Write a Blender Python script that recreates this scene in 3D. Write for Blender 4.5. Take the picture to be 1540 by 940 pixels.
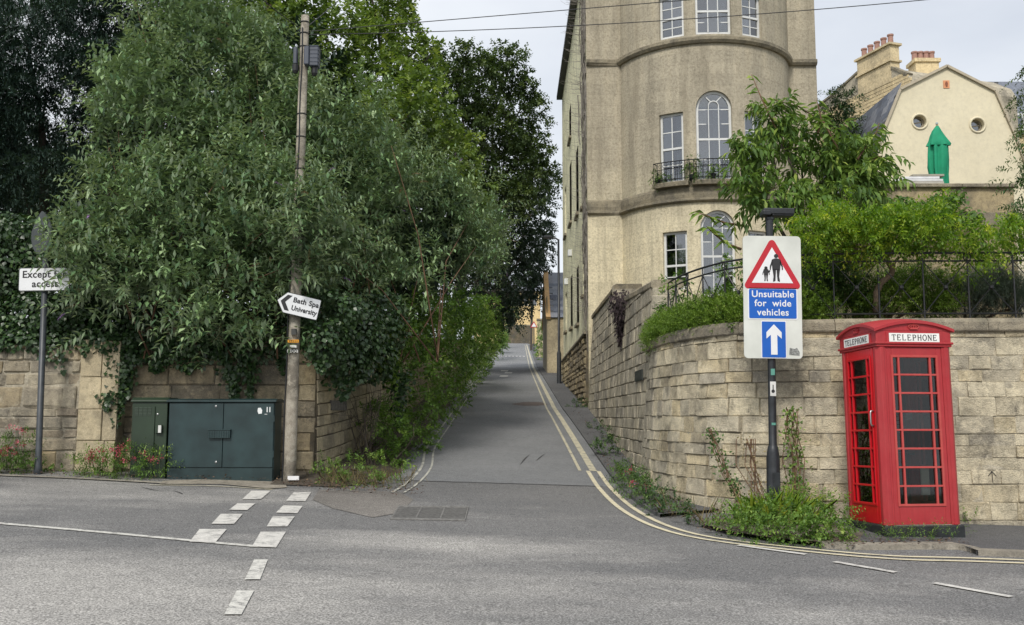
import bpy, bmesh, math, random
import numpy as np
from mathutils import Vector, Matrix

for o in list(bpy.data.objects):
    bpy.data.objects.remove(o)
SC = bpy.context.scene
COL = SC.collection
R = math.radians
rnd = random.Random(7)
nrg = np.random.default_rng(11)

# ------------------------------------------------------------------ camera
FPX, HOR = 1450.0, 155.0            # focal length in photo pixels, horizon below the picture centre
CAMZ = 1.585
PITCH = math.atan(HOR / FPX)
cd = bpy.data.cameras.new("camera")
cd.sensor_width = 36.0
cd.lens = 36.0 * FPX / 1540.0
cd.clip_end = 2000.0
cam = bpy.data.objects.new("camera", cd)
cam.location = (0, 0, CAMZ)
cam.rotation_euler = (math.pi / 2 + PITCH, 0, 0)
COL.objects.link(cam)
SC.camera = cam

# ------------------------------------------------------------------ sky, sun, exposure
SUN_EL, SUN_AZ = R(46), R(196)      # azimuth clockwise from +Y (away from the camera)
w = bpy.data.worlds.new("World")
SC.world = w
w.use_nodes = True
nt = w.node_tree
nt.nodes.clear()
N, L = nt.nodes.new, nt.links.new
out = N("ShaderNodeOutputWorld")
bg = N("ShaderNodeBackground")
bg.inputs["Strength"].default_value = 0.1
sky = N("ShaderNodeTexSky")
sky.sky_type = 'NISHITA'
sky.sun_disc = False
sky.sun_elevation = SUN_EL
sky.sun_rotation = SUN_AZ
sky.air_density = 1.2
sky.dust_density = 3.0
tc = N("ShaderNodeTexCoord")
mp = N("ShaderNodeMapping")
mp.inputs["Scale"].default_value = (1.0, 1.0, 2.4)
mp.inputs["Location"].default_value = (3.1, 0.4, 0.7)
n1 = N("ShaderNodeTexNoise")
n1.inputs["Scale"].default_value = 2.0
n1.inputs["Detail"].default_value = 6.0
n1.inputs["Roughness"].default_value = 0.5
cr = N("ShaderNodeValToRGB")
cr.color_ramp.elements[0].position = 0.30
cr.color_ramp.elements[0].color = (3.5, 3.75, 4.2, 1)
cr.color_ramp.elements[1].position = 0.68
cr.color_ramp.elements[1].color = (5.3, 5.45, 5.65, 1)
mx = N("ShaderNodeMix")
mx.data_type = 'RGBA'
mx.inputs[0].default_value = 0.9
L(tc.outputs["Generated"], mp.inputs["Vector"])
L(mp.outputs["Vector"], n1.inputs["Vector"])
L(n1.outputs["Fac"], cr.inputs["Fac"])
L(sky.outputs["Color"], mx.inputs[6])
L(cr.outputs["Color"], mx.inputs[7])
L(mx.outputs[2], bg.inputs["Color"])
L(bg.outputs["Background"], out.inputs["Surface"])

sd = bpy.data.lights.new("sun", 'SUN')
sd.energy = 1.5
sd.angle = R(14)
sd.color = (1.0, 0.955, 0.88)
sun = bpy.data.objects.new("sun", sd)
_sd = Vector((math.sin(SUN_AZ) * math.cos(SUN_EL), math.cos(SUN_AZ) * math.cos(SUN_EL), math.sin(SUN_EL)))
sun.rotation_euler = (-_sd).to_track_quat('-Z', 'Y').to_euler()
sun.location = (0, -20, 40)
COL.objects.link(sun)

SC.view_settings.view_transform = 'Standard'
SC.view_settings.look = 'None'
SC.view_settings.exposure = 0.9
SC.view_settings.gamma = 1.0
SC.view_settings.use_curve_mapping = False
SC.cycles.max_bounces = 6
SC.cycles.diffuse_bounces = 3
SC.cycles.glossy_bounces = 3
SC.cycles.transmission_bounces = 4
SC.cycles.transparent_max_bounces = 12
SC.cycles.use_denoising = True


# ------------------------------------------------------------------ helpers
def lin(c):
    c /= 255.0
    return c / 12.92 if c <= 0.04045 else ((c + 0.055) / 1.055) ** 2.4


def S(r, g, b):
    return (lin(r), lin(g), lin(b))


def ray(u, v):
    x, y = (u - 770.0) / FPX, (470.0 - v) / FPX
    return Vector((x, math.cos(PITCH) - y * math.sin(PITCH), math.sin(PITCH) + y * math.cos(PITCH)))


def at(u, v, Y):
    d = ray(u, v)
    return Vector((0, 0, CAMZ)) + d * (Y / d.y)


def pz(u, v, z):
    d = ray(u, v)
    return Vector((0, 0, CAMZ)) + d * ((z - CAMZ) / d.z)


def softplus(t):
    return t if t > 20 else math.log1p(math.exp(t))


def ground(x, y):
    """height of the carriageway: a slightly tilted main street, then a lane climbing the hill"""
    k = 0.9
    g = 0.03 * y + 0.063 * softplus((y - 15.7) / k) * k - 0.055 * softplus((y - 150) / 4.0) * 4.0
    xx = max(-16.0, min(16.0, x))
    return g - 0.03 * xx * (1.0 if y < 16 else max(0.25, 1 - (y - 16) / 20))


def gp(u, v, dz=0.0):
    d = ray(u, v)
    lo, hi = 1.0, 400.0
    prev = 2.0
    Y = 2.0
    while Y < 400:
        p = Vector((0, 0, CAMZ)) + d * (Y / d.y)
        if p.z <= ground(p.x, p.y):
            lo, hi = prev, Y
            break
        prev = Y
        Y *= 1.03
    for _ in range(40):
        m = (lo + hi) / 2
        p = Vector((0, 0, CAMZ)) + d * (m / d.y)
        if p.z <= ground(p.x, p.y):
            hi = m
        else:
            lo = m
    p.z = ground(p.x, p.y) + dz
    return p


ORG = {}


def worg(o):
    return ORG.get(o.name, Vector((0, 0, 0)))


class MB:
    def __init__(self):
        self.v, self.f = [], []

    def add(self, vs, fs):
        o = len(self.v)
        self.v += [tuple(p) for p in vs]
        self.f += [tuple(i + o for i in q) for q in fs]
        return self

    def box(self, c, h, M=None):
        c = Vector(c)
        vs = []
        for sx in (-1, 1):
            for sy in (-1, 1):
                for sz in (-1, 1):
                    p = Vector((sx * h[0], sy * h[1], sz * h[2]))
                    vs.append(c + (M @ p if M is not None else p))
        return self.add(vs, [(0, 1, 3, 2), (4, 6, 7, 5), (0, 4, 5, 1), (2, 3, 7, 6), (0, 2, 6, 4), (1, 5, 7, 3)])

    def bx(self, x0, x1, y0, y1, z0, z1):
        return self.box(((x0 + x1) / 2, (y0 + y1) / 2, (z0 + z1) / 2), (abs(x1 - x0) / 2, abs(y1 - y0) / 2, abs(z1 - z0) / 2))

    def tube(self, pts, r, n=8, caps=True):
        pts = [Vector(p) for p in pts]
        rs = r if isinstance(r, (list, tuple)) else [r] * len(pts)
        o = len(self.v)
        a = None
        for i, p in enumerate(pts):
            t = (pts[min(i + 1, len(pts) - 1)] - pts[max(i - 1, 0)]).normalized()
            if a is None:
                a = t.orthogonal().normalized()
            a = (a - t * a.dot(t))
            if a.length < 1e-5:
                a = t.orthogonal()
            a.normalize()
            b = t.cross(a)
            for k in range(n):
                q = 2 * math.pi * k / n
                self.v.append(tuple(p + (a * math.cos(q) + b * math.sin(q)) * rs[i]))
        for i in range(len(pts) - 1):
            for k in range(n):
                k2 = (k + 1) % n
                self.f.append((o + i * n + k, o + i * n + k2, o + (i + 1) * n + k2, o + (i + 1) * n + k))
        if caps:
            self.f.append(tuple(o + k for k in reversed(range(n))))
            self.f.append(tuple(o + (len(pts) - 1) * n + k for k in range(n)))
        return self

    def bar(self, a, b, wx, wy, up=(0, 0, 1)):
        """rectangular bar from a to b"""
        a, b = Vector(a), Vector(b)
        t = (b - a).normalized()
        u = Vector(up)
        if abs(t.dot(u)) > 0.99:
            u = Vector((0, 1, 0))
        s = t.cross(u).normalized()
        q = s.cross(t)
        M = Matrix((s, t, q)).transposed()
        return self.box((a + b) / 2, (wx / 2, (b - a).length / 2, wy / 2), M)

    def prism(self, poly, d0, d1, fn):
        """poly of (a,b); fn(a,b,d) -> point; closed solid between depths d0 and d1"""
        n = len(poly)
        vs = [fn(a, b, d0) for a, b in poly] + [fn(a, b, d1) for a, b in poly]
        fs = [tuple(range(n)), tuple(range(2 * n - 1, n - 1, -1))]
        fs += [(i, n + i, n + (i + 1) % n, (i + 1) % n) for i in range(n)]
        return self.add(vs, fs)

    def lathe(self, prof, c=(0, 0, 0), n=16):
        o = len(self.v)
        for r, z in prof:
            for k in range(n):
                q = 2 * math.pi * k / n
                self.v.append((c[0] + r * math.cos(q), c[1] + r * math.sin(q), c[2] + z))
        for i in range(len(prof) - 1):
            for k in range(n):
                k2 = (k + 1) % n
                self.f.append((o + i * n + k, o + i * n + k2, o + (i + 1) * n + k2, o + (i + 1) * n + k))
        self.f.append(tuple(o + k for k in reversed(range(n))))
        self.f.append(tuple(o + (len(prof) - 1) * n + k for k in range(n)))
        return self

    def build(self, name, mat, parent=None, smooth=False, bevel=0.0, local=False, seg=1):
        me = bpy.data.meshes.new(name)
        vs = np.array(self.v, dtype=float)
        if parent is not None:
            og = worg(parent)
        elif local:
            og = Vector((0, 0, 0))
        else:
            lo, hi = vs.min(0), vs.max(0)
            og = Vector(((lo[0] + hi[0]) / 2, (lo[1] + hi[1]) / 2, lo[2]))
        if not local:
            vs = vs - np.array(og)
        me.from_pydata(vs.tolist(), [], self.f)
        bm = bmesh.new()
        bm.from_mesh(me)
        bmesh.ops.recalc_face_normals(bm, faces=bm.faces)
        bm.to_mesh(me)
        bm.free()
        if smooth:
            me.shade_smooth()
        me.materials.append(mat)
        o = bpy.data.objects.new(name, me)
        COL.objects.link(o)
        if parent is not None:
            o.parent = parent
        elif not local:
            o.location = og
        ORG[o.name] = Vector(og) if not local else Vector((0, 0, 0))
        if bevel:
            b = o.modifiers.new("bevel", 'BEVEL')
            b.width = bevel
            b.segments = seg
            b.limit_method = 'ANGLE'
        return o


def thing(name, label, cat, loc=(0, 0, 0), rot=(0, 0, 0), group=None):
    o = bpy.data.objects.new(name, None)
    o.empty_display_size = 0.3
    o.location = loc
    o.rotation_euler = rot
    COL.objects.link(o)
    ORG[o.name] = Vector(loc)
    return tag(o, label, cat, group)


def tag(o, label, cat, group=None):
    o["label"] = label
    o["category"] = cat
    if group:
        o["group"] = group
    return o


def struct(o):
    o["kind"] = "structure"
    return o


def stuff(o):
    o["kind"] = "stuff"
    return o


# ------------------------------------------------------------------ materials
MATS = {}


def nodes_of(name):
    m = bpy.data.materials.new(name)
    m.use_nodes = True
    t = m.node_tree
    p = t.nodes["Principled BSDF"]
    return m, t, p


def noise(t, scale, detail=4.0, rough=0.55, vec=None, stretch=None, obj=False):
    n = t.nodes.new("ShaderNodeTexNoise")
    n.inputs["Scale"].default_value = scale
    n.inputs["Detail"].default_value = detail
    n.inputs["Roughness"].default_value = rough
    if vec is None:
        if obj:
            g = t.nodes.new("ShaderNodeTexCoord")
            vec = g.outputs["Object"]
        else:
            g = t.nodes.new("ShaderNodeNewGeometry")
            vec = g.outputs["Position"]
    if stretch:
        mpn = t.nodes.new("ShaderNodeMapping")
        mpn.inputs["Scale"].default_value = stretch
        t.links.new(vec, mpn.inputs["Vector"])
        vec = mpn.outputs["Vector"]
    t.links.new(vec, n.inputs["Vector"])
    return n


def ramp(t, fac, stops):
    c = t.nodes.new("ShaderNodeValToRGB")
    e = c.color_ramp.elements
    while len(e) > 1:
        e.remove(e[0])
    e[0].position = stops[0][0]
    e[0].color = (*stops[0][1], 1)
    for p, col in stops[1:]:
        k = e.new(p)
        k.color = (*col, 1)
    t.links.new(fac, c.inputs["Fac"])
    return c


def mix(t, fac, a, b, mode='MIX'):
    m = t.nodes.new("ShaderNodeMix")
    m.data_type = 'RGBA'
    m.blend_type = mode
    for sock, val in ((0, fac), (6, a), (7, b)):
        if hasattr(val, "is_output") or hasattr(val, "links"):
            t.links.new(val, m.inputs[sock])
        elif sock == 0:
            m.inputs[0].default_value = val
        else:
            m.inputs[sock].default_value = (*val, 1)
    return m.outputs[2]


def bump(t, p, h, strength=0.3, dist=0.02):
    b = t.nodes.new("ShaderNodeBump")
    b.inputs["Strength"].default_value = strength
    b.inputs["Distance"].default_value = dist
    t.links.new(h, b.inputs["Height"])
    t.links.new(b.outputs["Normal"], p.inputs["Normal"])


def m_plain(name, col, rough=0.5, metal=0.0, var=0.12, scale=6.0, spec=0.5, bmp=0.0):
    if name in MATS:
        return MATS[name]
    m, t, p = nodes_of(name)
    n = noise(t, scale, 5)
    lo = tuple(c * (1 - var) for c in col)
    hi = tuple(min(1, c * (1 + var)) for c in col)
    c = ramp(t, n.outputs["Fac"], [(0.3, lo), (0.7, hi)])
    t.links.new(c.outputs["Color"], p.inputs["Base Color"])
    p.inputs["Roughness"].default_value = rough
    p.inputs["Metallic"].default_value = metal
    p.inputs["Specular IOR Level"].default_value = spec
    if bmp:
        nb = noise(t, scale * 8, 4)
        bump(t, p, nb.outputs["Fac"], bmp, 0.01)
    MATS[name] = m
    return m


def m_stone(name, cols, stain=(0.10, 0.095, 0.085), stain_amt=0.5, bmp=0.6, moss=0.0, per_object=True, grain=1.0, orange=0.0, mott=0.75):
    """weathered stone; each block draws its own colour from cols"""
    m, t, p = nodes_of(name)
    if per_object:
        oi = t.nodes.new("ShaderNodeObjectInfo")
        fac = oi.outputs["Random"]
    else:
        fac = noise(t, 0.8, 3).outputs["Fac"]
    k = len(cols)
    base = ramp(t, fac, [((i + 0.5) / k if per_object else 0.3 + 0.4 * i / max(1, k - 1), c) for i, c in enumerate(cols)]).outputs["Color"]
    g1 = noise(t, 9, 6, 0.65)
    base = mix(t, mott, base, ramp(t, g1.outputs["Fac"], [(0.28, (0.55, 0.53, 0.5)), (0.5, (0.95, 0.95, 0.95)), (0.75, (1.2, 1.18, 1.12))]).outputs["Color"], 'MULTIPLY')
    g2 = noise(t, 1.3, 8, 0.68)
    f2 = ramp(t, g2.outputs["Fac"], [(0.43, (0, 0, 0)), (0.63, (stain_amt,) * 3)])
    base = mix(t, f2.outputs["Color"], base, stain)
    g6 = noise(t, 4.2, 10, 0.78)
    f6 = ramp(t, g6.outputs["Fac"], [(0.52, (0, 0, 0)), (0.62, (stain_amt * 0.9,) * 3)])
    base = mix(t, f6.outputs["Color"], base, tuple(min(1, c * 1.15 + .02) for c in cols[0]))
    g7 = noise(t, 6.0, 9, 0.8, stretch=(1, 1, 0.6))
    f7 = ramp(t, g7.outputs["Fac"], [(0.56, (0, 0, 0)), (0.66, (stain_amt,) * 3)])
    base = mix(t, f7.outputs["Color"], base, tuple(c * .8 for c in stain))
    g3 = noise(t, 60, 3, 0.7)
    sp = ramp(t, g3.outputs["Fac"], [(0.3, (0.6, 0.6, 0.6)), (0.5, (1, 1, 1)), (0.72, (1.25, 1.25, 1.25))])
    base = mix(t, 0.6 * grain, base, sp.outputs["Color"], 'MULTIPLY')
    if orange:
        g5 = noise(t, 3.1, 5, 0.7)
        f5 = ramp(t, g5.outputs["Fac"], [(0.6, (0, 0, 0)), (0.72, (orange,) * 3)])
        base = mix(t, f5.outputs["Color"], base, S(196, 150, 80))
    if moss:
        g4 = noise(t, 2.2, 6, 0.7)
        f4 = ramp(t, g4.outputs["Fac"], [(0.55, (0, 0, 0)), (0.75, (moss,) * 3)])
        base = mix(t, f4.outputs["Color"], base, (0.05, 0.075, 0.025))
    t.links.new(base, p.inputs["Base Color"])
    p.inputs["Roughness"].default_value = 0.9
    p.inputs["Specular IOR Level"].default_value = 0.15
    ad = t.nodes.new("ShaderNodeMath")
    ad.operation = 'ADD'
    t.links.new(g1.outputs["Fac"], ad.inputs[0])
    t.links.new(g3.outputs["Fac"], ad.inputs[1])
    bump(t, p, ad.outputs[0], bmp, 0.025)
    MATS[name] = m
    return m


def m_asphalt(name, base, speck, patch, rough=0.85, speck_scale=75.0, light=None):
    m, t, p = nodes_of(name)
    a = noise(t, 0.55, 5, 0.6)
    col = mix(t, ramp(t, a.outputs["Fac"], [(0.35, (0, 0, 0)), (0.68, (1, 1, 1))]).outputs["Color"], base, patch)
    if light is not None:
        # paler asphalt in long streaks along the street, strongest near and left
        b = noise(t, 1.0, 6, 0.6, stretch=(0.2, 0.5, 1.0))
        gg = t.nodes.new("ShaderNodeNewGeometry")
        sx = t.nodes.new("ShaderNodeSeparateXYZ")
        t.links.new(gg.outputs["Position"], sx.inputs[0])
        mr = t.nodes.new("ShaderNodeMapRange")      # paler towards the near side of the street
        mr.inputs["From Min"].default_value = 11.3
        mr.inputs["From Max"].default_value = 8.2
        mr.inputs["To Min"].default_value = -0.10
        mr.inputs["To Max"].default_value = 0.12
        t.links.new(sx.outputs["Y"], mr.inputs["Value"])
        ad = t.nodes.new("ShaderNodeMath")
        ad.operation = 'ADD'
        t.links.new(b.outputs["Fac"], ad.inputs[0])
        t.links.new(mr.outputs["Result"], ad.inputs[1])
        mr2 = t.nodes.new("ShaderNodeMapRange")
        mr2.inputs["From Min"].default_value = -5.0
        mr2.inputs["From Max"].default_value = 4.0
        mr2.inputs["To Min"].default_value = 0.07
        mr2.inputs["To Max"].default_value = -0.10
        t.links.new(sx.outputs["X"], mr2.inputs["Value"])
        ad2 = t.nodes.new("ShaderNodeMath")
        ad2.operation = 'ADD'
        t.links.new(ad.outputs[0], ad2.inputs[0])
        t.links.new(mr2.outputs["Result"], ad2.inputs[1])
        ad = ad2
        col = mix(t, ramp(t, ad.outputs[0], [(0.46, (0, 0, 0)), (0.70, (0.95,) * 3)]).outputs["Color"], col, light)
    s1 = noise(t, speck_scale, 2, 0.8)
    s1f = ramp(t, s1.outputs["Fac"], [(0.36, (0.5,) * 3), (0.5, (1.0,) * 3), (0.64, speck)])
    col = mix(t, 1.0, col, s1f.outputs["Color"], 'MULTIPLY')
    s2 = noise(t, 9, 5, 0.7)
    col = mix(t, 0.5, col, ramp(t, s2.outputs["Fac"], [(0.3, (0.72,) * 3), (0.7, (1.2,) * 3)]).outputs["Color"], 'MULTIPLY')
    t.links.new(col, p.inputs["Base Color"])
    p.inputs["Roughness"].default_value = rough
    p.inputs["Specular IOR Level"].default_value = 0.3
    bump(t, p, s1.outputs["Fac"], 0.5, 0.012)
    MATS[name] = m
    return m


def m_paint(name, col, under, wear=0.5, scale=7.0):
    """worn road paint: thin where traffic has rubbed it to the asphalt"""
    m, t, p = nodes_of(name)
    a = noise(t, scale, 8, 0.75)
    f = ramp(t, a.outputs["Fac"], [(0.42 - 0.22 * (1 - wear), (0.12,) * 3), (0.52 - 0.22 * (1 - wear), (0.75,) * 3), (0.66 - 0.2 * (1 - wear), (1, 1, 1))])
    c = mix(t, f.outputs["Color"], under, col)
    b = noise(t, 90, 2, 0.7)
    c = mix(t, 0.6, c, ramp(t, b.outputs["Fac"], [(0.3, (0.6,) * 3), (0.6, (1.05,) * 3)]).outputs["Color"], 'MULTIPLY')
    t.links.new(c, p.inputs["Base Color"])
    p.inputs["Roughness"].default_value = 0.8
    MATS[name] = m
    return m


def m_glass(name, tint=(0.6, 0.65, 0.68), refl=0.14, clear=0.6, vary=0.10):
    """flat window glass: part clear, part mirror"""
    m = bpy.data.materials.new(name)
    m.use_nodes = True
    t = m.node_tree
    t.nodes.clear()
    o = t.nodes.new("ShaderNodeOutputMaterial")
    tr = t.nodes.new("ShaderNodeBsdfTransparent")
    tr.inputs["Color"].default_value = (*tint, 1)
    gl = t.nodes.new("ShaderNodeBsdfGlossy")
    gl.inputs["Roughness"].default_value = 0.03
    g = noise(t, 1.5, 2)
    b = t.nodes.new("ShaderNodeBump")
    b.inputs["Strength"].default_value = 0.06
    t.links.new(g.outputs["Fac"], b.inputs["Height"])
    t.links.new(b.outputs["Normal"], gl.inputs["Normal"])
    fr = t.nodes.new("ShaderNodeFresnel")
    fr.inputs["IOR"].default_value = 1.5
    ad = t.nodes.new("ShaderNodeMath")
    ad.operation = 'ADD'
    ad.inputs[1].default_value = refl
    oi = t.nodes.new("ShaderNodeObjectInfo")       # every pane sits at its own angle and is a little more or less dirty
    vm = t.nodes.new("ShaderNodeMath")
    vm.operation = 'MULTIPLY_ADD'
    vm.inputs[1].default_value = vary
    t.links.new(oi.outputs["Random"], vm.inputs[0])
    t.links.new(fr.outputs["Fac"], vm.inputs[2])
    t.links.new(vm.outputs[0], ad.inputs[0])
    ms = t.nodes.new("ShaderNodeMixShader")
    t.links.new(ad.outputs[0], ms.inputs[0])
    t.links.new(tr.outputs[0], ms.inputs[1])
    t.links.new(gl.outputs[0], ms.inputs[2])
    t.links.new(ms.outputs[0], o.inputs["Surface"])
    MATS[name] = m
    return m


def m_leaf(name, stops, under=None, trans=0.3, rough=0.5, spec=0.35):
    """leaf colour from each leaf's own 'shade' value; paler underside; lets light through"""
    m, t, p = nodes_of(name)
    a = t.nodes.new("ShaderNodeAttribute")
    a.attribute_name = "shade"
    c = ramp(t, a.outputs["Fac"], stops).outputs["Color"]
    if under is not None:
        g = t.nodes.new("ShaderNodeNewGeometry")
        c = mix(t, g.outputs["Backfacing"], c, under)
    t.links.new(c, p.inputs["Base Color"])
    p.inputs["Roughness"].default_value = rough
    p.inputs["Specular IOR Level"].default_value = spec
    tl = t.nodes.new("ShaderNodeBsdfTranslucent")
    c2 = mix(t, 1.0, c, (1.25, 1.35, 0.55), 'MULTIPLY')
    t.links.new(c2, tl.inputs["Color"])
    ms = t.nodes.new("ShaderNodeMixShader")
    ms.inputs[0].default_value = trans
    t.links.new(p.outputs[0], ms.inputs[1])
    t.links.new(tl.outputs[0], ms.inputs[2])
    t.links.new(ms.outputs[0], t.nodes["Material Output"].inputs["Surface"])
    MATS[name] = m
    return m


ASPH = (0.132, 0.131, 0.13)
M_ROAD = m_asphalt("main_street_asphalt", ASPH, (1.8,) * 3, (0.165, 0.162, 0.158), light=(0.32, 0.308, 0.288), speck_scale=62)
M_LANE = m_asphalt("lane_asphalt", (0.178, 0.182, 0.186), (1.4,) * 3, (0.22, 0.223, 0.225), speck_scale=110)
M_FOOT = m_asphalt("footway_asphalt", (0.09, 0.09, 0.092), (1.6,) * 3, (0.12, 0.12, 0.12))
M_PATCH = m_asphalt("patch_asphalt", (0.118, 0.117, 0.116), (1.5,) * 3, (0.142, 0.14, 0.137))
M_WHITE = m_paint("white_road_paint", S(212, 209, 202), ASPH, 0.72, 7)
M_WHITEW = m_paint("worn_white_road_paint", S(212, 210, 202), (0.16, 0.155, 0.15), 0.8, 14)
M_YELL = m_paint("cream_yellow_road_paint", S(214, 204, 174), ASPH, 0.36)
M_YELLW = m_paint("worn_yellow_road_paint", S(204, 196, 168), (0.15, 0.15, 0.15), 0.8)
M_LINEL = m_paint("broken_pale_line", S(196, 194, 182), (0.12, 0.12, 0.12), 0.85, 3.0)
M_SOIL = m_plain("soil", (0.075, 0.062, 0.045), 0.95, var=0.5, scale=14, bmp=0.8)
M_CONC = m_stone("weathered_concrete", [S(165, 158, 145), S(150, 143, 130)], stain_amt=0.5, per_object=False, bmp=0.5)
M_WALL_R = m_stone("garden_wall_stone", [S(214, 203, 176), S(220, 209, 182), S(204, 193, 168), S(218, 202, 166), S(194, 185, 164), S(214, 204, 180), S(206, 192, 160), S(186, 178, 160)], stain_amt=0.62, bmp=1.0)
M_WALL_LN = m_stone("lane_wall_stone", [S(196, 187, 166), S(186, 178, 160), S(176, 168, 150), S(192, 184, 166), S(202, 192, 168), S(166, 160, 146)], stain_amt=0.6, bmp=0.8)
M_WALL_L = m_stone("boundary_wall_stone", [S(182, 172, 150), S(170, 161, 143), S(200, 180, 142), S(164, 156, 140), S(186, 174, 150), S(158, 145, 126), S(176, 166, 146)], stain_amt=0.6, bmp=0.9)
M_QUOIN = m_stone("pale_ashlar", [S(200, 186, 156), S(190, 176, 146), S(205, 192, 164)], stain_amt=0.45, bmp=0.5)
M_MORTAR = m_stone("mortar", [S(196, 187, 166), S(168, 160, 142)], stain_amt=0.6, per_object=False, bmp=0.7)
M_DARKMORT = m_stone("dark_wall_core", [S(120, 110, 92), S(92, 84, 70)], stain_amt=0.8, per_object=False, bmp=1.0, moss=0.5)
M_COPE = m_stone("coping_stone", [S(160, 150, 130), S(146, 138, 122), S(170, 160, 140)], stain_amt=0.75, bmp=0.9, moss=0.25)
M_COPE_O = m_stone("lichen_coping", [S(150, 138, 112), S(140, 130, 110)], stain_amt=0.6, bmp=0.9, orange=0.8)


# ------------------------------------------------------------------ setting: ground, streets, markings
def sheet(name, xs, ys, dz, mat, inside=None):
    mb = MB()
    idx = {}
    for j, y in enumerate(ys):
        for i, x in enumerate(xs):
            idx[i, j] = len(mb.v)
            mb.v.append((x, y, ground(x, y) + dz))
    for j in range(len(ys) - 1):
        for i in range(len(xs) - 1):
            mb.f.append((idx[i, j], idx[i + 1, j], idx[i + 1, j + 1], idx[i, j + 1]))
    return struct(mb.build(name, mat, smooth=True))


def frange(a, b, s):
    n = max(1, int(round(abs(b - a) / s)))
    return [a + (b - a) * i / n for i in range(n + 1)]


gx = [-900, -400, -180, -90, -50, -30] + frange(-20, 20, 1.0) + [30, 50, 90, 180, 400, 900]
gy = [-500, -200, -90, -50, -30, -20] + frange(-15, 30, 0.75) + frange(32, 160, 4) + [180, 220, 300, 450, 700, 1100]
sheet("ground", gx, gy, -0.06, m_plain("hillside_grass", (0.06, 0.075, 0.03), 0.95, var=0.5, scale=3, bmp=0.6))
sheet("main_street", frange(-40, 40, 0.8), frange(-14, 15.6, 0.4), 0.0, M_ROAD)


def chain(pts, step=0.35):
    """resample a list of (x,y) as a smooth Catmull-Rom line"""
    P = [Vector((p[0], p[1])) for p in pts]
    P = [P[0] * 2 - P[1]] + P + [P[-1] * 2 - P[-2]]
    o = []
    for i in range(1, len(P) - 2):
        n = max(2, int((P[i + 1] - P[i]).length / step))
        for k in range(n):
            t = k / n
            a, b, c, d = P[i - 1], P[i], P[i + 1], P[i + 2]
            o.append(0.5 * ((2 * b) + (c - a) * t + (2 * a - 5 * b + 4 * c - d) * t * t + (3 * b - a - 3 * c + d) * t ** 3))
    o.append(P[-2])
    return o


def strip(name, line, wdt, dz, mat, off=0.0, taper=None, parent=None):
    """flat ribbon on the carriageway along a plan line"""
    mb = MB()
    n = len(line)
    for i, p in enumerate(line):
        t = (line[min(i + 1, n - 1)] - line[max(i - 1, 0)]).normalized()
        nn = Vector((-t.y, t.x))
        ww = wdt if taper is None else wdt * taper(i / (n - 1))
        for k in (-0.5, 0.5):
            q = p + nn * (off + k * ww)
            mb.v.append((q.x, q.y, ground(q.x, q.y) + dz))
    for i in range(n - 1):
        mb.f.append((2 * i, 2 * i + 1, 2 * i + 3, 2 * i + 2))
    return mb.build(name, mat, parent)


# lane carriageway: left edge X about -1.85, right edge about 1.2, from the seam up the hill, then bending left
def lane_left(y):
    return -1.86 + 0.0006 * (y - 15) + 0.012 * max(0, y - 60) - 0.02 * max(0, y - 132) ** 1.4


def lane_right(y):
    return 1.32 + 0.0095 * max(0, y - 60) - 0.02 * max(0, y - 132) ** 1.4


mb = MB()
ys = frange(15.55, 30, 0.4) + frange(30.6, 150, 0.8)[1:]
for y in ys:
    a, b = lane_left(y) - 0.25, lane_right(y) + 0.6
    for k in range(9):
        x = a + (b - a) * k / 8
        mb.v.append((x, y, ground(x, y) + 0.004))
for j in range(len(ys) - 1):
    for k in range(8):
        mb.f.append((j * 9 + k, j * 9 + k + 1, (j + 1) * 9 + k + 1, (j + 1) * 9 + k))
struct(mb.build("lane", M_LANE, smooth=True))


def g2(u, v):
    p = gp(u, v)
    return Vector((p.x, p.y))


yl_in = [Vector((lane_right(y) - 0.1, y)) for y in frange(130, 30, 2.0)] + [g2(840, 632), g2(866, 677), g2(886, 712), g2(903, 737), g2(935, 767), g2(985, 793), g2(1060, 812), g2(1200, 829), g2(1350, 842), g2(1540, 848)]
yl = chain(yl_in + [yl_in[-1] + Vector((4, -0.35)), yl_in[-1] + Vector((16, -1.0))], 0.3)
cut = next(i for i, p in enumerate(yl) if p.y < 17.6)
marks = []
marks.append(struct(strip("yellow_line", yl[cut:], 0.07, 0.009, M_YELL)))
marks.append(struct(strip("yellow_line", yl[cut:], 0.07, 0.009, M_YELL, off=0.19)))
marks.append(struct(strip("yellow_line", yl[:cut + 1], 0.055, 0.011, M_YELLW, off=-0.14)))
struct(strip("gutter_line", yl[:cut + 1], 0.125, 0.011, M_YELLW, off=0.10))
ll = chain([g2(590, 741), g2(612, 727), g2(634, 703)] + [Vector((lane_left(y) + 0.10, y)) for y in frange(20, 90, 4)], 0.35)
struct(strip("edge_line", ll, 0.045, 0.011, M_LINEL))
struct(strip("edge_line", ll, 0.035, 0.011, M_LINEL, off=-0.17))
# white edge dash and lane divider dashes on the right
for a, b in (((1110, 821), (1212, 835)), ((1255, 846), (1347, 862)), ((1405, 878), (1521, 899))):
    struct(strip("white_line", chain([g2(*a), g2(*b)]), 0.085, 0.010, M_WHITE))


def quad_mark(name, pts, mat, dz=0.010):
    P = [g2(*p) for p in pts]
    mb = MB()
    n = 4
    for i in range(n + 1):
        for j in range(n + 1):
            s, t = i / n, j / n
            q = P[0] * (1 - s) * (1 - t) + P[1] * s * (1 - t) + P[2] * s * t + P[3] * (1 - s) * t
            mb.v.append((q.x, q.y, ground(q.x, q.y) + dz))
    for i in range(n):
        for j in range(n):
            a = i * (n + 1) + j
            mb.f.append((a, a + 1, a + n + 2, a + n + 1))
    return struct(mb.build(name, mat))


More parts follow.
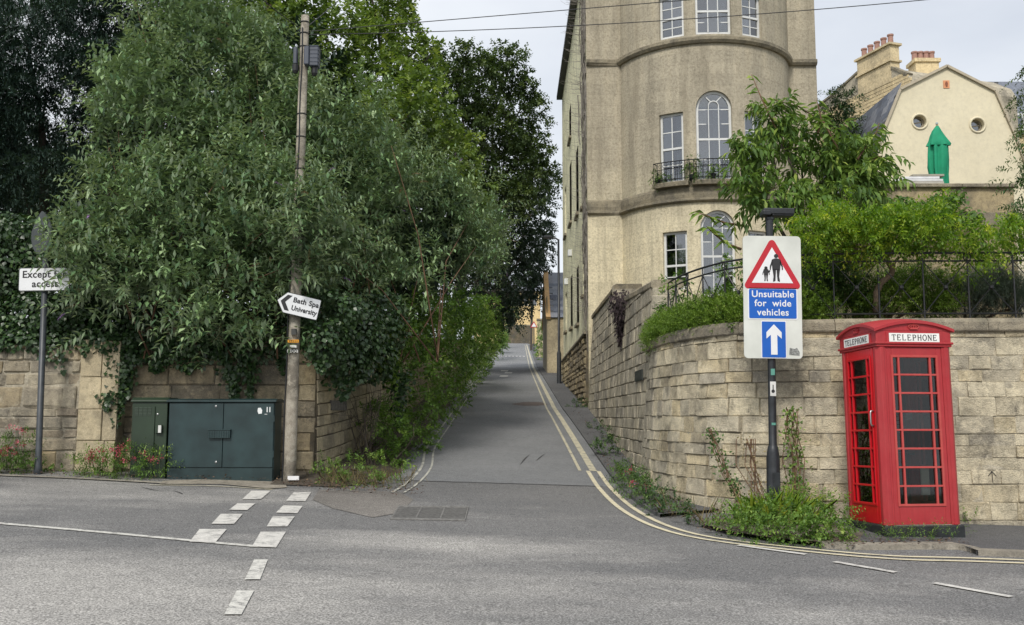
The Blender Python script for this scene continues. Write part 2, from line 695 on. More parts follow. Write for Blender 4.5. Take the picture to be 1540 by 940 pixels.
for q in ([(378, 739), (407, 739), (392, 752), (364, 752)], [(357, 758), (384, 758), (372, 768), (344, 768)], [(332, 774), (365, 774), (352, 789), (318, 789)], [(300, 797), (341, 797), (324, 817), (285, 816)],
          [(442, 741), (468, 741), (459, 755), (430, 754)], [(426, 761), (455, 762), (447, 773), (415, 772)], [(410, 778), (443, 778), (432, 793), (401, 793)], [(392, 801), (430, 801), (415, 825), (379, 823)]):
    quad_mark("give_way_dash", q, M_WHITE)
for q in ([(382, 843), (403, 843), (391, 873), (368, 873)], [(356, 890), (382, 890), (363, 926), (337, 926)]):
    quad_mark("centre_dash", q, M_WHITEW)
struct(strip("white_line", chain([g2(-260, 770), g2(-100, 779), g2(0, 788), g2(140, 800), g2(290, 814), g2(390, 823)]), 0.09, 0.008, M_WHITEW))
struct(strip("yellow_line", chain([g2(225, 730), g2(300, 731), g2(350, 733), g2(410, 737)]), 0.05, 0.009, M_YELLW))
struct(strip("yellow_line", chain([g2(300, 727), g2(350, 728), g2(395, 731)]), 0.05, 0.009, M_YELLW))
# cross marks on the road hump far up the lane
for k in range(9):
    x = -1.5 + k * 0.3
    quad = MB()
    for (dx, dy) in ((0, 0), (0.17, 0), (0.17, 1.4), (0, 1.4)):
        xx, yy = x + dx, 80 + dy
        quad.v.append((xx, yy, ground(xx, yy) + 0.014))
    quad.f.append((0, 1, 2, 3))
    struct(quad.build("hump_mark", M_WHITE))
for (u, v) in ((758, 558), (764, 561), (757, 566)):
    p = g2(u, v)
    quad = MB()
    for (dx, dy) in ((-.2, -.6), (.2, -.7), (.25, .6), (-.15, .8)):
        quad.v.append((p.x + dx, p.y + dy, ground(p.x, p.y + dy) + 0.014))
    quad.f.append((0, 1, 2, 3))
    struct(quad.build("worn_mark", M_WHITEW))


def patch(name, ring, mat, dz, step=0.3):
    """irregular patch of paving inside a plan polygon"""
    cx = sum(p.x for p in ring) / len(ring)
    cy = sum(p.y for p in ring) / len(ring)
    mb = MB()
    mb.v.append((cx, cy, ground(cx, cy) + dz))
    K = 5
    n = len(ring)
    for k in range(1, K + 1):
        for p in ring:
            x, y = cx + (p.x - cx) * k / K, cy + (p.y - cy) * k / K
            mb.v.append((x, y, ground(x, y) + dz))
    for i in range(n):
        i2 = (i + 1) % n
        mb.f.append((0, 1 + i, 1 + i2))
        for k in range(K - 1):
            mb.f.append((1 + k * n + i, 1 + k * n + i2, 1 + (k + 1) * n + i2, 1 + (k + 1) * n + i))
    return struct(mb.build(name, mat, smooth=True))


def blob_ring(u, v, ru, rv, n=22, seed=1):
    r = random.Random(seed)
    return [g2(u + ru * math.cos(q) * r.uniform(.8, 1.12), v + rv * math.sin(q) * r.uniform(.8, 1.12)) for q in [2 * math.pi * i / n for i in range(n)]]


patch("road_patch", [g2(480, 737), g2(520, 738), g2(600, 740), g2(622, 752), g2(600, 772), g2(560, 779), g2(500, 765), g2(470, 752)], m_asphalt("gritty_patch", (0.135, 0.125, 0.113), (1.8,) * 3, (0.20, 0.185, 0.168)), 0.006)
patch("lane_patch", blob_ring(797, 608, 26, 3, seed=5), m_asphalt("reddish_patch", (0.13, 0.105, 0.095), (1.2,) * 3, (0.15, 0.12, 0.105)), 0.010)
patch("concrete_apron", [g2(245, 724), g2(300, 722), g2(424, 722), g2(432, 734), g2(405, 736), g2(330, 729), g2(240, 729)], M_CONC, 0.012)

# dark joint where the lane meets the street, a few cracks and tyre scuffs
M_CRACK = m_plain("tar_joint", (0.045, 0.044, 0.044), 0.9, var=0.4, scale=20)
struct(strip("road_joint", [Vector((-1.95 + 3.4 * k / 30, 15.57 + 0.012 * math.sin(k * 1.9))) for k in range(31)], 0.028, 0.0075, M_CRACK))
for k, pts in enumerate((((212, 733), (236, 738), (262, 739), (274, 743)), ((428, 737), (470, 741), (512, 739), (560, 742)))):
    struct(strip("road_crack", chain([g2(*p) for p in pts], 0.12), 0.018, 0.0075, M_CRACK, taper=lambda f: 0.4 + 0.9 * abs(math.sin(f * 17))))
for pts in (((782, 700), (790, 690), (797, 684)), ((806, 694), (814, 687), (820, 683))):
    struct(strip("tyre_scuff", chain([g2(*p) for p in pts], 0.15), 0.03, 0.0085, M_CRACK, taper=lambda f: math.sin(3.14 * f) + .05))
# right-hand footway of the lane and of the main street, with a low kerb edge
edge = [p for p in yl if p.y > 12.2 and p.x < 3.6]
mb = MB()
n = len(edge)
side = []
for i, p in enumerate(edge):
    t = (edge[min(i + 1, n - 1)] - edge[max(i - 1, 0)]).normalized()
    nn = Vector((-t.y, t.x))
    a = p + nn * 0.34
    side.append(a)
for a in side:
    b = Vector((max(a.x + 0.2, 3.2), max(a.y, 13.2) + 0.15))
    if a.y > 16:
        b = Vector((3.0, a.y))
    for k in range(5):
        q = a + (b - a) * k / 4
        mb.v.append((q.x, q.y, ground(q.x, q.y) + 0.045))
    mb.v.append((a.x, a.y, ground(a.x, a.y) - 0.05))
for i in range(n - 1):
    for k in range(4):
        mb.f.append((i * 6 + k, i * 6 + k + 1, (i + 1) * 6 + k + 1, (i + 1) * 6 + k))
    mb.f.append((i * 6 + 5, i * 6, (i + 1) * 6, (i + 1) * 6 + 5))
struct(mb.build("lane_footway", M_FOOT))

patch("soil_bed", [g2(1052, 793), g2(1090, 804), g2(1140, 813), g2(1200, 820), g2(1250, 823), g2(1290, 822), g2(1300, 808), g2(1230, 792), g2(1130, 784), g2(1066, 786)], m_plain('dusty_soil', (0.13, 0.11, 0.085), 0.95, var=0.5, scale=18, bmp=0.8), 0.053)
fr = [g2(1232, 823), g2(1272, 826), g2(1340, 826), g2(1440, 826), g2(1480, 834), g2(1545, 838)]
fr = chain(fr + [fr[-1] + Vector((5, -0.2)), fr[-1] + Vector((20, -0.9))], 0.4)
mb = MB()
n = len(fr)
for i, a in enumerate(fr):
    b = Vector((a.x + 0.05, 12.9))
    for k in range(5):
        q = a + (b - a) * k / 4
        mb.v.append((q.x, q.y, ground(q.x, q.y) + 0.05))
    mb.v.append((a.x, a.y, ground(a.x, a.y) - 0.05))
for i in range(n - 1):
    for k in range(4):
        mb.f.append((i * 6 + k, i * 6 + k + 1, (i + 1) * 6 + k + 1, (i + 1) * 6 + k))
    mb.f.append((i * 6 + 5, i * 6, (i + 1) * 6, (i + 1) * 6 + 5))
struct(mb.build("footway", M_FOOT))
mb = MB()
for i, a in enumerate(fr):
    r = random.Random(i)
    for (dx, dz) in ((-0.05, -0.05), (-0.04 + r.uniform(-.015, .015), 0.055), (0.13 + r.uniform(-.03, .03), 0.058), (0.14, 0.0)):
        q = (a.x, a.y + dx, ground(a.x, a.y) + dz)
        mb.v.append(q)
for i in range(n - 1):
    for k in range(3):
        mb.f.append((i * 4 + k, i * 4 + k + 1, (i + 1) * 4 + k + 1, (i + 1) * 4 + k))
struct(mb.build("kerb", M_CONC))
# pale concrete edging along the foot of the left wall
struct(strip("edging", chain([g2(-200, 709), g2(-60, 712), g2(0, 716), g2(80, 719), g2(160, 723), g2(250, 728)]), 0.11, 0.02, M_CONC))
# soil verge beneath the plants on the left of the lane
mb = MB()
vy = frange(14.5, 120, 0.7)
for y in vy:
    a = lane_left(y) - 0.12 + 0.06 * math.sin(y * 3.1) + 0.05 * math.sin(y * 7.7)
    if y < 15.6:
        a = -3.1 + (a + 3.1) * max(0.0, min(1.0, (y - 14.1) / 1.5)) ** 0.5
    for k in range(5):
        x = a + (-3.6 - a) * k / 4
        mb.v.append((x, y, ground(x, y) + (0.012 + 0.06 * min(k, 2) * max(0.02, min(1, (y - 14.6) / 2.5)))))
for i in range(len(vy) - 1):
    for k in range(4):
        mb.f.append((i * 5 + k, i * 5 + k + 1, (i + 1) * 5 + k + 1, (i + 1) * 5 + k))
struct(mb.build("verge", M_SOIL, smooth=True))
# ------------------------------------------------------------------ stone walls built block by block
def stone_variants(name, k, mat, dims=(0.5, 0.2, 0.24), bev=0.014, jit=0.006, seed=0):
    r = random.Random(seed)
    res = []
    for i in range(k):
        bm = bmesh.new()
        bmesh.ops.create_cube(bm, size=1.0)
        for v in bm.verts:
            v.co = Vector((v.co.x * dims[0], v.co.y * dims[1], v.co.z * dims[2]))
        bmesh.ops.bevel(bm, geom=bm.edges[:], offset=bev, segments=1, affect='EDGES')
        for v in bm.verts:
            v.co += Vector((r.uniform(-jit, jit), r.uniform(-jit, jit), r.uniform(-jit, jit)))
        me = bpy.data.meshes.new(name)
        bm.to_mesh(me)
        bm.free()
        me.materials.append(mat)
        res.append((me, dims))
    return res


class Path:
    """plan line with arc length; normal points to the left of travel or right (sgn)"""

    def __init__(self, pts, sgn=1):
        self.p = [Vector((q[0], q[1])) for q in pts]
        self.s = [0.0]
        for a, b in zip(self.p, self.p[1:]):
            self.s.append(self.s[-1] + (b - a).length)
        self.L = self.s[-1]
        self.sgn = sgn

    def __call__(self, s):
        s = max(0, min(self.L - 1e-6, s))
        lo, hi = 0, len(self.s) - 1
        while hi - lo > 1:
            m = (lo + hi) // 2
            if self.s[m] <= s:
                lo = m
            else:
                hi = m
        a, b = self.p[lo], self.p[lo + 1]
        t = (b - a).normalized()
        f = (s - self.s[lo]) / max(1e-9, self.s[lo + 1] - self.s[lo])
        return a + (b - a) * f, t, Vector((-t.y, t.x)) * self.sgn


def stone_wall(root, path, zt, zref, batter, variants, core_mat, courses, lens, thick=0.45, z0=-0.6, seed=1, slope=None,
               proud=(0.0, 0.02), gap=0.008, limit=300, s_range=None, core=True, rot=0.006, pick=None):
    """face blocks (children named stone) on a mortar core; slope(s) lifts the courses along the wall"""
    r = random.Random(seed)
    sl = slope or (lambda s: 0.0)
    sa, sb = s_range or (0.0, path.L)
    og = worg(root)

    def face(s, z, d=0.0):
        p, t, n = path(s)
        q = p + n * (batter * (zref - z) + d)
        return Vector((q.x, q.y, z))
    if core:
        mb = MB()
        ss = frange(sa, sb, 0.35)
        zs = 6
        for s in ss:
            top = zt(s)
            for k in range(zs + 1):
                z = z0 + (top - z0) * k / zs
                mb.v.append(face(s, z, -0.012 + 0.006 * math.sin(s * 9 + k * 5)))
            mb.v.append(face(s, top, -thick))
            mb.v.append(face(s, z0, -thick))
        m = zs + 3
        for i in range(len(ss) - 1):
            for k in range(m):
                k2 = (k + 1) % m
                mb.f.append((i * m + k, i * m + k2, (i + 1) * m + k2, (i + 1) * m + k))
        mb.f.append(tuple(range(m)))
        mb.f.append(tuple((len(ss) - 1) * m + k for k in reversed(range(m))))
        mb.build("mortar_core", core_mat, root)
    count = 0
    z = z0
    rows = []
    while z < 9:
        h = r.choice(courses)
        rows.append((z, h))
        z += h
    todo = []
    for z, h in rows:
        s = sa - r.uniform(0, lens[1] * 0.6)
        while s < sb:
            ln = r.uniform(*lens)
            a, b = max(s, sa), min(s + ln, sb)
            s += ln
            if b - a < 0.09:
                continue
            c = (a + b) / 2
            za, zb = z + sl(c), z + h + sl(c)
            top = zt(c)
            p, t, n = path(c)
            gnd = ground(p.x, p.y)
            if zb < gnd + 0.02 or za > top - 0.05:
                continue
            zb = min(zb, top)
            todo.append((a, b, za, zb, c))
    if len(todo) > limit:
        todo.sort(key=lambda q: (Vector((path(q[4])[0].x, path(q[4])[0].y)).length))
    extra = MB()
    for i, (a, b, za, zb, c) in enumerate(todo):
        p, t, n = path(c)
        zc = (za + zb) / 2
        vv = variants if pick is None else pick(c, zc)
        me, dims = r.choice(vv)
        pr = r.uniform(*proud)
        ctr = face(c, zc, pr - dims[1] / 2)
        up = Vector((-n.x * batter, -n.y * batter, 1)).normalized()
        tx = Vector((t.x, t.y, (sl(c + .1) - sl(c - .1)) / 0.2)).normalized()
        ny = up.cross(tx).normalized()
        up2 = tx.cross(ny)
        M = Matrix((tx, ny, up2)).transposed().to_4x4()
        M = M @ Matrix.Rotation(r.uniform(-rot, rot), 4, 'Y') @ Matrix.Rotation(r.uniform(-rot, rot), 4, 'Z')
        if r.random() < 0.5:
            M = M @ Matrix.Rotation(math.pi, 4, 'Y')
        sc = Matrix.Diagonal(((b - a - gap) / dims[0], 1, (zb - za - gap) / dims[2], 1))
        if i < limit:
            o = bpy.data.objects.new("stone", me)
            COL.objects.link(o)
            o.parent = root
            o.matrix_local = Matrix.Translation(ctr - og) @ M @ sc
        else:
            MM = Matrix.Translation(ctr) @ M @ sc
            extra.add([MM @ v.co for v in me.vertices], [tuple(q.vertices) for q in me.polygons])
    if extra.v:
        stuff(extra.build("far_stones", variants[0][0].materials[0], root))
    return face


def coping(root, path, z, thickness, over, mat, lens=(0.7, 1.1), s_range=None, depth=0.5, seed=3, zf=None, inset=0.0):
    """coping stones laid end to end along a wall top"""
    r = random.Random(seed)
    sa, sb = s_range or (0, path.L)
    s = sa
    while s < sb - 0.05:
        e = min(sb, s + r.uniform(*lens))
        if sb - e < 0.3:
            e = sb
        mb = MB()
        ss = frange(s + 0.004, e - 0.004, 0.18)
        hh = thickness * r.uniform(0.94, 1.06)
        ov = over + r.uniform(-.012, .012)
        for q in ss:
            p, t, n = path(q)
            zz = zf(q) if zf else z
            for (d, dz) in ((ov - 0.015, 0.0), (ov, 0.02), (ov - 0.005, hh * 0.7), (ov - 0.05, hh), (-depth, hh), (-depth, 0.0)):
                x = p + n * (d - inset)
                mb.v.append((x.x, x.y, zz + dz))
        m = 6
        for i in range(len(ss) - 1):
            for k in range(m):
                k2 = (k + 1) % m
                mb.f.append((i * m + k, i * m + k2, (i + 1) * m + k2, (i + 1) * m + k))
        mb.f.append(tuple(range(m)))
        mb.f.append(tuple((len(ss) - 1) * m + k for k in reversed(range(m))))
        mb.build("coping_stone", mat, root)
        s = e


# --- right: curved garden retaining wall behind the telephone box
WT = 2.82
tp = [pz(u, v, WT) for u, v in ((976, 516), (985, 509), (1010, 501), (1050, 493), (1100, 487), (1210, 482), (1350, 480.5), (1540, 480))]
tp = chain([(p.x, p.y) for p in tp] + [(10, tp[-1].y - 0.15), (20, tp[-1].y - 0.8)], 0.3)
GW = Path(tp, -1)
V_R = stone_variants("stone", 12, M_WALL_R, bev=0.010, jit=0.011, seed=5)
root = thing("garden_wall", "curved pale stone garden wall with flat coping behind the red telephone box", "wall", (3.6, 12.6, 0.2))
gw_face = stone_wall(root, GW, lambda s: WT - 0.16, WT, 0.075, V_R, M_MORTAR, [0.15, 0.18, 0.2, 0.22, 0.24], (0.24, 0.58), z0=-0.25, seed=4, s_range=(0.02, min(GW.L, 13.5)), gap=0.006, rot=0.012, proud=(-0.006, 0.010))
coping(root, GW, WT - 0.16, 0.17, 0.06, M_COPE, (0.8, 1.3), (0.0, 13.5), depth=0.35)

# surveyor's bench mark cut into the wall to the right of the telephone box
bm_s = min(frange(2.0, GW.L, 0.01), key=lambda s: abs(GW(s)[0].x / GW(s)[0].y - ray(1483, 716).x / ray(1483, 716).y))
bm_z = CAMZ + ray(1483, 716).z / ray(1483, 716).y * GW(bm_s)[0].y
mb = MB()
for a, b in (((0, -.07), (0, .07)), ((0, .07), (-.05, .01)), ((0, .07), (.05, .01)), ((-.05, .085), (.05, .085))):
    mb.bar(gw_face(bm_s + a[0], bm_z + a[1], .010), gw_face(bm_s + b[0], bm_z + b[1], .010), .007, .006)
mb.build("bench_mark", m_plain("cut_mark", (.05, .045, .04), .95), root)
# --- right: higher lane wall stepping up to the tall house
a0 = GW(0)[0]
LW = Path(chain([(a0.x + 0.02, a0.y + 0.02), (2.36, 19.5), (2.38, 22.5), (2.40, 26), (2.42, 30.0)], 0.4), 1)


def lw_top(s):
    y = LW(s)[0].y
    return 3.78 + 0.055 * (y - 16.5) if y < 23.05 else 4.58


LW.sgn = 1
V_LN = stone_variants("stone", 8, M_WALL_LN, bev=0.014, jit=0.006, seed=9)
root = thing("lane_wall", "tall stepped stone wall running up the lane below the tall house", "wall", (2.4, 23, 0.8))
sB = next(s for s in frange(0, LW.L, 0.02) if LW(s)[0].y > 23.05)
lw_face = stone_wall(root, LW, lw_top, WT, 0.06, V_LN, M_MORTAR, [0.2, 0.23, 0.26, 0.28], (0.3, 0.75), z0=-0.1, seed=8, gap=0.009, rot=0.010, s_range=(0.0, LW.L - 0.02))
# end faces of the two steps
for s, z0_, z1_, wid in ((0.0, 2.66, 3.78, 0.42), (sB, 4.08, 4.58, 0.60)):
    p, t, n = LW(s)
    r = random.Random(3)
    z = z0_
    while z < z1_ - 0.03:
        h = min(r.choice((0.24, 0.27, 0.3)), z1_ - z)
        x = 0.0
        while x < wid - 0.02:
            l = min(r.uniform(0.25, 0.45), wid - x)
            me, dims = r.choice(V_LN)
            q = p - n * (x + l / 2 + 0.06 * (z - WT))
            o = bpy.data.objects.new("stone", me)
            COL.objects.link(o)
            o.parent = root
            o.matrix_local = Matrix.Translation(Vector((q.x, q.y + 0.085 + r.uniform(0, .01), z + h / 2)) - worg(root)) @ Matrix.Diagonal(((l - .01) / dims[0], 1, (h - .01) / dims[2], 1))
            x += l
        z += h
coping(root, LW, 3.78, 0.14, -0.03, M_COPE, (0.8, 1.2), (-0.0, sB), depth=0.6, zf=lambda s: lw_top(s))
coping(root, LW, 4.58, 0.16, -0.06, M_COPE_O, (0.8, 1.2), (sB - 0.05, LW.L - 0.05), depth=0.75, zf=lambda s: 4.58)

# --- left: old boundary wall, set back behind the cabinets, with a pale quoin pier
V_L = stone_variants("stone", 10, M_WALL_L, dims=(0.4, 0.2, 0.2), bev=0.022, jit=0.012, seed=21)
V_Q = stone_variants("stone", 5, M_QUOIN, dims=(0.5, 0.2, 0.45), bev=0.012, jit=0.006, seed=22)
yw = gp(100, 708).y + 0.05
xq = at(178, 620, yw).x
LA = Path([(-24, yw - 0.5), (xq, yw)], 1)
LA.sgn = -1
root = thing("boundary_wall", "old rubble stone wall behind the pole with the white plate", "wall", (-9, yw, 0.5))
qs = LA.L - 0.62
stone_wall(root, LA, lambda s: 2.72, 3.0, 0.03, V_L, M_MORTAR, [0.14, 0.2, 0.25, 0.32, 0.36], (0.2, 0.75), z0=0.1, seed=31, s_range=(LA.L - 9, qs), proud=(-0.008, 0.028), gap=0.012, rot=0.03)
stone_wall(root, LA, lambda s: 2.80, 3.0, 0.03, V_Q, M_MORTAR, [0.52, 0.62, 0.5], (0.62, 0.63), z0=0.16, seed=3, s_range=(qs, LA.L), proud=(0.012, 0.03), core=True)
yb = gp(455, 716).y + 0.08
xc = at(474, 640, yb).x
LB = Path([(xq - 0.02, yb + 0.02), (xc, yb)], -1)
root = thing("boundary_wall", "grey rendered old wall with the green cabinets standing against it", "wall", (-5, yb, 0.5))
V_LD = stone_variants("stone", 8, m_stone("grimy_wall_stone", [S(180, 166, 138), S(166, 154, 130), S(190, 172, 138), S(152, 142, 122)], stain_amt=0.65, bmp=1.0, moss=0.3), dims=(0.5, 0.2, 0.26), bev=0.014, jit=0.008, seed=25)
stone_wall(root, LB, lambda s: 3.05, 3.0, 0.02, V_LD, M_DARKMORT, [0.26, 0.3, 0.34], (0.45, 0.95), z0=0.1, seed=6, proud=(-0.004, 0.008), gap=0.010)
LC = Path(chain([(xc + 0.0, yb + 0.01), (-3.02, 17.2), (-2.98, 20), (-2.95, 26), (-2.9, 34), (-2.7, 60)], 0.5), 1)
LC.sgn = -1
root = thing("lane_side_wall", "mossy coursed stone wall on the left of the lane under hanging ivy", "wall", (-3, 20, 0.5))
V_LC = stone_variants("stone", 8, m_stone("left_lane_wall_stone", [S(204, 190, 160), S(188, 176, 150), S(176, 164, 140), S(210, 196, 164), S(168, 158, 138)], stain_amt=0.5, bmp=0.9, moss=0.2), dims=(0.4, 0.2, 0.22), bev=0.016, jit=0.008, seed=26)
stone_wall(root, LC, lambda s: 3.05 + 0.07 * s, 3.0, 0.02, V_LC, M_DARKMORT, [0.17, 0.2, 0.24], (0.25, 0.6), z0=-1.6, seed=16, slope=lambda s: 0.065 * s, proud=(0, 0.022), gap=0.012)
# ------------------------------------------------------------------ the tall bow-fronted house
M_FACADE = None


def facade_mat():
    """roughcast ashlar: grey and streaked high up, warmer below the lower string course"""
    m, t, p = nodes_of("weathered_bath_stone")
    g = t.nodes.new("ShaderNodeNewGeometry")
    sx = t.nodes.new("ShaderNodeSeparateXYZ")
    t.links.new(g.outputs["Position"], sx.inputs[0])
    n0 = noise(t, 0.5, 6, 0.6)
    ad = t.nodes.new("ShaderNodeMath")
    ad.operation = 'MULTIPLY_ADD'
    ad.inputs[1].default_value = 2.2
    t.links.new(n0.outputs["Fac"], ad.inputs[0])
    t.links.new(sx.outputs["Z"], ad.inputs[2])
    mr = t.nodes.new("ShaderNodeMapRange")
    mr.inputs["From Min"].default_value = 8.2
    mr.inputs["From Max"].default_value = 10.6
    t.links.new(ad.outputs[0], mr.inputs["Value"])
    col = mix(t, mr.outputs["Result"], S(216, 206, 178), S(172, 164, 146))
    v = noise(t, 1.0, 8, 0.72, stretch=(2.6, 2.6, 0.35))
    col = mix(t, 1.0, col, ramp(t, v.outputs["Fac"], [(0.3, (0.72,) * 3), (0.5, (1.0,) * 3), (0.7, (1.16, 1.14, 1.1))]).outputs["Color"], 'MULTIPLY')
    b = noise(t, 14, 6, 0.75)
    col = mix(t, 0.8, col, ramp(t, b.outputs["Fac"], [(0.34, (0.62, 0.61, 0.59)), (0.5, (1,) * 3), (0.68, (1.2, 1.2, 1.19))]).outputs["Color"], 'MULTIPLY')
    w2 = noise(t, 7.0, 5, 0.8, stretch=(3.0, 3.0, 1.0))
    col = mix(t, ramp(t, w2.outputs["Fac"], [(0.66, (0, 0, 0)), (0.72, (0.5,) * 3)]).outputs["Color"], col, S(214, 204, 184))
    # large ashlar blocks, each a shade different, under the worn surface
    cx = t.nodes.new("ShaderNodeCombineXYZ")
    t.links.new(sx.outputs["X"], cx.inputs[0])
    t.links.new(sx.outputs["Z"], cx.inputs[1])
    bk = t.nodes.new("ShaderNodeTexBrick")
    bk.inputs["Scale"].default_value = 1.0
    bk.inputs["Brick Width"].default_value = 0.85
    bk.inputs["Row Height"].default_value = 0.36
    bk.inputs["Mortar Size"].default_value = 0.008
    bk.inputs["Mortar Smooth"].default_value = 0.6
    bk.inputs["Color1"].default_value = (0.88, 0.875, 0.865, 1)
    bk.inputs["Color2"].default_value = (1.06, 1.05, 1.03, 1)
    bk.inputs["Mortar"].default_value = (0.74, 0.73, 0.71, 1)
    t.links.new(cx.outputs[0], bk.inputs["Vector"])
    col = mix(t, 0.75, col, bk.outputs["Color"], 'MULTIPLY')
    st = noise(t, 1.0, 9, 0.7, stretch=(1.6, 1.6, 0.12))
    col = mix(t, ramp(t, st.outputs["Fac"], [(0.5, (0, 0, 0)), (0.68, (0.45,) * 3)]).outputs["Color"], col, S(120, 112, 96))
    t.links.new(col, p.inputs["Base Color"])
    p.inputs["Roughness"].default_value = 0.92
    p.inputs["Specular IOR Level"].default_value = 0.1
    bump(t, p, b.outputs["Fac"], 0.7, 0.03)
    return m


M_FACADE = facade_mat()
M_STRING = m_stone("string_course_stone", [S(156, 147, 126), S(140, 132, 114)], stain_amt=0.6, per_object=False, bmp=0.7)
M_FLANK = m_stone("yellow_flank_render", [S(242, 236, 200), S(232, 226, 190)], stain=(0.30, 0.29, 0.22), stain_amt=0.5, per_object=False, bmp=0.3)
M_FRAME = m_plain("white_window_paint", (0.64, 0.65, 0.64), 0.45, var=0.06)
M_GLASS = m_glass("window_glass", (0.55, 0.6, 0.64), refl=0.16)
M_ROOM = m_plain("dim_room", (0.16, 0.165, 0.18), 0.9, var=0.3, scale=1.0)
M_CURT = m_plain("white_curtain", (0.7, 0.7, 0.68), 0.9, var=0.15, scale=9)
M_IRON = m_plain("black_iron", (0.012, 0.013, 0.015), 0.45, var=0.3, scale=20)
M_SLATE = m_stone("blue_slate", [S(116, 123, 138), S(140, 146, 158), S(100, 106, 120), S(156, 160, 170)], stain_amt=0.2, bmp=0.2)
M_LEAD = m_plain("grey_lead", (0.12, 0.125, 0.13), 0.6)

YF = 30.2
xa, xb = at(885, 480, YF).x, at(1229, 140, YF).x
bl, br_ = at(933, 98, YF).x, at(1186, 98, YF).x
SAG = 1.95
hw = (br_ - bl) / 2
RB = (hw * hw + SAG * SAG) / (2 * SAG)
bcx, bcy = (bl + br_) / 2, YF - SAG + RB
th0 = math.asin(hw / RB)
fp = [(xa, YF), (bl, YF)]
for k in range(1, 49):
    q = -th0 + 2 * th0 * k / 48
    fp.append((bcx + RB * math.sin(q), bcy - RB * math.cos(q)))
fp += [(xb, YF)]
FP = Path(fp, -1)
FP.sgn = -1
SS = np.linspace(0, FP.L, 1600)
PXY = [FP(s)[0] for s in SS]


def fhit(u, v):
    """which point of the facade the sight line through a photo pixel meets: (distance along facade, height)"""
    d = ray(u, v)
    best = None
    for s, p in zip(SS, PXY):
        e = abs(p.x / p.y - d.x / d.y)
        if best is None or e < best[0]:
            best = (e, s, p)
    t = best[2].y / d.y
    return best[1], CAMZ + d.z * t


def FF(s, z, d=0.0):
    """facade point; d > 0 goes inward"""
    p, t, n = FP(s)
    q = p - n * d
    return Vector((q.x, q.y, z))


house = thing("tall_house", "tall grey-buff stone house with a rounded bow front and arched windows above the lane", "house", (6, 34, 2.5))
Z0, Z1 = 1.0, 18.2
STR1 = at(900, 325, YF).z
STR2 = at(900, 98, YF).z
OPN = []


def opening(u0, v0, u1, v1, arch=False, z0=None, z1=None):
    um = (u0 + u1) / 2
    s0, _ = fhit(u0, (v0 + v1) / 2)
    s1, _ = fhit(u1, (v0 + v1) / 2)
    _, zt = fhit(um, v0)
    _, zb = fhit(um, v1)
    o = dict(s0=s0, s1=s1, zb=zb if z0 is None else z0, zt=zt if z1 is None else z1, arch=arch)
    OPN.append(o)
    return o


sill_z = STR2 + 0.26
wa = opening(991, -5, 1028, 70, z0=sill_z)
wb = opening(1045, -60, 1099, 62, z0=sill_z)
wc = opening(1116, -5, 1145, 66, z0=sill_z)
wa["zt"] = wc["zt"] = wa["zt"] + 0.05
wb["zt"] = wa["zt"] + 0.55
wd = opening(992, 170, 1028, 276)
we = opening(1047, 136, 1102, 276, arch=True)
wf = opening(1121, 168, 1152, 276)
we["zb"] = wf["zb"] = wd["zb"]
wf["zt"] = wd["zt"]
wg = opening(997, 348, 1034, 436)
wh = opening(1054, 316, 1107, 446, arch=True)
wi = opening(1126, 348, 1156, 436)
wi["zt"] = wg["zt"]
wi["zb"] = wg["zb"]

for o in OPN:
    if o["arch"]:
        o["r"] = (o["s1"] - o["s0"]) / 2
        o["sc"] = (o["s0"] + o["s1"]) / 2
        o["zs"] = o["zt"] - o["r"]


def otop(o, s):
    if not o["arch"]:
        return o["zt"]
    return o["zs"] + math.sqrt(max(0, o["r"] ** 2 - (s - o["sc"]) ** 2))


brk = set([0.0, FP.L] + list(FP.s))
for o in OPN:
    n = 14 if o["arch"] else 2
    for k in range(n + 1):
        a = math.pi * k / n
        brk.add(o["s0"] + (o["s1"] - o["s0"]) * ((1 - math.cos(a)) / 2 if o["arch"] else k / n))
brk = sorted(b for b in brk if 0 <= b <= FP.L)
brk = [b for i, b in enumerate(brk) if i == 0 or b - brk[i - 1] > 1e-4]
REV = 0.16
mb = MB()
for a, b in zip(brk, brk[1:]):
    mid = (a + b) / 2
    ops = sorted([o for o in OPN if o["s0"] < mid < o["s1"]], key=lambda o: o["zb"])
    za, zb_ = Z0, Z0
    for o in ops:
        mb.add([FF(a, za), FF(b, zb_), FF(b, o["zb"]), FF(a, o["zb"])], [(0, 1, 2, 3)])
        ta, tb = otop(o, a), otop(o, b)
        mb.add([FF(a, o["zb"]), FF(b, o["zb"]), FF(b, o["zb"], REV), FF(a, o["zb"], REV)], [(0, 1, 2, 3)])
        mb.add([FF(a, ta), FF(b, tb), FF(b, tb, REV), FF(a, ta, REV)], [(3, 2, 1, 0)])
        for s_, t_ in ((a, ta), (b, tb)):
            if abs(s_ - o["s0"]) < 1e-3 or abs(s_ - o["s1"]) < 1e-3:
                zz = o["zs"] if o["arch"] else o["zt"]
                mb.add([FF(s_, o["zb"]), FF(s_, zz), FF(s_, zz, REV), FF(s_, o["zb"], REV)], [(0, 1, 2, 3)])
        za, zb_ = ta, tb
    mb.add([FF(a, za), FF(b, zb_), FF(b, Z1), FF(a, Z1)], [(0, 1, 2, 3)])
# return on the right and parapet top
mb.add([(xb, YF, Z0), (xb, YF + 15, Z0), (xb, YF + 15, Z1 - 1), (xb, YF, Z1)], [(0, 1, 2, 3)])
o_ = mb.build("front_wall", M_FACADE, house)


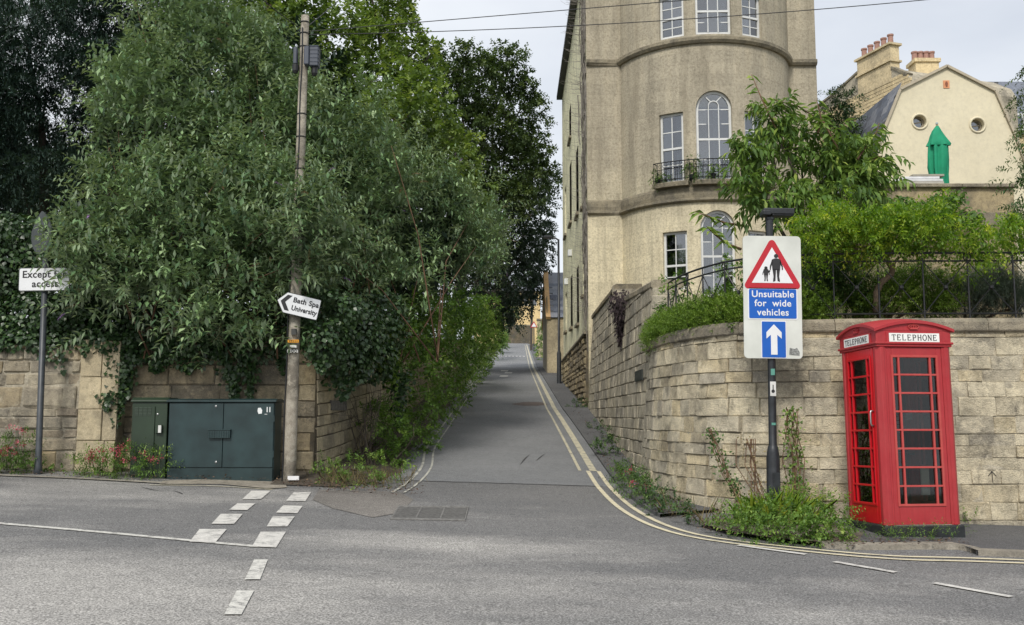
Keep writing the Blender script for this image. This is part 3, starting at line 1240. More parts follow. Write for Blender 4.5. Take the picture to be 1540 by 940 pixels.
def band(name, z, h, out_, mat, s0=0.0, s1=None):
    s1 = FP.L if s1 is None else s1
    m = MB()
    ss = [s for s in FP.s if s0 <= s <= s1]
    for s in ss:
        ext = 0.0
        for d, dz in ((0.02, -h / 2), (-out_ * 0.55, -h / 2), (-out_, -h * 0.15), (-out_, h * 0.3), (-out_ * 0.4, h / 2), (0.02, h / 2)):
            m.v.append(FF(s, z + dz, d))
    k6 = 6
    for i in range(len(ss) - 1):
        for k in range(k6):
            k2 = (k + 1) % k6
            m.f.append((i * k6 + k, i * k6 + k2, (i + 1) * k6 + k2, (i + 1) * k6 + k))
    m.f.append(tuple(range(k6)))
    m.f.append(tuple((len(ss) - 1) * k6 + k for k in reversed(range(k6))))
    return m.build(name, mat, house)


band("string_course", STR2 + 0.08, 0.22, 0.14, M_STRING)
band("string_course", STR1 + 0.10, 0.12, 0.12, M_STRING)
band("plat_band", STR1 + 0.34, 0.36, 0.05, M_STRING)
band("parapet_coping", Z1, 0.25, 0.18, M_STRING)


def fbar(m, a, b, wd_, d0, d1):
    """bar in the facade plane between (s,z) points"""
    dx, dz = b[0] - a[0], b[1] - a[1]
    l = math.hypot(dx, dz)
    nx, nz = -dz / l * wd_ / 2, dx / l * wd_ / 2
    m.prism([(a[0] + nx, a[1] + nz), (a[0] - nx, a[1] - nz), (b[0] - nx, b[1] - nz), (b[0] + nx, b[1] + nz)], d0, d1, FF)


def window(o, cols, rows, meet=0.5, curtain=None, blind=False):
    s0, s1, zb, zt = o["s0"], o["s1"], o["zb"], o["zt"]
    m = MB()
    fw = 0.07
    top = o["zs"] if o["arch"] else zt
    D0, D1 = 0.10, 0.17
    fbar(m, (s0 + fw / 2, zb), (s0 + fw / 2, top), fw, D0, D1)
    fbar(m, (s1 - fw / 2, zb), (s1 - fw / 2, top), fw, D0, D1)
    fbar(m, (s0 + fw, zb + 0.05), (s1 - fw, zb + 0.05), 0.10, D0, D1)
    zm = zb + (zt - zb) * meet
    fbar(m, (s0 + fw, zm), (s1 - fw, zm), 0.065, D0 - 0.012, D1)
    if not o["arch"]:
        fbar(m, (s0 + fw, zt - fw / 2), (s1 - fw, zt - fw / 2), fw, D0, D1)
    else:
        sc, zs, r = o["sc"], o["zs"], o["r"]
        n = 16
        ring = [(sc + (r - fw / 2) * math.cos(math.pi * k / n), zs + (r - fw / 2) * math.sin(math.pi * k / n)) for k in range(n + 1)]
        for p, q in zip(ring, ring[1:]):
            fbar(m, p, q, fw, D0, D1)
    win = m.build("window", M_FRAME, house)
    # glazing bars and panes
    g = MB()
    sx = [s0 + fw + (s1 - s0 - 2 * fw) * k / cols for k in range(cols + 1)]
    ztop = o["zs"] if o["arch"] else zt - fw
    lo = [zb + 0.1 + (zm - 0.03 - zb - 0.1) * k / rows for k in range(rows + 1)]
    hi = [zm + 0.03 + (ztop - zm - 0.03) * k / rows for k in range(rows + 1)]
    for s in sx[1:-1]:
        fbar(g, (s, lo[0]), (s, lo[-1]), 0.028, D0 + 0.015, D1 - 0.005)
        fbar(g, (s, hi[0]), (s, hi[-1]), 0.028, D0 + 0.015, D1 - 0.005)
    for zz in lo[1:-1] + hi[1:-1]:
        fbar(g, (sx[0], zz), (sx[-1], zz), 0.028, D0 + 0.015, D1 - 0.008)
    if o["arch"]:
        sc, zs, r = o["sc"], o["zs"], o["r"]
        fbar(g, (sx[0], zs), (sx[-1], zs), 0.03, D0 + 0.015, D1 - 0.008)
        ri = (sx[2] - sx[1]) / 2
        n = 10
        zi = zs + 0.10
        ring = [(sc + ri * math.cos(math.pi * k / n), zi + ri * math.sin(math.pi * k / n)) for k in range(n + 1)]
        ring = [(sc + ri, zs)] + ring + [(sc - ri, zs)]
        for p, q in zip(ring, ring[1:]):
            fbar(g, p, q, 0.028, D0 + 0.015, D1 - 0.005)
        for a in (58, 122):
            fbar(g, (sc + ri * math.cos(R(a)), zi + ri * math.sin(R(a))), (sc + (r - fw) * math.cos(R(a)), zs + (r - fw) * math.sin(R(a))), 0.028, D0 + 0.015, D1 - 0.005)
    g.build("glazing_bars", M_FRAME, win)

    def pane(poly):
        q = MB()
        c = rnd.uniform(-0.004, 0.004)
        q.prism(poly, 0.138 + c, 0.143 + c, FF)
        q.build("pane", M_GLASS, win)
    for zz in (lo, hi):
        for i in range(cols):
            for j in range(rows):
                pane([(sx[i], zz[j]), (sx[i + 1], zz[j]), (sx[i + 1], zz[j + 1]), (sx[i], zz[j + 1])])
    if o["arch"]:
        sc, zs, r = o["sc"], o["zs"], o["r"] - fw
        n = 16
        pane([(sc + r * math.cos(math.pi * k / n), zs + r * math.sin(math.pi * k / n)) for k in range(n + 1)])
    # room and curtains behind the glass
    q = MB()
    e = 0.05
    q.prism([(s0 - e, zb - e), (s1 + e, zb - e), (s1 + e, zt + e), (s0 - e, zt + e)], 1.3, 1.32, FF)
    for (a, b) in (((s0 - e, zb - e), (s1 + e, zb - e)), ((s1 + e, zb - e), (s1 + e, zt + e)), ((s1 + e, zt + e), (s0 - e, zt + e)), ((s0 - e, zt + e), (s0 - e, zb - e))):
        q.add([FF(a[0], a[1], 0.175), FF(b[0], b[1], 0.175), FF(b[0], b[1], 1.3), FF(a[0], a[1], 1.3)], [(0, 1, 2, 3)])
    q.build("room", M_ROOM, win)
    for c0, c1 in (curtain or []):
        q = MB()
        a, b = s0 + (s1 - s0) * c0, s0 + (s1 - s0) * c1
        K = 14
        for k in range(K + 1):
            s = a + (b - a) * k / K
            d = 0.26 + 0.025 * math.sin(k * 2.1)
            q.v += [FF(s, zb, d), FF(s, zt, d)]
        for k in range(K):
            q.f.append((2 * k, 2 * k + 2, 2 * k + 3, 2 * k + 1))
        q.build("curtain", M_CURT, win)
    return win


window(wa, 2, 2, 0.47, [(0.68, 0.98)])
window(wb, 3, 2, 0.40, [(0.02, 0.13), (0.62, 0.98)])
window(wc, 2, 2, 0.47, [(0.0, 0.2)])
window(wd, 2, 2, 0.5, [(0.62, 0.98)])
window(we, 3, 2, 0.47, [(0.04, 0.3), (0.5, 0.68)])
window(wf, 2, 2, 0.5)
window(wg, 2, 2, 0.42)
window(wh, 3, 2, 0.47, [(0.02, 0.35), (0.62, 0.98)])
window(wi, 2, 2, 0.42)
# stone window sills of the middle storey and the iron balconette standing on them
for a, b in ((wd["s0"] - 0.12, wd["s1"] + 0.16), (we["s0"] - 0.12, wf["s1"] + 0.2)):
    m = MB()
    K = max(2, int((b - a) / 0.25))
    for k in range(K + 1):
        s = a + (b - a) * k / K
        for d, dz in ((0.05, -0.14), (-0.24, -0.14), (-0.26, -0.02), (-0.24, 0.0), (0.05, 0.0)):
            m.v.append(FF(s, wd["zb"] + dz, d))
    for i in range(K):
        for k in range(5):
            k2 = (k + 1) % 5
            m.f.append((i * 5 + k, i * 5 + k2, (i + 1) * 5 + k2, (i + 1) * 5 + k))
    m.f.append(tuple(range(5)))
    m.f.append(tuple(K * 5 + k for k in reversed(range(5))))
    m.build("sill", M_STRING, house)
bal = thing("balconette", "black iron balconette with pots of greenery below the middle arched window", "railing", FF((wd["s0"] + we["s1"]) / 2, wd["zb"]))
m = MB()
ra, rb = wd["s0"] - 0.1, wf["s1"] + 0.15
K = 24
for zz, rr in ((0.08, 0.014), (0.62, 0.016), (0.40, 0.01)):
    m.tube([FF(ra + (rb - ra) * k / K, wd["zb"] + zz, -0.21) for k in range(K + 1)], rr, 6)
for s in (ra, rb):
    m.tube([FF(s, wd["zb"] + 0.62, -0.21), FF(s, wd["zb"] + 0.62, 0.1)], 0.014, 6)
m.build("rail", M_IRON, bal)
for k in range(29):
    s = ra + (rb - ra) * k / 28
    m = MB()
    m.tube([FF(s, wd["zb"], -0.21), FF(s, wd["zb"] + 0.62, -0.21)], 0.009, 5)
    if k < 28:
        sm = s + (rb - ra) / 56
        m.tube([FF(sm + 0.04 * math.cos(q), wd["zb"] + 0.51 + 0.05 * math.sin(q), -0.21) for q in [2 * math.pi * i / 8 for i in range(9)]], 0.006, 4, False)
    m.build("baluster", M_IRON, bal)

# flank wall along the lane, rubble base, eaves and gutter, dead ivy
XF = xa
YB = 45.0
FLOPN = []


def flank_window(u0, v0, u1, v1, dark=0.14):
    pass


ez = at(867, 30, XF / ((867 - 770) / FPX)).z
mb = MB()
fy = [YF]
fl = [(31.9, 32.3, 5.6, 7.4), (31.9, 32.3, 8.6, 11.0), (34.4, 35.5, 4.9, 7.0), (34.2, 35.4, 8.9, 11.4), (38.0, 39.2, 5.1, 7.2), (38.2, 39.4, 9.4, 11.9), (38.2, 39.4, 12.9, 14.3), (42.0, 43.2, 5.3, 7.0), (42.0, 43.2, 9.6, 11.8)]
ysb = sorted(set([YF, YB] + [q for w_ in fl for q in w_[:2]]))
for a, b in zip(ysb, ysb[1:]):
    mid = (a + b) / 2
    z = Z0
    for w_ in sorted([w_ for w_ in fl if w_[0] < mid < w_[1]], key=lambda q: q[2]):
        mb.add([(XF, a, z), (XF, b, z), (XF, b, w_[2]), (XF, a, w_[2])], [(0, 1, 2, 3)])
        z = w_[3]
        y0, y1, z0, z1 = w_
        dx = 0.22
        mb.add([(XF, y0, z0), (XF, y1, z0), (XF + dx, y1, z0), (XF + dx, y0, z0)], [(0, 1, 2, 3)])
        mb.add([(XF, y0, z1), (XF, y1, z1), (XF + dx, y1, z1), (XF + dx, y0, z1)], [(0, 1, 2, 3)])
        mb.add([(XF, y0, z0), (XF, y0, z1), (XF + dx, y0, z1), (XF + dx, y0, z0)], [(0, 1, 2, 3)])
        mb.add([(XF, y1, z0), (XF, y1, z1), (XF + dx, y1, z1), (XF + dx, y1, z0)], [(0, 1, 2, 3)])
    mb.add([(XF, a, z), (XF, b, z), (XF, b, ez), (XF, a, ez)], [(0, 1, 2, 3)])
mb.add([(XF, YB, Z0), (xb, YB, Z0), (xb, YB, ez), (XF, YB, ez)], [(0, 1, 2, 3)])
mb.add([(XF, YF, ez), (XF, YF + 3.0, ez), (XF, YF + 0.4, Z1), (XF, YF, Z1)], [(0, 1, 2, 3)])
mb.build("flank_wall", M_FLANK, house)
mb = MB()
mb.add([(XF - .2, YF + .4, ez + .04), (xb, YF + .4, ez + .04), (xb, YB, ez + .04), (XF - .2, YB + .1, ez + .04)], [(0, 1, 2, 3)])
mb.add([(XF + 1.5, YF + .5, ez + 1.3), (xb - 1.5, YF + .5, ez + 1.3), (xb - 1.5, YB - 1, ez + 1.3), (XF + 1.5, YB - 1, ez + 1.3)], [(0, 1, 2, 3)])
mb.add([(XF - .2, YF + .4, ez + .06), (XF - .2, YB + .1, ez + .06), (XF + 1.5, YB - 1, ez + 1.3), (XF + 1.5, YF + .5, ez + 1.3)], [(0, 1, 2, 3)])
mb.build("roof", M_SLATE, house)
mb = MB()
mb.bx(XF - 0.26, XF + 0.02, YF + 0.3, YB + 0.1, ez - 0.14, ez + 0.03)
mb.build("gutter", M_IRON, house)
for (y0, y1, z0, z1) in fl:
    m = MB()
    m.bx(XF + 0.14, XF + 0.2, y0, y1, z0, z1)
    wn = m.build("window", m_plain("dark_flank_window", (0.02, 0.022, 0.025), 0.15, var=0.2), house)
    m = MB()
    m.bx(XF - 0.10, XF + 0.14, y0 - 0.08, y1 + 0.08, z0 - 0.10, z0)
    m.build("sill", M_STRING, wn)
# rubble plinth with weathered coping
RBL = Path([(XF - 0.06, YF + 0.1), (XF - 0.06, YB - 0.2)], 1)
V_RB = stone_variants("stone", 8, m_stone("rubble_stone", [S(158, 144, 116), S(138, 126, 104), S(120, 110, 92), S(172, 158, 126)], stain_amt=0.7, bmp=1.0), dims=(0.4, 0.2, 0.2), bev=0.04, jit=0.02, seed=41)
rub = thing("rubble_plinth", "rough rubble stone plinth along the foot of the yellow house flank", "wall", (XF, 36, 2.5))
stone_wall(rub, RBL, lambda s: 4.15 - 0.008 * s, 4, 0.03, V_RB, M_DARKMORT, [0.14, 0.18, 0.22], (0.18, 0.5), z0=1.2, seed=77, proud=(0.0, 0.07), gap=0.03, rot=0.06, thick=0.3)
coping(rub, RBL, 4.15, 0.10, 0.09, M_COPE, (1.0, 1.6), (0, RBL.L), depth=0.2, zf=lambda s: 4.15 - 0.008 * s)
# dead ivy stems clinging to the corner
mb = MB()
r = random.Random(5)
for k in range(120):
    y = YF + abs(r.gauss(0, 1)) * 0.9 + 0.02
    if r.random() < 0.85:
        z = r.uniform(3.5, 15.5)
        n = r.randint(5, 9)
        pts = [Vector((XF - 0.015, y, z))]
        for i in range(n):
            q = pts[-1] + Vector((0, r.gauss(0, 0.14), r.uniform(0.2, 0.45)))
            q.x = XF - r.uniform(0.01, 0.07)
            q.y = max(YF + 0.02, q.y)
            pts.append(q)
        mb.tube(pts, r.uniform(0.010, 0.03), 4)
for k in range(170):
    y = YF + abs(r.gauss(0, 1)) * 1.5
    z = r.uniform(5.0, 16.2)
    a = Vector((XF - 0.02, y, z))
    b = a + Vector((-r.uniform(0.15, 0.5), r.uniform(-0.1, 0.1), r.uniform(-0.05, 0.15)))
    c = b + Vector((-r.uniform(0.1, 0.25), 0, r.uniform(0.0, 0.15)))
    mb.tube([a, b, c], [0.007, 0.005, 0.003], 3)
tag(mb.build("dead_ivy", m_plain("dead_stems", (0.16, 0.145, 0.125), 0.9, var=0.4, scale=12)), "bare grey dead ivy stems clinging to the corner of the tall house", "dead ivy")
# small wall lamp and alarm on the flank
for nm, lb, (u, v) in (("wall_lamp", "small white wall lamp high on the yellow house flank", (861, 381)), ("alarm_box", "small pale box low on the yellow house flank", (855, 424))):
    Y = XF / ((u - 770) / FPX)
    c = at(u, v, Y)
    m = MB()
    m.box((c.x - 0.10, c.y, c.z), (0.09, 0.12, 0.14))
    m.box((c.x - 0.02, c.y, c.z + .05), (0.04, 0.06, 0.05))
    tag(m.build(nm, M_FRAME, bevel=0.03), lb, nm.split("_")[0] if nm == "alarm_box" else "lamp")

# ------------------------------------------------------------------ garden ground behind the wall
mb = MB()
for j, y in enumerate(frange(12.7, 31, 0.6)):
    for i, x in enumerate(frange(2.7, 26, 0.8)):
        xx = x
        if y < 17:
            # stay inside the curved wall
            xx = max(x, 2.75 + max(0.0, (14.6 - y)) ** 2 * 0.28)
        mb.v.append((xx, y, 2.66 + 0.02 * (y - 12.7)))
nx = len(frange(2.7, 26, 0.8))
ny = len(frange(12.7, 31, 0.6))
for j in range(ny - 1):
    for i in range(nx - 1):
        mb.f.append((j * nx + i, j * nx + i + 1, (j + 1) * nx + i + 1, (j + 1) * nx + i))
struct(mb.build("garden_soil", M_SOIL, smooth=True))

# ------------------------------------------------------------------ terrace, mansard house, brick gable behind
M_CREAM = m_stone("cream_render", [S(224, 215, 188), S(214, 205, 178)], stain=(0.5, 0.47, 0.38), stain_amt=0.15, per_object=False, bmp=0.1, grain=0.2, mott=0.25)
YG = 30.5
mh = thing("mansard_house", "cream rendered gable end with two round windows and mansard slate roof", "house", (14, YG, 4))
gpts = [at(u, v, YG) for u, v in ((1306, 268), (1328, 198), (1353, 136), (1423, 101), (1496, 138), (1528, 210), (1548, 268))]
G2 = [(p.x, p.z) for p in gpts]
poly = [(G2[0][0], 3.0)] + G2 + [(G2[-1][0], 3.0)]
holes = [at(1383, 183, YG), at(1470, 188, YG)]
hr = 0.215
# gable with two round openings: fan each hole inside a square, rest in vertical strips
xs_b = sorted(set([p[0] for p in poly] + [h.x + k * 0.3 for h in holes for k in (-1, 1)]))


def gtop(x):
    for (ax, az), (bx_, bz) in zip(G2, G2[1:]):
        if ax - 1e-6 <= x <= bx_ + 1e-6:
            return az + (bz - az) * (x - ax) / (bx_ - ax)
    return G2[0][1]


mb = MB()
for a, b in zip(xs_b, xs_b[1:]):
    m_ = (a + b) / 2
    hh = [h for h in holes if abs(m_ - h.x) < 0.3]
    ta, tb = gtop(a), gtop(b)
    if hh:
        h = hh[0]
        mb.add([(a, YG, 3), (b, YG, 3), (b, YG, h.z - .3), (a, YG, h.z - .3)], [(0, 1, 2, 3)])
        mb.add([(a, YG, h.z + .3), (b, YG, h.z + .3), (b, YG, tb), (a, YG, ta)], [(0, 1, 2, 3)])
    else:
        mb.add([(a, YG, 3), (b, YG, 3), (b, YG, tb), (a, YG, ta)], [(0, 1, 2, 3)])
for h in holes:
    n = 32
    for k in range(n):
        q0, q1 = 2 * math.pi * k / n + math.pi / 4, 2 * math.pi * (k + 1) / n + math.pi / 4

        def sq(q):
            c, s = math.cos(q), math.sin(q)
            m_ = max(abs(c), abs(s))
            return (h.x + .3 * c / m_, YG, h.z + .3 * s / m_)

        def ci(q, d=0.0):
            return (h.x + hr * math.cos(q), YG + d, h.z + hr * math.sin(q))
        mb.add([sq(q0), sq(q1), ci(q1), ci(q0)], [(0, 1, 2, 3)])
        mb.add([ci(q0), ci(q1), ci(q1, .22), ci(q0, .22)], [(0, 1, 2, 3)])
mb.add([(G2[0][0], YG, 3), (G2[0][0], YG + 9, 3), (G2[0][0], YG + 9, G2[0][1]), (G2[0][0], YG, G2[0][1])], [(0, 1, 2, 3)])
mb.add([(G2[-1][0], YG, 3), (G2[-1][0], YG + 9, 3), (G2[-1][0], YG + 9, G2[-1][1]), (G2[-1][0], YG, G2[-1][1])], [(0, 1, 2, 3)])
mb.build("gable_wall", M_CREAM, mh)
for h in holes:
    m = MB()
    n = 28
    m.tube([(h.x + (hr + .03) * math.cos(2 * math.pi * k / n), YG - 0.01, h.z + (hr + .03) * math.sin(2 * math.pi * k / n)) for k in range(n + 1)], 0.035, 8, False)
    wn = m.build("window", M_CREAM, mh, smooth=True)
    m = MB()
    m.tube([(h.x + (hr - .03) * math.cos(2 * math.pi * k / n), YG + 0.17, h.z + (hr - .03) * math.sin(2 * math.pi * k / n)) for k in range(n + 1)], 0.03, 6, False)
    m.bar((h.x - hr, YG + .17, h.z - .03), (h.x + hr, YG + .17, h.z + .05), .03, .03)
    m.build("frame", m_plain("brown_frame", (0.22, 0.19, 0.14), 0.6), wn)
    m = MB()
    m.prism([(h.x + hr * math.cos(2 * math.pi * k / n), h.z + hr * math.sin(2 * math.pi * k / n)) for k in range(n)], YG + .18, YG + .19, lambda a, b, d: (a, d, b))
    m.build("pane", M_GLASS, wn)
    m = MB()
    m.bx(h.x - .5, h.x + .5, YG + .9, YG + .92, h.z - .5, h.z + .5)
    m.build("room", M_ROOM, wn)
# roof: thin verge, upper slopes, slated lower slopes
m = MB()
ins = [(x, z) for x, z in G2]
for (a, b) in zip(ins, ins[1:]):
    m.add([(a[0], YG - .03, a[1] + .01), (b[0], YG - .03, b[1] + .01), (b[0], YG + 9, b[1] + .01), (a[0], YG + 9, a[1] + .01)], [(0, 1, 2, 3)])
m.build("roof", M_LEAD, mh)
m = MB()
for (a, b) in zip(ins, ins[1:]):
    m.bar((a[0], YG - .06, a[1] + .03), (b[0], YG - .06, b[1] + .03), .08, .055, up=(0, 1, 0))
m.build("verge_trim", m_plain('pale_verge', S(178, 168, 148), .85), mh)
sl_m = bpy.data.meshes.new("slate")
sl_m.from_pydata([(-.24, 0, 0), (.24, 0, 0), (.24, .42, .012), (-.24, .42, .012), (-.24, 0, .018), (.24, 0, .018), (.24, .42, .026), (-.24, .42, .026)], [],
                 [(0, 3, 2, 1), (4, 5, 6, 7), (0, 1, 5, 4), (1, 2, 6, 5), (2, 3, 7, 6), (3, 0, 4, 7)])
sl_m.materials.append(M_SLATE)


def slates(parent, o, along, up, nrm, nl, nu, du=0.30, dl=0.5):
    """rows of slates laid from the eaves up"""
    og = worg(parent)
    for j in range(nu):
        for i in range(nl):
            p = o + along * ((i + 0.5 + 0.5 * (j % 2)) * dl) + up * (j * du) + nrm * (0.012 + rnd.uniform(0, .01))
            ob = bpy.data.objects.new("slate", sl_m)
            COL.objects.link(ob)
            ob.parent = parent
            M = Matrix((along, up, nrm)).transposed().to_4x4()
            ob.matrix_local = Matrix.Translation(p - og) @ M @ Matrix.Rotation(rnd.uniform(-.01, .01), 4, 'Z')


A_, B_ = Vector((G2[1][0], YG, G2[1][1])), Vector((G2[2][0], YG, G2[2][1]))
A0_ = Vector((G2[0][0], YG, G2[0][1]))
upv = (B_ - A0_).normalized()
nv = upv.cross(Vector((0, 1, 0))).normalized()
if nv.x > 0:
    nv = -nv
slates(mh, A0_, Vector((0, 1, 0)), upv, nv, 9, int((B_ - A0_).length / 0.30) + 1)
# little brick-red ornament high on the gable
c = at(1423, 127, YG)
m = MB()
m.bx(c.x - .10, c.x + .10, YG - .02, YG + .01, c.z - .13, c.z + .13)
orn = m.build("plaque", m_plain("terracotta_plaque", S(214, 150, 110), 0.8), mh)
m = MB()
m.prism([(c.x - .02, c.z - .08), (c.x + .02, c.z - .08), (c.x + .045, c.z + .02), (c.x + .02, c.z + .09), (c.x - .02, c.z + .09), (c.x - .045, c.z + .02)], YG - .035, YG - .018, lambda a, b, d: (a, d, b))
m.build("relief", m_plain("rust_relief", (0.25, 0.09, 0.05), 0.8), orn)

# terrace wall in front of it
YT = 21.0
p0, p1 = at(1296, 283, YT), at(1524, 279, YT)
tw = thing("terrace_wall", "smooth stone terrace wall with thin coping under the green umbrella", "wall", ((p0.x + p1.x) / 2, YT, 3))
m = MB()
m.bx(p0.x, p1.x, YT, YT + .35, 2.6, p1.z - .05)
m.bx(p1.x - .35, p1.x, YT + .352, YG - .05, 2.6, p1.z - .05)
m.build("body", m_stone("terrace_ashlar", [S(176, 160, 126), S(150, 138, 112)], stain_amt=0.75, per_object=False, bmp=0.5), tw)
zc_ = at(1500, 320, YT).z
for zz in (zc_,):
    m = MB()
    m.bx(p0.x, p1.x + .02, YT - .04, YT + .1, zz - .28, zz + .0)
    m.build("band", M_STRING, tw)
x = p0.x
while x < p1.x - .01:
    e = min(p1.x + .05, x + 1.1)
    m = MB()
    m.bx(x + .004, e - .004, YT - .09, YT + .45, p1.z - .055, p1.z + .03)
    m.build("coping_stone", M_COPE, tw, bevel=.012)
    x = e
m = MB()
zt_ = p1.z - 0.3
m.bx(p0.x, p1.x, YT + .36, YG - .02, zt_ - .2, zt_)
struct(m.build("terrace_floor", M_CONC))
# stack of pale boards lying beside the umbrella
for k, (u0, u1, v, c) in enumerate(((1318, 1398, 281, S(170, 165, 155)), (1326, 1396, 275, S(205, 205, 205)), (1338, 1390, 270, S(214, 214, 216)), (1350, 1396, 264, S(150, 145, 132)))):
    a, b = at(u0, v, YT + .7 + .05 * k), at(u1, v - 2, YT + .7 + .05 * k)
    m = MB()
    m.bar((a.x, YT + .18, p1.z + .056 + .062 * k), (b.x, YT + .18, p1.z + .06 + .062 * k), .44 - .05 * k, .05)
    tag(m.build("board", m_plain("board%d" % k, c, .7), bevel=.006), ["wide grey board at the bottom of the pile beside the green umbrella", "white board second from the bottom of the pile beside the green umbrella", "white board third from the bottom of the pile by the umbrella", "narrow grey board lying topmost on the pile by the umbrella"][k], "board", "boards stacked on the terrace")

# green furled umbrella
ub = at(1412, 278, YT + 1.0)
ut = at(1409, 188, YT + 1.0)
um = thing("garden_umbrella", "tall furled green garden umbrella on the terrace before the cream gable", "umbrella", (ub.x, ub.y, zt_))
H = ut.z - zt_
base = p1.z - zt_
m = MB()
m.tube([(ub.x, ub.y, zt_), (ub.x + (ut.x - ub.x), ub.y, zt_ + H)], 0.025, 8)
m.build("pole", m_plain("umbrella_pole", (0.3, 0.22, 0.12), .6), um)
M_GREEN = m_plain("green_canvas", S(18, 138, 100), 0.8, var=.12, scale=5)


def cloth(name, prof, seed, lobes=8):
    m = MB()
    n = 48
    r = random.Random(seed)
    ph = [r.uniform(0, 6) for _ in range(4)]
    for i, (rr, f, amp) in enumerate(prof):
        for k in range(n):
            q = 2 * math.pi * k / n
            ra_ = rr * (1 + amp * (0.8 * math.cos(lobes * q + ph[0] + i * .25) + 0.6 * math.cos(9 * q + ph[1] + i * .4) + .5 * math.cos(3 * q + ph[2] - i * .6)))
            cx = ub.x + (ut.x - ub.x) * f + .012 * math.sin(i * 1.3)
            m.v.append((cx + ra_ * math.cos(q), ub.y + ra_ * .8 * math.sin(q), zt_ + H * f))
    for i in range(len(prof) - 1):
        for k in range(n):
            k2 = (k + 1) % n
            m.f.append((i * n + k, i * n + k2, (i + 1) * n + k2, (i + 1) * n + k))
    return m.build(name, M_GREEN, um, smooth=True)


f0 = (base + 0.0) / H
cloth("canopy", [(0.17, f0 - .08, .34), (0.185, f0 + .03, .34), (0.155, f0 + .12, .3), (0.172, f0 + .22, .32), (0.195, f0 + .34, .3), (0.20, f0 + .46, .26), (0.195, .78, .2), (.13, .88, .06), (.05, .96, 0)], 2, 6)
cloth("valance", [(0.225, .742, .2), (0.232, .765, .16), (0.205, .80, .13), (0.16, .86, .10), (0.105, .925, .06), (0.05, .975, 0), (0.012, 1.0, 0)], 3, 6)
m = MB()
m.lathe([(0.012, 0), (0.03, 0.02), (0.03, .05), (.012, .07)], (ut.x, ub.y, zt_ + H), 10)
m.build("finial", m_plain("umbrella_finial", (.35, .4, .38), .5), um)


# brick gable with five chimney pots, standing at an angle behind
M_BRICK = m_stone("coursed_yellow_stone", [S(236, 216, 174), S(226, 206, 164), S(242, 224, 186), S(216, 198, 160)], stain_amt=.35, bmp=.5)
M_POT = m_plain("terracotta_pot", S(160, 124, 112), .85, var=.15)
bgh = thing("yellow_stone_house", "yellow coursed stone gable carrying a tall chimney with five red pots", "house", (15, 46, 6))
pL, pR = at(1200, 120, 50.0), at(1372, 120, 42.0)
dv = Vector((pR.x - pL.x, pR.y - pL.y, 0))
Lg = dv.length
dv.normalize()
nvv = Vector((dv.y, -dv.x, 0))


def on_gable(u, v):
    """meet a sight line with the gable's plane -> (along, z)"""
    d = ray(u, v)
    o3 = Vector((0, 0, CAMZ))
    t = (Vector((pL.x, pL.y, 0)) - o3).dot(nvv) / d.dot(nvv)
    q = o3 + d * t
    return ((q - Vector((pL.x, pL.y, 0))).dot(dv), q.z)


GO = [on_gable(*q) for q in ((1215, 172), (1257, 140), (1290, 110), (1341, 103), (1365, 113), (1372, 126))]


def gb(a, z, d=0.0):
    q = Vector((pL.x, pL.y, 0)) + dv * a - nvv * d
    return Vector((q.x, q.y, z))


m = MB()
m.prism([(GO[0][0] - 4, 3), (GO[0][0] - 4, GO[0][1] - 2.4)] + GO + [(GO[-1][0], 3)], 0.0, 6.0, gb)
m.build("gable_wall", M_MORTAR, bgh)
br_m = []
for k in range(4):
    me, dims = stone_variants("brick", 1, M_BRICK, dims=(.45, .08, .16), bev=.012, jit=.004, seed=60 + k)[0]
    br_m.append((me, dims))
rb_ = random.Random(4)
cnt = 0
extra = MB()


def gable_top(a):
    pts = [(GO[0][0] - 4, GO[0][1] - 2.4)] + GO
    for (x0, z0), (x1, z1) in zip(pts, pts[1:]):
        if x0 <= a <= x1:
            return z0 + (z1 - z0) * (a - x0) / (x1 - x0)
    return -1


zz = 8.0
row = 0
while zz < 17:
    a = GO[0][0] - .3 + .22 * (row % 2)
    while a < GO[-1][0] - .05:
        l = rb_.uniform(.38, .55)
        if gable_top(a + l / 2) > zz + .17:
            me, dims = rb_.choice(br_m)
            M = Matrix((dv, -nvv, Vector((0, 0, 1)))).transposed().to_4x4()
            MM = Matrix.Translation(gb(a + l / 2, zz + .085, .025)) @ M @ Matrix.Diagonal(((l - .018) / dims[0], 1, .155 / dims[2], 1))
            if cnt < 300 and zz > 9.0:
                o = bpy.data.objects.new("brick", me)
                COL.objects.link(o)
                o.parent = bgh
                o.matrix_local = Matrix.Translation(-worg(bgh)) @ MM
                cnt += 1
            else:
                extra.add([MM @ q.co for q in me.vertices], [tuple(q.vertices) for q in me.polygons])
        a += l
    zz += .172
    row += 1
if extra.v:
    stuff(extra.build("far_bricks", M_BRICK, bgh))
cl, cr_ = on_gable(1290, 112)[0], on_gable(1340, 104)[0]
ct = on_gable(1339, 62)[1]
m = MB()
cb = min(GO[2][1], GO[3][1]) - .6
m.prism([(cl, cb), (cr_, cb), (cr_, ct - .15), (cl, ct - .15)], -.02, .5, gb)
for zz, hh, ov in ((ct - .15, .10, .10), (ct - .95, .09, .08)):
    m.prism([(cl - ov, zz), (cr_ + ov, zz), (cr_ + ov, zz + hh), (cl - ov, zz + hh)], -.02 - ov, .5 + ov, gb)
chm = m.build("chimney", M_BRICK, bgh)
for k in range(5):
    p = gb(cl + (cr_ - cl) * (k + .5) / 5, ct - .05, .24)
    m = MB()
    m.lathe([(.13, 0), (.12, .4), (.15, .43), (.15, .5), (.1, .5)], p, 12)
    m.build("chimney_pot", M_POT, chm, smooth=False)
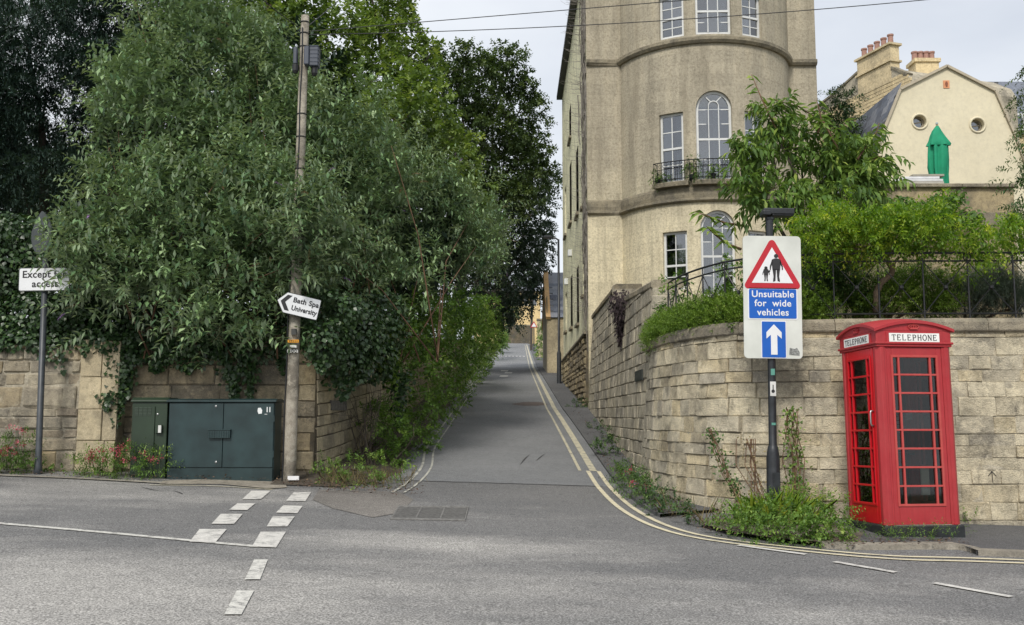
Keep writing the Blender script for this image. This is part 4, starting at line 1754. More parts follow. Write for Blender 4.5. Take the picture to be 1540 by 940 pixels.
for a, b in zip(GO[:3], GO[1:3]):
    m = MB()
    m.bar(gb(a[0], a[1] + .05, .12), gb(b[0], b[1] + .05, .12), .34, .10)
    m.build("gable_coping", M_STRING, bgh)
m = MB()
m.bar(gb(GO[3][0], GO[3][1] + .05, .12), gb(GO[4][0], GO[4][1] + .05, .12), .34, .10)
m.build("gable_coping", M_STRING, bgh)

# second house behind with a lower chimney of four pots, dormer and dark stack to the right
Y2 = 46.0
h2 = thing("rear_house", "slate roofed house behind the cream gable with a chimney of four pots", "house", (18, Y2, 6))
a, b = at(1378, 112, Y2), at(1412, 96, Y2)
m = MB()
m.bx(a.x, b.x, Y2, Y2 + .9, 10, b.z + .1)
m.bx(a.x - .08, b.x + .08, Y2 - .08, Y2 + .98, b.z + .1, b.z + .28)
ch2 = m.build("chimney", M_BRICK, h2)
for k in range(4):
    m = MB()
    m.lathe([(.14, 0), (.13, .4), (.16, .42), (.16, .5), (.1, .5)], (a.x + (b.x - a.x) * (k + .5) / 4, Y2 + .45, b.z + .28), 12)
    m.build("chimney_pot", M_POT, ch2)
a, b = at(1366, 112, Y2 - 2), at(1384, 124, Y2 - 2)
m = MB()
m.bx(a.x, b.x, Y2 - 2, Y2, b.z - 1.5, a.z)
dm = m.build("dormer", M_LEAD, h2)
m = MB()
m.bx(a.x + .35, b.x - .05, Y2 - 2.03, Y2 - 2.0, b.z - .5, a.z - .12)
m.build("pane", M_GLASS, dm)
a, b = at(1340, 150, Y2 + 1), at(1540, 150, Y2 + 1)
m = MB()
m.prism([(a.x - 1, 6), (b.x + 5, 6), (b.x + 5, 11.5), (a.x + 2.0, 11.5), (a.x - 1, 10)], Y2 + .95, Y2 + 8, lambda p, q, d: (p, d, q))
m.build("wall", M_BRICK, h2)
m = MB()
rz = at(1400, 118, Y2 + 4).z
m.add([(a.x - 1, Y2 + .9, 11.5), (b.x + 5, Y2 + .9, 11.5), (b.x + 5, Y2 + 4.5, rz), (a.x + 1, Y2 + 4.5, rz)], [(0, 1, 2, 3)])
m.build("roof", M_SLATE, h2)
a, b = at(1490, 158, 47), at(1506, 133, 47)
m = MB()
m.bx(a.x, b.x, 46.9, 47.6, a.z - 1.6, b.z)
m.bx(a.x - .07, b.x + .07, 46.83, 47.67, b.z - .12, b.z + .04)
st = m.build("chimney_stack", m_stone("sooty_stone", [S(132, 122, 106), S(112, 104, 92)], stain_amt=.6, per_object=False))
tag(st, "dark sooty chimney stack behind the right slope of the cream gable", "chimney")
for k in range(2):
    m = MB()
    m.lathe([(.12, 0), (.11, .3), (.13, .34), (.08, .36)], (a.x + (b.x - a.x) * (k + .5) / 2, 47.25, b.z + .04), 10)
    m.build("chimney_pot", M_LEAD, st)
a, b = at(1484, 166, 46), at(1600, 240, 46)
rh = thing("slate_house", "slate roofed house with white dormer window at the right edge", "house", (a.x + 3, 46, 6))
m = MB()
m.bx(a.x, b.x, 46.4, 52, 4, a.z - .6)
m.build("wall", M_BRICK, rh)
m = MB()
m.add([(a.x - .2, 46.2, a.z - 1.1), (b.x + .2, 46.2, a.z - 1.1), (b.x + .2, 49, a.z + .2), (a.x - .2, 49, a.z + .2)], [(0, 1, 2, 3)])
m.add([(a.x - .2, 52, a.z - 1.1), (b.x + .2, 52, a.z - 1.1), (b.x + .2, 49, a.z + .2), (a.x - .2, 49, a.z + .2)], [(3, 2, 1, 0)])
m.build("roof", M_SLATE, rh)
m = MB()
m.bx(a.x + 1.2, a.x + 2.6, 46.3, 48, a.z - .9, a.z - .05)
dm = m.build("dormer", M_FRAME, rh)
m = MB()
m.bx(a.x + 1.3, a.x + 1.85, 46.27, 46.3, a.z - .8, a.z - .15)
m.bx(a.x + 1.95, a.x + 2.5, 46.27, 46.3, a.z - .8, a.z - .15)
m.build("pane", M_GLASS, dm)

# ------------------------------------------------------------------ far end of the lane
def lat(u, v, Y):
    return at(u, v, Y)


# slate-roofed outbuilding whose gable coping faces the lane
Yo = 52.0
a, b = at(823, 480, Yo), at(843, 480, Yo)
ob_ = thing("outbuilding", "small pale stone outbuilding with slate roof behind the lamp post", "outbuilding", (b.x, Yo + 4, ground(1.9, Yo)))
et = at(823, 478, Yo).z
rt = at(823, 412, Yo).z
m = MB()
m.bx(a.x, a.x + 5, Yo, Yo + 7, ground(1.9, Yo) - .5, et)
m.build("wall", M_QUOIN, ob_)
m = MB()
m.add([(a.x + .12, Yo - .1, et), (a.x + 5, Yo - .1, et), (a.x + 5, Yo + 3.5, rt + .6), (a.x + .12, Yo + 3.5, rt + .6)], [(0, 1, 2, 3)])
m.add([(a.x + .12, Yo + 7.1, et), (a.x + 5, Yo + 7.1, et), (a.x + 5, Yo + 3.5, rt + .6), (a.x + .12, Yo + 3.5, rt + .6)], [(3, 2, 1, 0)])
m.build("roof", M_SLATE, ob_)
upo = (Vector((0, 3.6, rt + .6 - et))).normalized()
slates(ob_, Vector((a.x + .12, Yo - .1, et)), Vector((1, 0, 0)), upo, Vector((0, -upo.z, upo.y)), 5, 11)
m = MB()
m.bar((a.x + .05, Yo - .15, et - .02), (a.x + .05, Yo + 3.5, rt + .62), .26, .16)
m.bar((a.x + .05, Yo + 7.15, et - .02), (a.x + .05, Yo + 3.5, rt + .62), .26, .16)
m.build("gable_coping", m_plain("orange_stone", S(216, 178, 128), .9), ob_)
m = MB()
m.bx(a.x - .02, a.x + .02, Yo + .1, Yo + 6.9, ground(1.9, Yo) - .4, et + 1.2)
m.build("side_wall", m_plain("shadow_stone", S(150, 140, 118), .95), ob_)
# wall piece with ivy farther up, sign and pole at the bend
for nm, lb, ua, ub_, vt, Yw in (("lane_end_wall", "short pale wall by the lane beyond the slate roofed outbuilding", 808, 818, 482, 78), ("bend_wall", "grey stone wall across the bend at the top of the lane", 762, 800, 490, 142)):
    a, b = at(ua, vt, Yw), at(ub_, vt, Yw)
    pth = Path([(a.x, Yw), (b.x + .3, Yw + .4)], -1)
    rt_ = thing(nm, lb, "wall", (a.x, Yw, ground(a.x, Yw)))
    m = MB()
    m.bx(a.x, b.x, Yw, Yw + .4, ground(a.x, Yw) - 1.5, a.z)
    m.build("body", M_DARKMORT if Yw > 100 else M_QUOIN, rt_)
    m = MB()
    m.bx(a.x - .05, b.x + .05, Yw - .06, Yw + .46, a.z + .003, a.z + .15)
    m.build("coping_stone", M_COPE, rt_)
Ye = 152.0
a, b = at(770, 520, Ye), at(803, 438, Ye)
eh = thing("cream_house", "sunny cream house closing the view at the top of the lane", "house", ((a.x + b.x) / 2, Ye + 3, a.z))
m = MB()
m.bx(a.x - 6, b.x + 1, Ye, Ye + 8, a.z - 3, b.z)
m.build("wall", m_stone("sunny_render", [S(232, 206, 156), S(226, 200, 150)], stain_amt=.2, per_object=False, bmp=.1), eh)
m = MB()
m.prism([(Ye - .4, b.z), (Ye + 8.4, b.z), (Ye + 4, b.z + 3.4)], a.x - 6.3, b.x + 1.3, lambda p, q, d: (d, p, q))
m.build("roof", M_SLATE, eh)
for k in range(3):
    x = a.x + 0.6 + k * 1.3
    m = MB()
    m.bx(x, x + .7, Ye - .03, Ye + .02, b.z - 2.3, b.z - 1.0)
    wn = m.build("window", M_FRAME, eh)
    m = MB()
    m.bx(x + .08, x + .62, Ye - .05, Ye - .035, b.z - 2.22, b.z - 1.08)
    m.build("pane", M_GLASS, wn)
# ------------------------------------------------------------------ red telephone box
def m_red(name, col, fade, amt, rough):
    m, t, p = nodes_of(name)
    n = noise(t, 2.2, 7, 0.7, obj=False)
    c = mix(t, ramp(t, n.outputs["Fac"], [(0.35, (0, 0, 0)), (0.7, (amt,) * 3)]).outputs["Color"], col, fade)
    n2 = noise(t, 25, 5, 0.7, stretch=(1, 1, 0.25))
    c = mix(t, 0.4, c, ramp(t, n2.outputs["Fac"], [(0.3, (0.7,) * 3), (0.7, (1.15,) * 3)]).outputs["Color"], 'MULTIPLY')
    t.links.new(c, p.inputs["Base Color"])
    p.inputs["Roughness"].default_value = rough
    n3 = noise(t, 40, 3)
    bump(t, p, n3.outputs["Fac"], 0.08, 0.01)
    return m


M_RED = m_red("faded_red_paint", (0.37, 0.020, 0.027), (0.40, 0.052, 0.052), 0.6, 0.5)
M_REDB = m_red("fresh_red_paint", (0.55, 0.006, 0.014), (0.45, 0.006, 0.012), 0.5, 0.3)
M_REDBAR = m_red("chalky_red_paint", (0.45, 0.045, 0.042), (0.46, 0.085, 0.075), 0.9, 0.6)
M_BLACKB = m_plain("black_base_paint", (0.016, 0.019, 0.02), 0.6, var=.5, scale=8)
M_BOXGL = m_glass("dirty_box_glass", (0.70, 0.72, 0.70), refl=-0.01, vary=0.05)
M_OPAL = m_plain("opal_sign_glass", (0.80, 0.80, 0.77), 0.35, var=.05)
M_INK = m_plain("black_lettering", (0.02, 0.02, 0.022), 0.5)
M_DARKIN = m_plain("dark_interior", (0.035, 0.037, 0.04), 0.7, var=.5, scale=3)
M_STEEL = m_plain("brushed_steel", (0.45, 0.45, 0.45), 0.35, metal=.9)

fl_ = gp(1321, 813)
bx_c = Vector((fl_.x + 0.485, fl_.y + 0.50, ground(fl_.x + .45, fl_.y + .45) + 0.035))
booth = thing("telephone_box", "faded red telephone box with a domed roof standing against the garden wall", "telephone box", bx_c, (R(-1.6), R(0.1), R(7.0)))
ORG[booth.name] = Vector((0, 0, 0))
BH = 2.115


def blk(name, boxes, mat, parent=None, bevel=.006, seg=2):
    m = MB()
    for b in boxes:
        m.bx(*b)
    o = m.build(name, mat, local=True, bevel=bevel, seg=seg)
    o.parent = parent or booth
    return o


blk("plinth", [(-.475, .475, -.475, .475, -.06, .112)], M_BLACKB, bevel=.015)
for sx in (-1, 1):
    for sy in (-1, 1):
        m = MB()
        o5 = 0.455
        i5 = 0.335
        pts = [(o5, o5 - .045), (o5 - .045, o5), (i5 + .03, o5), (i5 + .03, o5 - .012), (i5, o5 - .012), (i5, o5 - .10), (o5 - .10, i5), (o5 - .012, i5), (o5 - .012, i5 + .03), (o5, i5 + .03)]
        m.prism([(sx * a, sy * b) for a, b in pts], .112, BH, lambda a, b, d: (a, b, d))
        o = m.build("corner_post", M_RED, local=True, bevel=.005)
        o.parent = booth
blk("top_frame", [(-.46, .46, -.46, .46, BH, BH + .03), (-.475, .475, -.475, .475, BH + .028, BH + .055), (-.455, .455, -.455, .455, BH + .05, 2.305)], M_RED, bevel=.008)
# domed roof with a segmental pediment on each face
m = MB()
ng = 24


def dome(x, y, s=.485):
    a, b = 1 - (x / s) ** 2, 1 - (y / s) ** 2
    return 2.318 + .098 * a + .098 * b - .035 * a * b


gv = [-.485 + .97 * k / ng for k in range(ng + 1)]
for y in gv:
    for x in gv:
        m.v.append((x, y, dome(x, y)))
for j in range(ng):
    for i in range(ng):
        m.f.append((j * (ng + 1) + i, j * (ng + 1) + i + 1, (j + 1) * (ng + 1) + i + 1, (j + 1) * (ng + 1) + i))
for side in range(4):
    ringp = []
    for x in gv:
        p = [(x, -.485), (.485, x), (-x, .485), (-.485, -x)][side]
        inn = [(x * .95, -.458), (.458, x * .95), (-x * .95, .458), (-.458, -x * .95)][side]
        ringp.append(((p[0], p[1], dome(*p)), (p[0], p[1], dome(*p) - .032), (inn[0], inn[1], dome(*p) - .036), (inn[0], inn[1], 2.30)))
    for a, b in zip(ringp, ringp[1:]):
        for k in range(3):
            m.add([a[k], b[k], b[k + 1], a[k + 1]], [(0, 1, 2, 3)])
o = m.build("roof", M_RED, local=True, smooth=True)
o.parent = booth
md = o.modifiers.new("edge", 'EDGE_SPLIT')
md.split_angle = R(40)

SERIF = {
    'T': [((.5, 0), (.5, 1), 1), ((.04, .96), (.96, .96), .6), ((.06, .78), (.06, .98), .5), ((.94, .78), (.94, .98), .5), ((.3, .03), (.7, .03), .5)],
    'E': [((.18, 0), (.18, 1), 1), ((.05, .96), (.85, .96), .6), ((.05, .04), (.9, .04), .6), ((.18, .52), (.66, .52), .6), ((.84, .78), (.84, .98), .5), ((.89, .02), (.89, .22), .5), ((.66, .42), (.66, .62), .4)],
    'L': [((.2, 0), (.2, 1), 1), ((.05, .97), (.4, .97), .5), ((.05, .04), (.9, .04), .6), ((.88, .02), (.88, .24), .5)],
    'P': [((.2, 0), (.2, 1), 1), ((.05, .96), (.6, .96), .6), ((.2, .46), (.6, .46), .6), ((.05, .03), (.42, .03), .5), ((.58, .96), (.82, .85), .8), ((.82, .87), (.82, .55), 1), ((.82, .57), (.58, .46), .8)],
    'H': [((.16, 0), (.16, 1), 1), ((.84, 0), (.84, 1), 1), ((.16, .52), (.84, .52), .6), ((.02, .97), (.32, .97), .5), ((.68, .97), (.98, .97), .5), ((.02, .03), (.32, .03), .5), ((.68, .03), (.98, .03), .5)],
    'N': [((.14, 0), (.14, 1), .6), ((.86, 0), (.86, 1), .6), ((.12, .98), (.86, .02), 1.1), ((.0, .97), (.26, .97), .5), ((.72, .97), (1, .97), .5), ((.0, .03), (.28, .03), .5)],
    'O': [((.5 + .44 * math.cos(2 * math.pi * k / 18), .5 + .5 * math.sin(2 * math.pi * k / 18)), (.5 + .44 * math.cos(2 * math.pi * (k + 1) / 18), .5 + .5 * math.sin(2 * math.pi * (k + 1) / 18)), .55 + .5 * abs(math.cos(2 * math.pi * (k + .5) / 18))) for k in range(18)],
}


def face_mat(side):
    """booth face frame: 0 front, 1 left, 2 back, 3 right"""
    return Matrix.Rotation([0, -math.pi / 2, math.pi, math.pi / 2][side], 4, 'Z')


def placed(m, side, name, mat, parent, **kw):
    F = face_mat(side)
    m.v = [tuple(F @ Vector(p)) for p in m.v]
    o = m.build(name, mat, local=True, **kw)
    o.parent = parent
    return o


pane_n, pane_w = {}, {}
for side in range(4):
    m = MB()
    m.bx(-.335, .335, -.468, -.452, 2.155, 2.285)
    fr_ = placed(m, side, "sign_surround", M_RED, booth, bevel=.004)
    m = MB()
    m.bx(-.305, .305, -.471, -.460, 2.170, 2.270)
    sp_ = placed(m, side, "sign_panel", M_OPAL, booth)
    m = MB()
    word = "TELEPHONE"
    pw = .56 / len(word)
    for i, chh in enumerate(word):
        for a, b, wd_ in SERIF[chh]:
            x0 = -.28 + i * pw + pw * .1
            sxx, szz = pw * .8, .066
            A = (x0 + a[0] * sxx, 2.187 + a[1] * szz)
            Bq = (x0 + b[0] * sxx, 2.187 + b[1] * szz)
            dx, dz = Bq[0] - A[0], Bq[1] - A[1]
            l = math.hypot(dx, dz)
            t_ = .0085 * wd_
            nx_, nz_ = -dz / l * t_ / 2, dx / l * t_ / 2
            m.prism([(A[0] + nx_, A[1] + nz_), (A[0] - nx_, A[1] - nz_), (Bq[0] - nx_, Bq[1] - nz_), (Bq[0] + nx_, Bq[1] + nz_)], -.4745, -.470, lambda p, q, d: (p, d, q))
    placed(m, side, "lettering", M_INK, sp_)
    # crown emblem in relief
    m = MB()
    zc = 2.315
    m.bx(-.048, .048, -.474, -.452, zc, zc + .014)
    for a in (-1, -.5, 0, .5, 1):
        m.tube([(a * .052, -.464, zc + .012), (a * .062, -.466, zc + .030), (a * .045, -.466, zc + .048), (a * .01, -.464, zc + .055)], .0055, 5)
    m.tube([(-.05, -.464, zc + .014), (-.066, -.466, zc + .034), (-.04, -.466, zc + .052), (0, -.466, zc + .046), (.04, -.466, zc + .052), (.066, -.466, zc + .034), (.05, -.464, zc + .014)], .007, 6)
    m.lathe([(.004, 0), (.010, .006), (.010, .014), (.003, .02)], (0, -.464, zc + .054), 8)
    placed(m, side, "crown_emblem", M_REDBAR if side == 0 else M_RED, booth)
    # panel or door
    if side == 2:
        m = MB()
        m.bx(-.335, .335, -.44, -.40, .112, BH)
        placed(m, side, "back_panel", M_RED, booth)
        m = MB()
        m.bx(-.33, .33, -.398, -.392, .15, BH - .02)
        placed(m, side, "inner_lining", M_DARKIN, booth)
        continue
    red = M_REDB if side == 1 else M_RED
    bar_m = M_REDB if side == 1 else M_REDBAR
    yf = -.448 if side == 1 else -.436
    gw, zb, zt = .272, .335, 2.005
    m = MB()
    m.bx(-.334, -gw, yf, yf + .045, .118, BH - .004)
    m.bx(gw, .334, yf, yf + .045, .118, BH - .004)
    m.bx(-gw, gw, yf, yf + .045, .118, zb)
    m.bx(-gw, gw, yf, yf + .045, zt, BH - .004)
    pn = placed(m, side, "door" if side == 1 else "glazed_panel", red, booth, bevel=.004)
    if side == 1:
        pn["label"] = "brighter red door with eight rows of panes"
    m = MB()
    m.bx(-gw - .012, gw + .012, yf - .010, yf + .012, zb - .016, zb + .012)
    m.bx(-gw - .012, gw + .012, yf - .010, yf + .012, zt - .012, zt + .016)
    m.bx(-gw - .014, -gw + .012, yf - .0105, yf + .012, zb - .016, zt + .016)
    m.bx(gw - .012, gw + .014, yf - .0105, yf + .012, zb - .016, zt + .016)
    rows = 8
    hz = (zt - zb) / rows
    for k in range(1, rows):
        m.bx(-gw, gw, yf - .006, yf + .03, zb + k * hz - .011, zb + k * hz + .011)
    for x in (-.190, .190):
        m.bx(x - .0115, x + .0115, yf - .008, yf + .032, zb, zt)
    placed(m, side, "glazing_bars", bar_m, pn, bevel=.003)
    for k in range(rows):
        for (x0, x1) in ((-gw, -.19), (-.19, .19), (.19, gw)):
            m = MB()
            m.bx(x0 + .008, x1 - .008, yf + .014, yf + .018, zb + k * hz + .008, zb + (k + 1) * hz - .008)
            placed(m, side, "pane", M_BOXGL, pn)
    if side == 1:
        m = MB()
        m.tube([(.298, yf - .004, 1.22), (.298, yf - .035, 1.225), (.298, yf - .04, 1.25), (.298, yf - .04, 1.36), (.298, yf - .035, 1.385), (.298, yf - .004, 1.39)], .010, 8)
        placed(m, side, "handle", M_STEEL, pn, smooth=True)
# payphone on the back wall, notices and a shelf
m = MB()
m.bx(-.20, .20, .20, .385, .95, 1.42)
m.bx(-.17, .17, .15, .21, 1.02, 1.10)
m.bx(-.26, .26, .12, .385, .88, .91)
m.tube([(-.14, .19, 1.38), (-.15, .15, 1.34), (-.15, .15, 1.18), (-.14, .19, 1.14)], .022, 8)
m.tube([(-.14, .16, 1.15), (-.11, .12, 1.0), (-.04, .14, .94), (.04, .19, .98)], .008, 6)
o = m.build("payphone", m_plain("payphone_black", (0.025, .027, .03), .35), local=True, bevel=.008)
o.parent = booth
m = MB()
for i in range(3):
    for j in range(4):
        m.bx(.0 + i * .05, .035 + i * .05, .194, .2, 1.15 + j * .05, 1.185 + j * .05)
q = m.build("keypad", M_STEEL, local=True)
q.parent = o
blk("notice", [(-.26, -.12, .382, .388, 1.55, 1.85), (-.08, .06, .380, .388, 1.28 + .2, 1.86), (.12, .24, .381, .388, 1.62, 1.86), (-.30, -.22, .2, .39, 1.0, 1.3), (.22, .30, .2, .39, 1.3, 1.42)], m_plain("notice_card", (.30, .31, .32), .5, var=.5, scale=14), bevel=0)
blk("socket_box", [(.03, .13, -.395, -.37, .44, .76)], m_plain("cream_plastic", (.55, .54, .48), .5), bevel=.006)
blk("floor_plate", [(-.44, .44, -.44, .44, .10, .118)], M_CONC, bevel=0)

# ------------------------------------------------------------------ warning sign on its lamp post
M_BLK = m_plain("black_post_paint", (0.02, 0.023, 0.027), 0.4, var=.5, scale=9, bmp=.1)
M_PLATE = m_plain("grey_white_sign_face", S(204, 207, 200), 0.5, var=.10, scale=3.5)
M_SRED = m_plain("sign_red", (0.45, 0.012, 0.025), 0.4, var=.08)
M_SWHITE = m_plain("sign_white", S(222, 224, 226), 0.4, var=.04)
M_SBLUE = m_plain("sign_blue", (0.004, 0.10, 0.46), 0.4, var=.06)
M_BACK = m_plain("sign_back_grey", (0.045, 0.052, 0.052), 0.5, var=.2)


def text(body, size, parent, loc, mat, rz=0.0, bold=0.0, depth=0.0015, name="lettering", align='CENTER', sx=1.0, spacing=1.0):
    c = bpy.data.curves.new(name, 'FONT')
    c.body = body
    c.size = size
    c.align_x = align
    c.align_y = 'CENTER'
    c.extrude = depth
    c.offset = bold
    c.space_character = spacing
    c.resolution_u = 4
    c.materials.append(mat)
    o = bpy.data.objects.new(name, c)
    COL.objects.link(o)
    o.parent = parent
    o.location = loc
    o.rotation_euler = (math.pi / 2, 0, rz)
    o.scale = (sx, 1, 1)
    me = bpy.data.meshes.new_from_object(o)
    me.name = name
    q = bpy.data.objects.new(name, me)
    q.parent = parent
    q.location, q.rotation_euler, q.scale = o.location, o.rotation_euler, o.scale
    bpy.data.objects.remove(o)
    COL.objects.link(q)
    return q


def rrect(w_, h, r, n=5):
    res = []
    for cx, cy, a0 in ((w_ - r, h - r, 0), (-w_ + r, h - r, 90), (-w_ + r, -h + r, 180), (w_ - r, -h + r, 270)):
        for k in range(n + 1):
            a = R(a0 + 90 * k / n)
            res.append((cx + r * math.cos(a), cy + r * math.sin(a)))
    return res


def rpoly(pts, r, n=5):
    """rounded polygon"""
    res = []
    N_ = len(pts)
    for i in range(N_):
        p, a, b = Vector(pts[i]), Vector(pts[i - 1]), Vector(pts[(i + 1) % N_])
        u1, u2 = (a - p).normalized(), (b - p).normalized()
        ang = u1.angle(u2)
        d = r / math.tan(ang / 2)
        c = p + (u1 + u2).normalized() * (r / math.sin(ang / 2))
        s, e = p + u1 * d, p + u2 * d
        a0, a1 = math.atan2(s.y - c.y, s.x - c.x), math.atan2(e.y - c.y, e.x - c.x)
        while a1 - a0 > math.pi:
            a1 -= 2 * math.pi
        while a1 - a0 < -math.pi:
            a1 += 2 * math.pi
        for k in range(n + 1):
            q = a0 + (a1 - a0) * k / n
            res.append((c.x + r * math.cos(q), c.y + r * math.sin(q)))
    return res


def loc_(m, name, mat, parent, **kw):
    o = m.build(name, mat, local=True, **kw)
    o.parent = parent
    return o


XZ = lambda a, b, d: (a, d, b)
YS = 12.1
sb_ = at(1164, 784, YS)
sb_.z = ground(sb_.x, YS)
stp = at(1157, 326, YS)
lean = math.atan2(stp.x - sb_.x, stp.z - sb_.z)
sgn = thing("road_sign", "black post carrying a pale board with a pedestrian triangle and blue wide vehicles panel", "road sign", sb_, (0, lean, 0))
ORG[sgn.name] = Vector((0, 0, 0))
HP = stp.z - sb_.z
m = MB()
m.lathe([(.11, -.1), (.10, .02), (.085, .06), (.083, .80), (.075, .84), (.075, .86), (.062, .93), (.05, .955), (.05, 1.5), (.048, HP - .02)], (0, 0, 0), 16)
loc_(m, "post", M_BLK, sgn, smooth=True).modifiers.new("es", 'EDGE_SPLIT').split_angle = R(35)
m = MB()
m.bx(-.035, .06, -.0895, -.0855, .15, .62)
loc_(m, "access_door", M_BLK, sgn, bevel=.004)
zc = at(1165, 446, YS - .1).z - sb_.z
bw, bh = .365, .775
m = MB()
m.prism(rrect(bw, bh, .05), -.075, -.06, lambda a, b, d: (a + .005, d, b + zc))
brd = loc_(m, "sign_board", M_PLATE, sgn)
m = MB()
for zz in (zc - .4, zc + .4):
    m.bx(-.3, .3, -.06, -.035, zz - .02, zz + .02)
    m.tube([(.058 * math.cos(q), .058 * math.sin(q), zz) for q in [2 * math.pi * k / 12 for k in range(13)]], .012, 5, False)
loc_(m, "bracket", M_BACK, sgn)
# triangle: base 0.68 m
ty = zc + .14
tri = rpoly([(-.375, ty - .04), (.385, ty - .04), (.005, ty + .63)], .045)
m = MB()
m.prism(tri, -.0785, -.0745, XZ)
loc_(m, "red_triangle", M_SRED, brd)
m = MB()
m.prism([(-.255, ty + .035), (.265, ty + .035), (.005, ty + .49)], -.0815, -.078, XZ)
loc_(m, "white_triangle", M_SWHITE, brd)


def figure(cx, zb, h, m, child=False):
    s = h

    def P(pts):
        m.prism([(cx + a * s, zb + b * s) for a, b in pts], -.0845, -.081, XZ)
    hr_ = .075 if not child else .11
    P([(hr_ * math.cos(2 * math.pi * k / 14), 1 - hr_ + hr_ * math.sin(2 * math.pi * k / 14)) for k in range(14)])
    P([(-.045, .84), (.045, .84), (.15, .80), (.165, .74), (.135, .42), (-.135, .42), (-.165, .74), (-.15, .80)])
    P([(-.133, .44), (-.01, .44), (-.025, .2), (-.035, .03), (-.11, .0), (-.12, .02), (-.10, .2)])
    P([(.133, .44), (.01, .44), (.025, .2), (.04, .03), (.12, .0), (.125, .02), (.10, .2)])
    P([(.145, .79), (.17, .72), (.235, .56), (.235, .43), (.20, .42), (.19, .54), (.13, .66)])
    P([(-.145, .79), (-.17, .72), (-.225, .56), (-.235, .43), (-.20, .42), (-.18, .54), (-.13, .66)])


m = MB()
figure(.055, ty + .05, .355, m)
figure(-.075, ty + .055, .19, m, True)
m.prism([(-.043, ty + .19), (-.02, ty + .20), (-.023, ty + .175), (-.045, ty + .165)], -.0845, -.081, XZ)
loc_(m, "pedestrian_symbol", M_INK, brd)
bz = zc - .088
m = MB()
m.prism(rrect(.312, .200, .02), -.0785, -.0745, lambda a, b, d: (a + .005, d, b + bz))
loc_(m, "white_border", M_SWHITE, brd)
m = MB()
m.prism(rrect(.297, .185, .016), -.0815, -.078, lambda a, b, d: (a + .005, d, b + bz))
pnl = loc_(m, "blue_panel", M_SBLUE, brd)
for k, tx in enumerate(("Unsuitable", "for  wide", "vehicles")):
    text(tx, .118, brd, (.006, -.083, bz + .118 - k * .115), M_SWHITE, bold=.0018, spacing=1.06)
az = zc - .538
m = MB()
m.prism(rrect(.158, .235, .012), -.0785, -.0745, lambda a, b, d: (a + .012, d, b + az))
loc_(m, "white_border", M_SWHITE, brd)
m = MB()
m.prism(rrect(.148, .225, .01), -.0815, -.078, lambda a, b, d: (a + .012, d, b + az))
loc_(m, "blue_panel", M_SBLUE, brd)
m = MB()
m.prism([(-.03, -.19), (.05, -.19), (.05, .06), (.105, .01), (.105, .09), (.01, .19), (-.085, .09), (-.085, .01), (-.03, .06)], -.0845, -.081, lambda a, b, d: (a + .004, d, b + az))
loc_(m, "white_arrow", M_SWHITE, brd)
m = MB()
m.prism([(.2, -.19), (.33, -.20), (.335, -.16), (.30, -.10), (.27, -.115), (.21, -.10)], -.0775, -.0745, lambda a, b, d: (a, d, b + az))
loc_(m, "torn_sticker", m_plain("grey_sticker", (.22, .23, .22), .7, var=.7, scale=40), brd)
# lantern on top
m = MB()
m.bx(-.045, .045, -.05, .05, HP - .05, HP + .0)
m.bx(-.10, .0, -.10, .10, HP + .005, HP + .07)
m.bx(-.085, .30, -.085, .085, HP + .02, HP + .10)
m.bx(.02, .29, -.075, .075, HP + .0, HP + .025)
loc_(m, "lantern", M_BLK, sgn, bevel=.015, seg=2)
m = MB()
m.bx(-.036, .036, -.053, -.049, 1.56, 1.74)
st_ = loc_(m, "sticker", m_plain("white_sticker", (.62, .62, .6), .5), sgn)
m = MB()
m.lathe([(.022, 0), (.022, .004)], (0, 0, 0), 12)
m.v = [(a, -.055 + .002 * (c > .001), 1.62 + b) for a, b, c in m.v]
m.bx(-.006, .006, -.0555, -.052, 1.63, 1.70)
loc_(m, "symbol", M_INK, st_)
for za_, zb2 in ((1.82, 1.9), (1.20, 1.23)):
    m = MB()
    m.bx(-.025, .025, -.0535, -.049, za_, zb2)
    loc_(m, "paint_fleck", m_plain("teal_fleck", (.10, .30, .24), .6), sgn)

# ------------------------------------------------------------------ left pole with the Except for access plate
pb = gp(57, 713)
pt_ = at(70, 360, pb.y)
lean2 = math.atan2(pt_.x - pb.x, pt_.z - pb.z)
es = thing("road_sign", "grey post with white Except for access plate half hidden in ivy", "road sign", pb, (0, lean2, 0))
ORG[es.name] = Vector((0, 0, 0))
H2 = at(68, 330, pb.y).z - pb.z
M_GPOST = m_plain("grey_post_paint", (0.045, 0.052, 0.06), .45, var=.3, scale=7)
m = MB()
m.lathe([(.065, -.1), (.06, .12), (.048, .16), (.046, H2)], (0, 0, 0), 14)
loc_(m, "post", M_GPOST, es, smooth=True)
pc = at(70, 421, pb.y)
zc2, xc2 = pc.z - pb.z, pc.x - pb.x - math.tan(lean2) * (pc.z - pb.z)
m = MB()
m.prism(rrect(.40, .185, .03), -.075, -.06, lambda a, b, d: (a + xc2, d, b + zc2))
m.bx(xc2 - .38, xc2 + .38, -.06, -.045, zc2 + .05, zc2 + .08)
pl_ = loc_(m, "plate_backing", M_BACK, es)
m = MB()
m.prism(rrect(.388, .173, .025), -.0785, -.0745, lambda a, b, d: (a + xc2, d, b + zc2))
loc_(m, "white_plate", M_SWHITE, pl_)
text("Except for", .155, pl_, (xc2, -.080, zc2 + .075), M_INK, bold=.003, spacing=1.05)
text("access", .155, pl_, (xc2 + .02, -.080, zc2 - .075), M_INK, bold=.003, spacing=1.05)
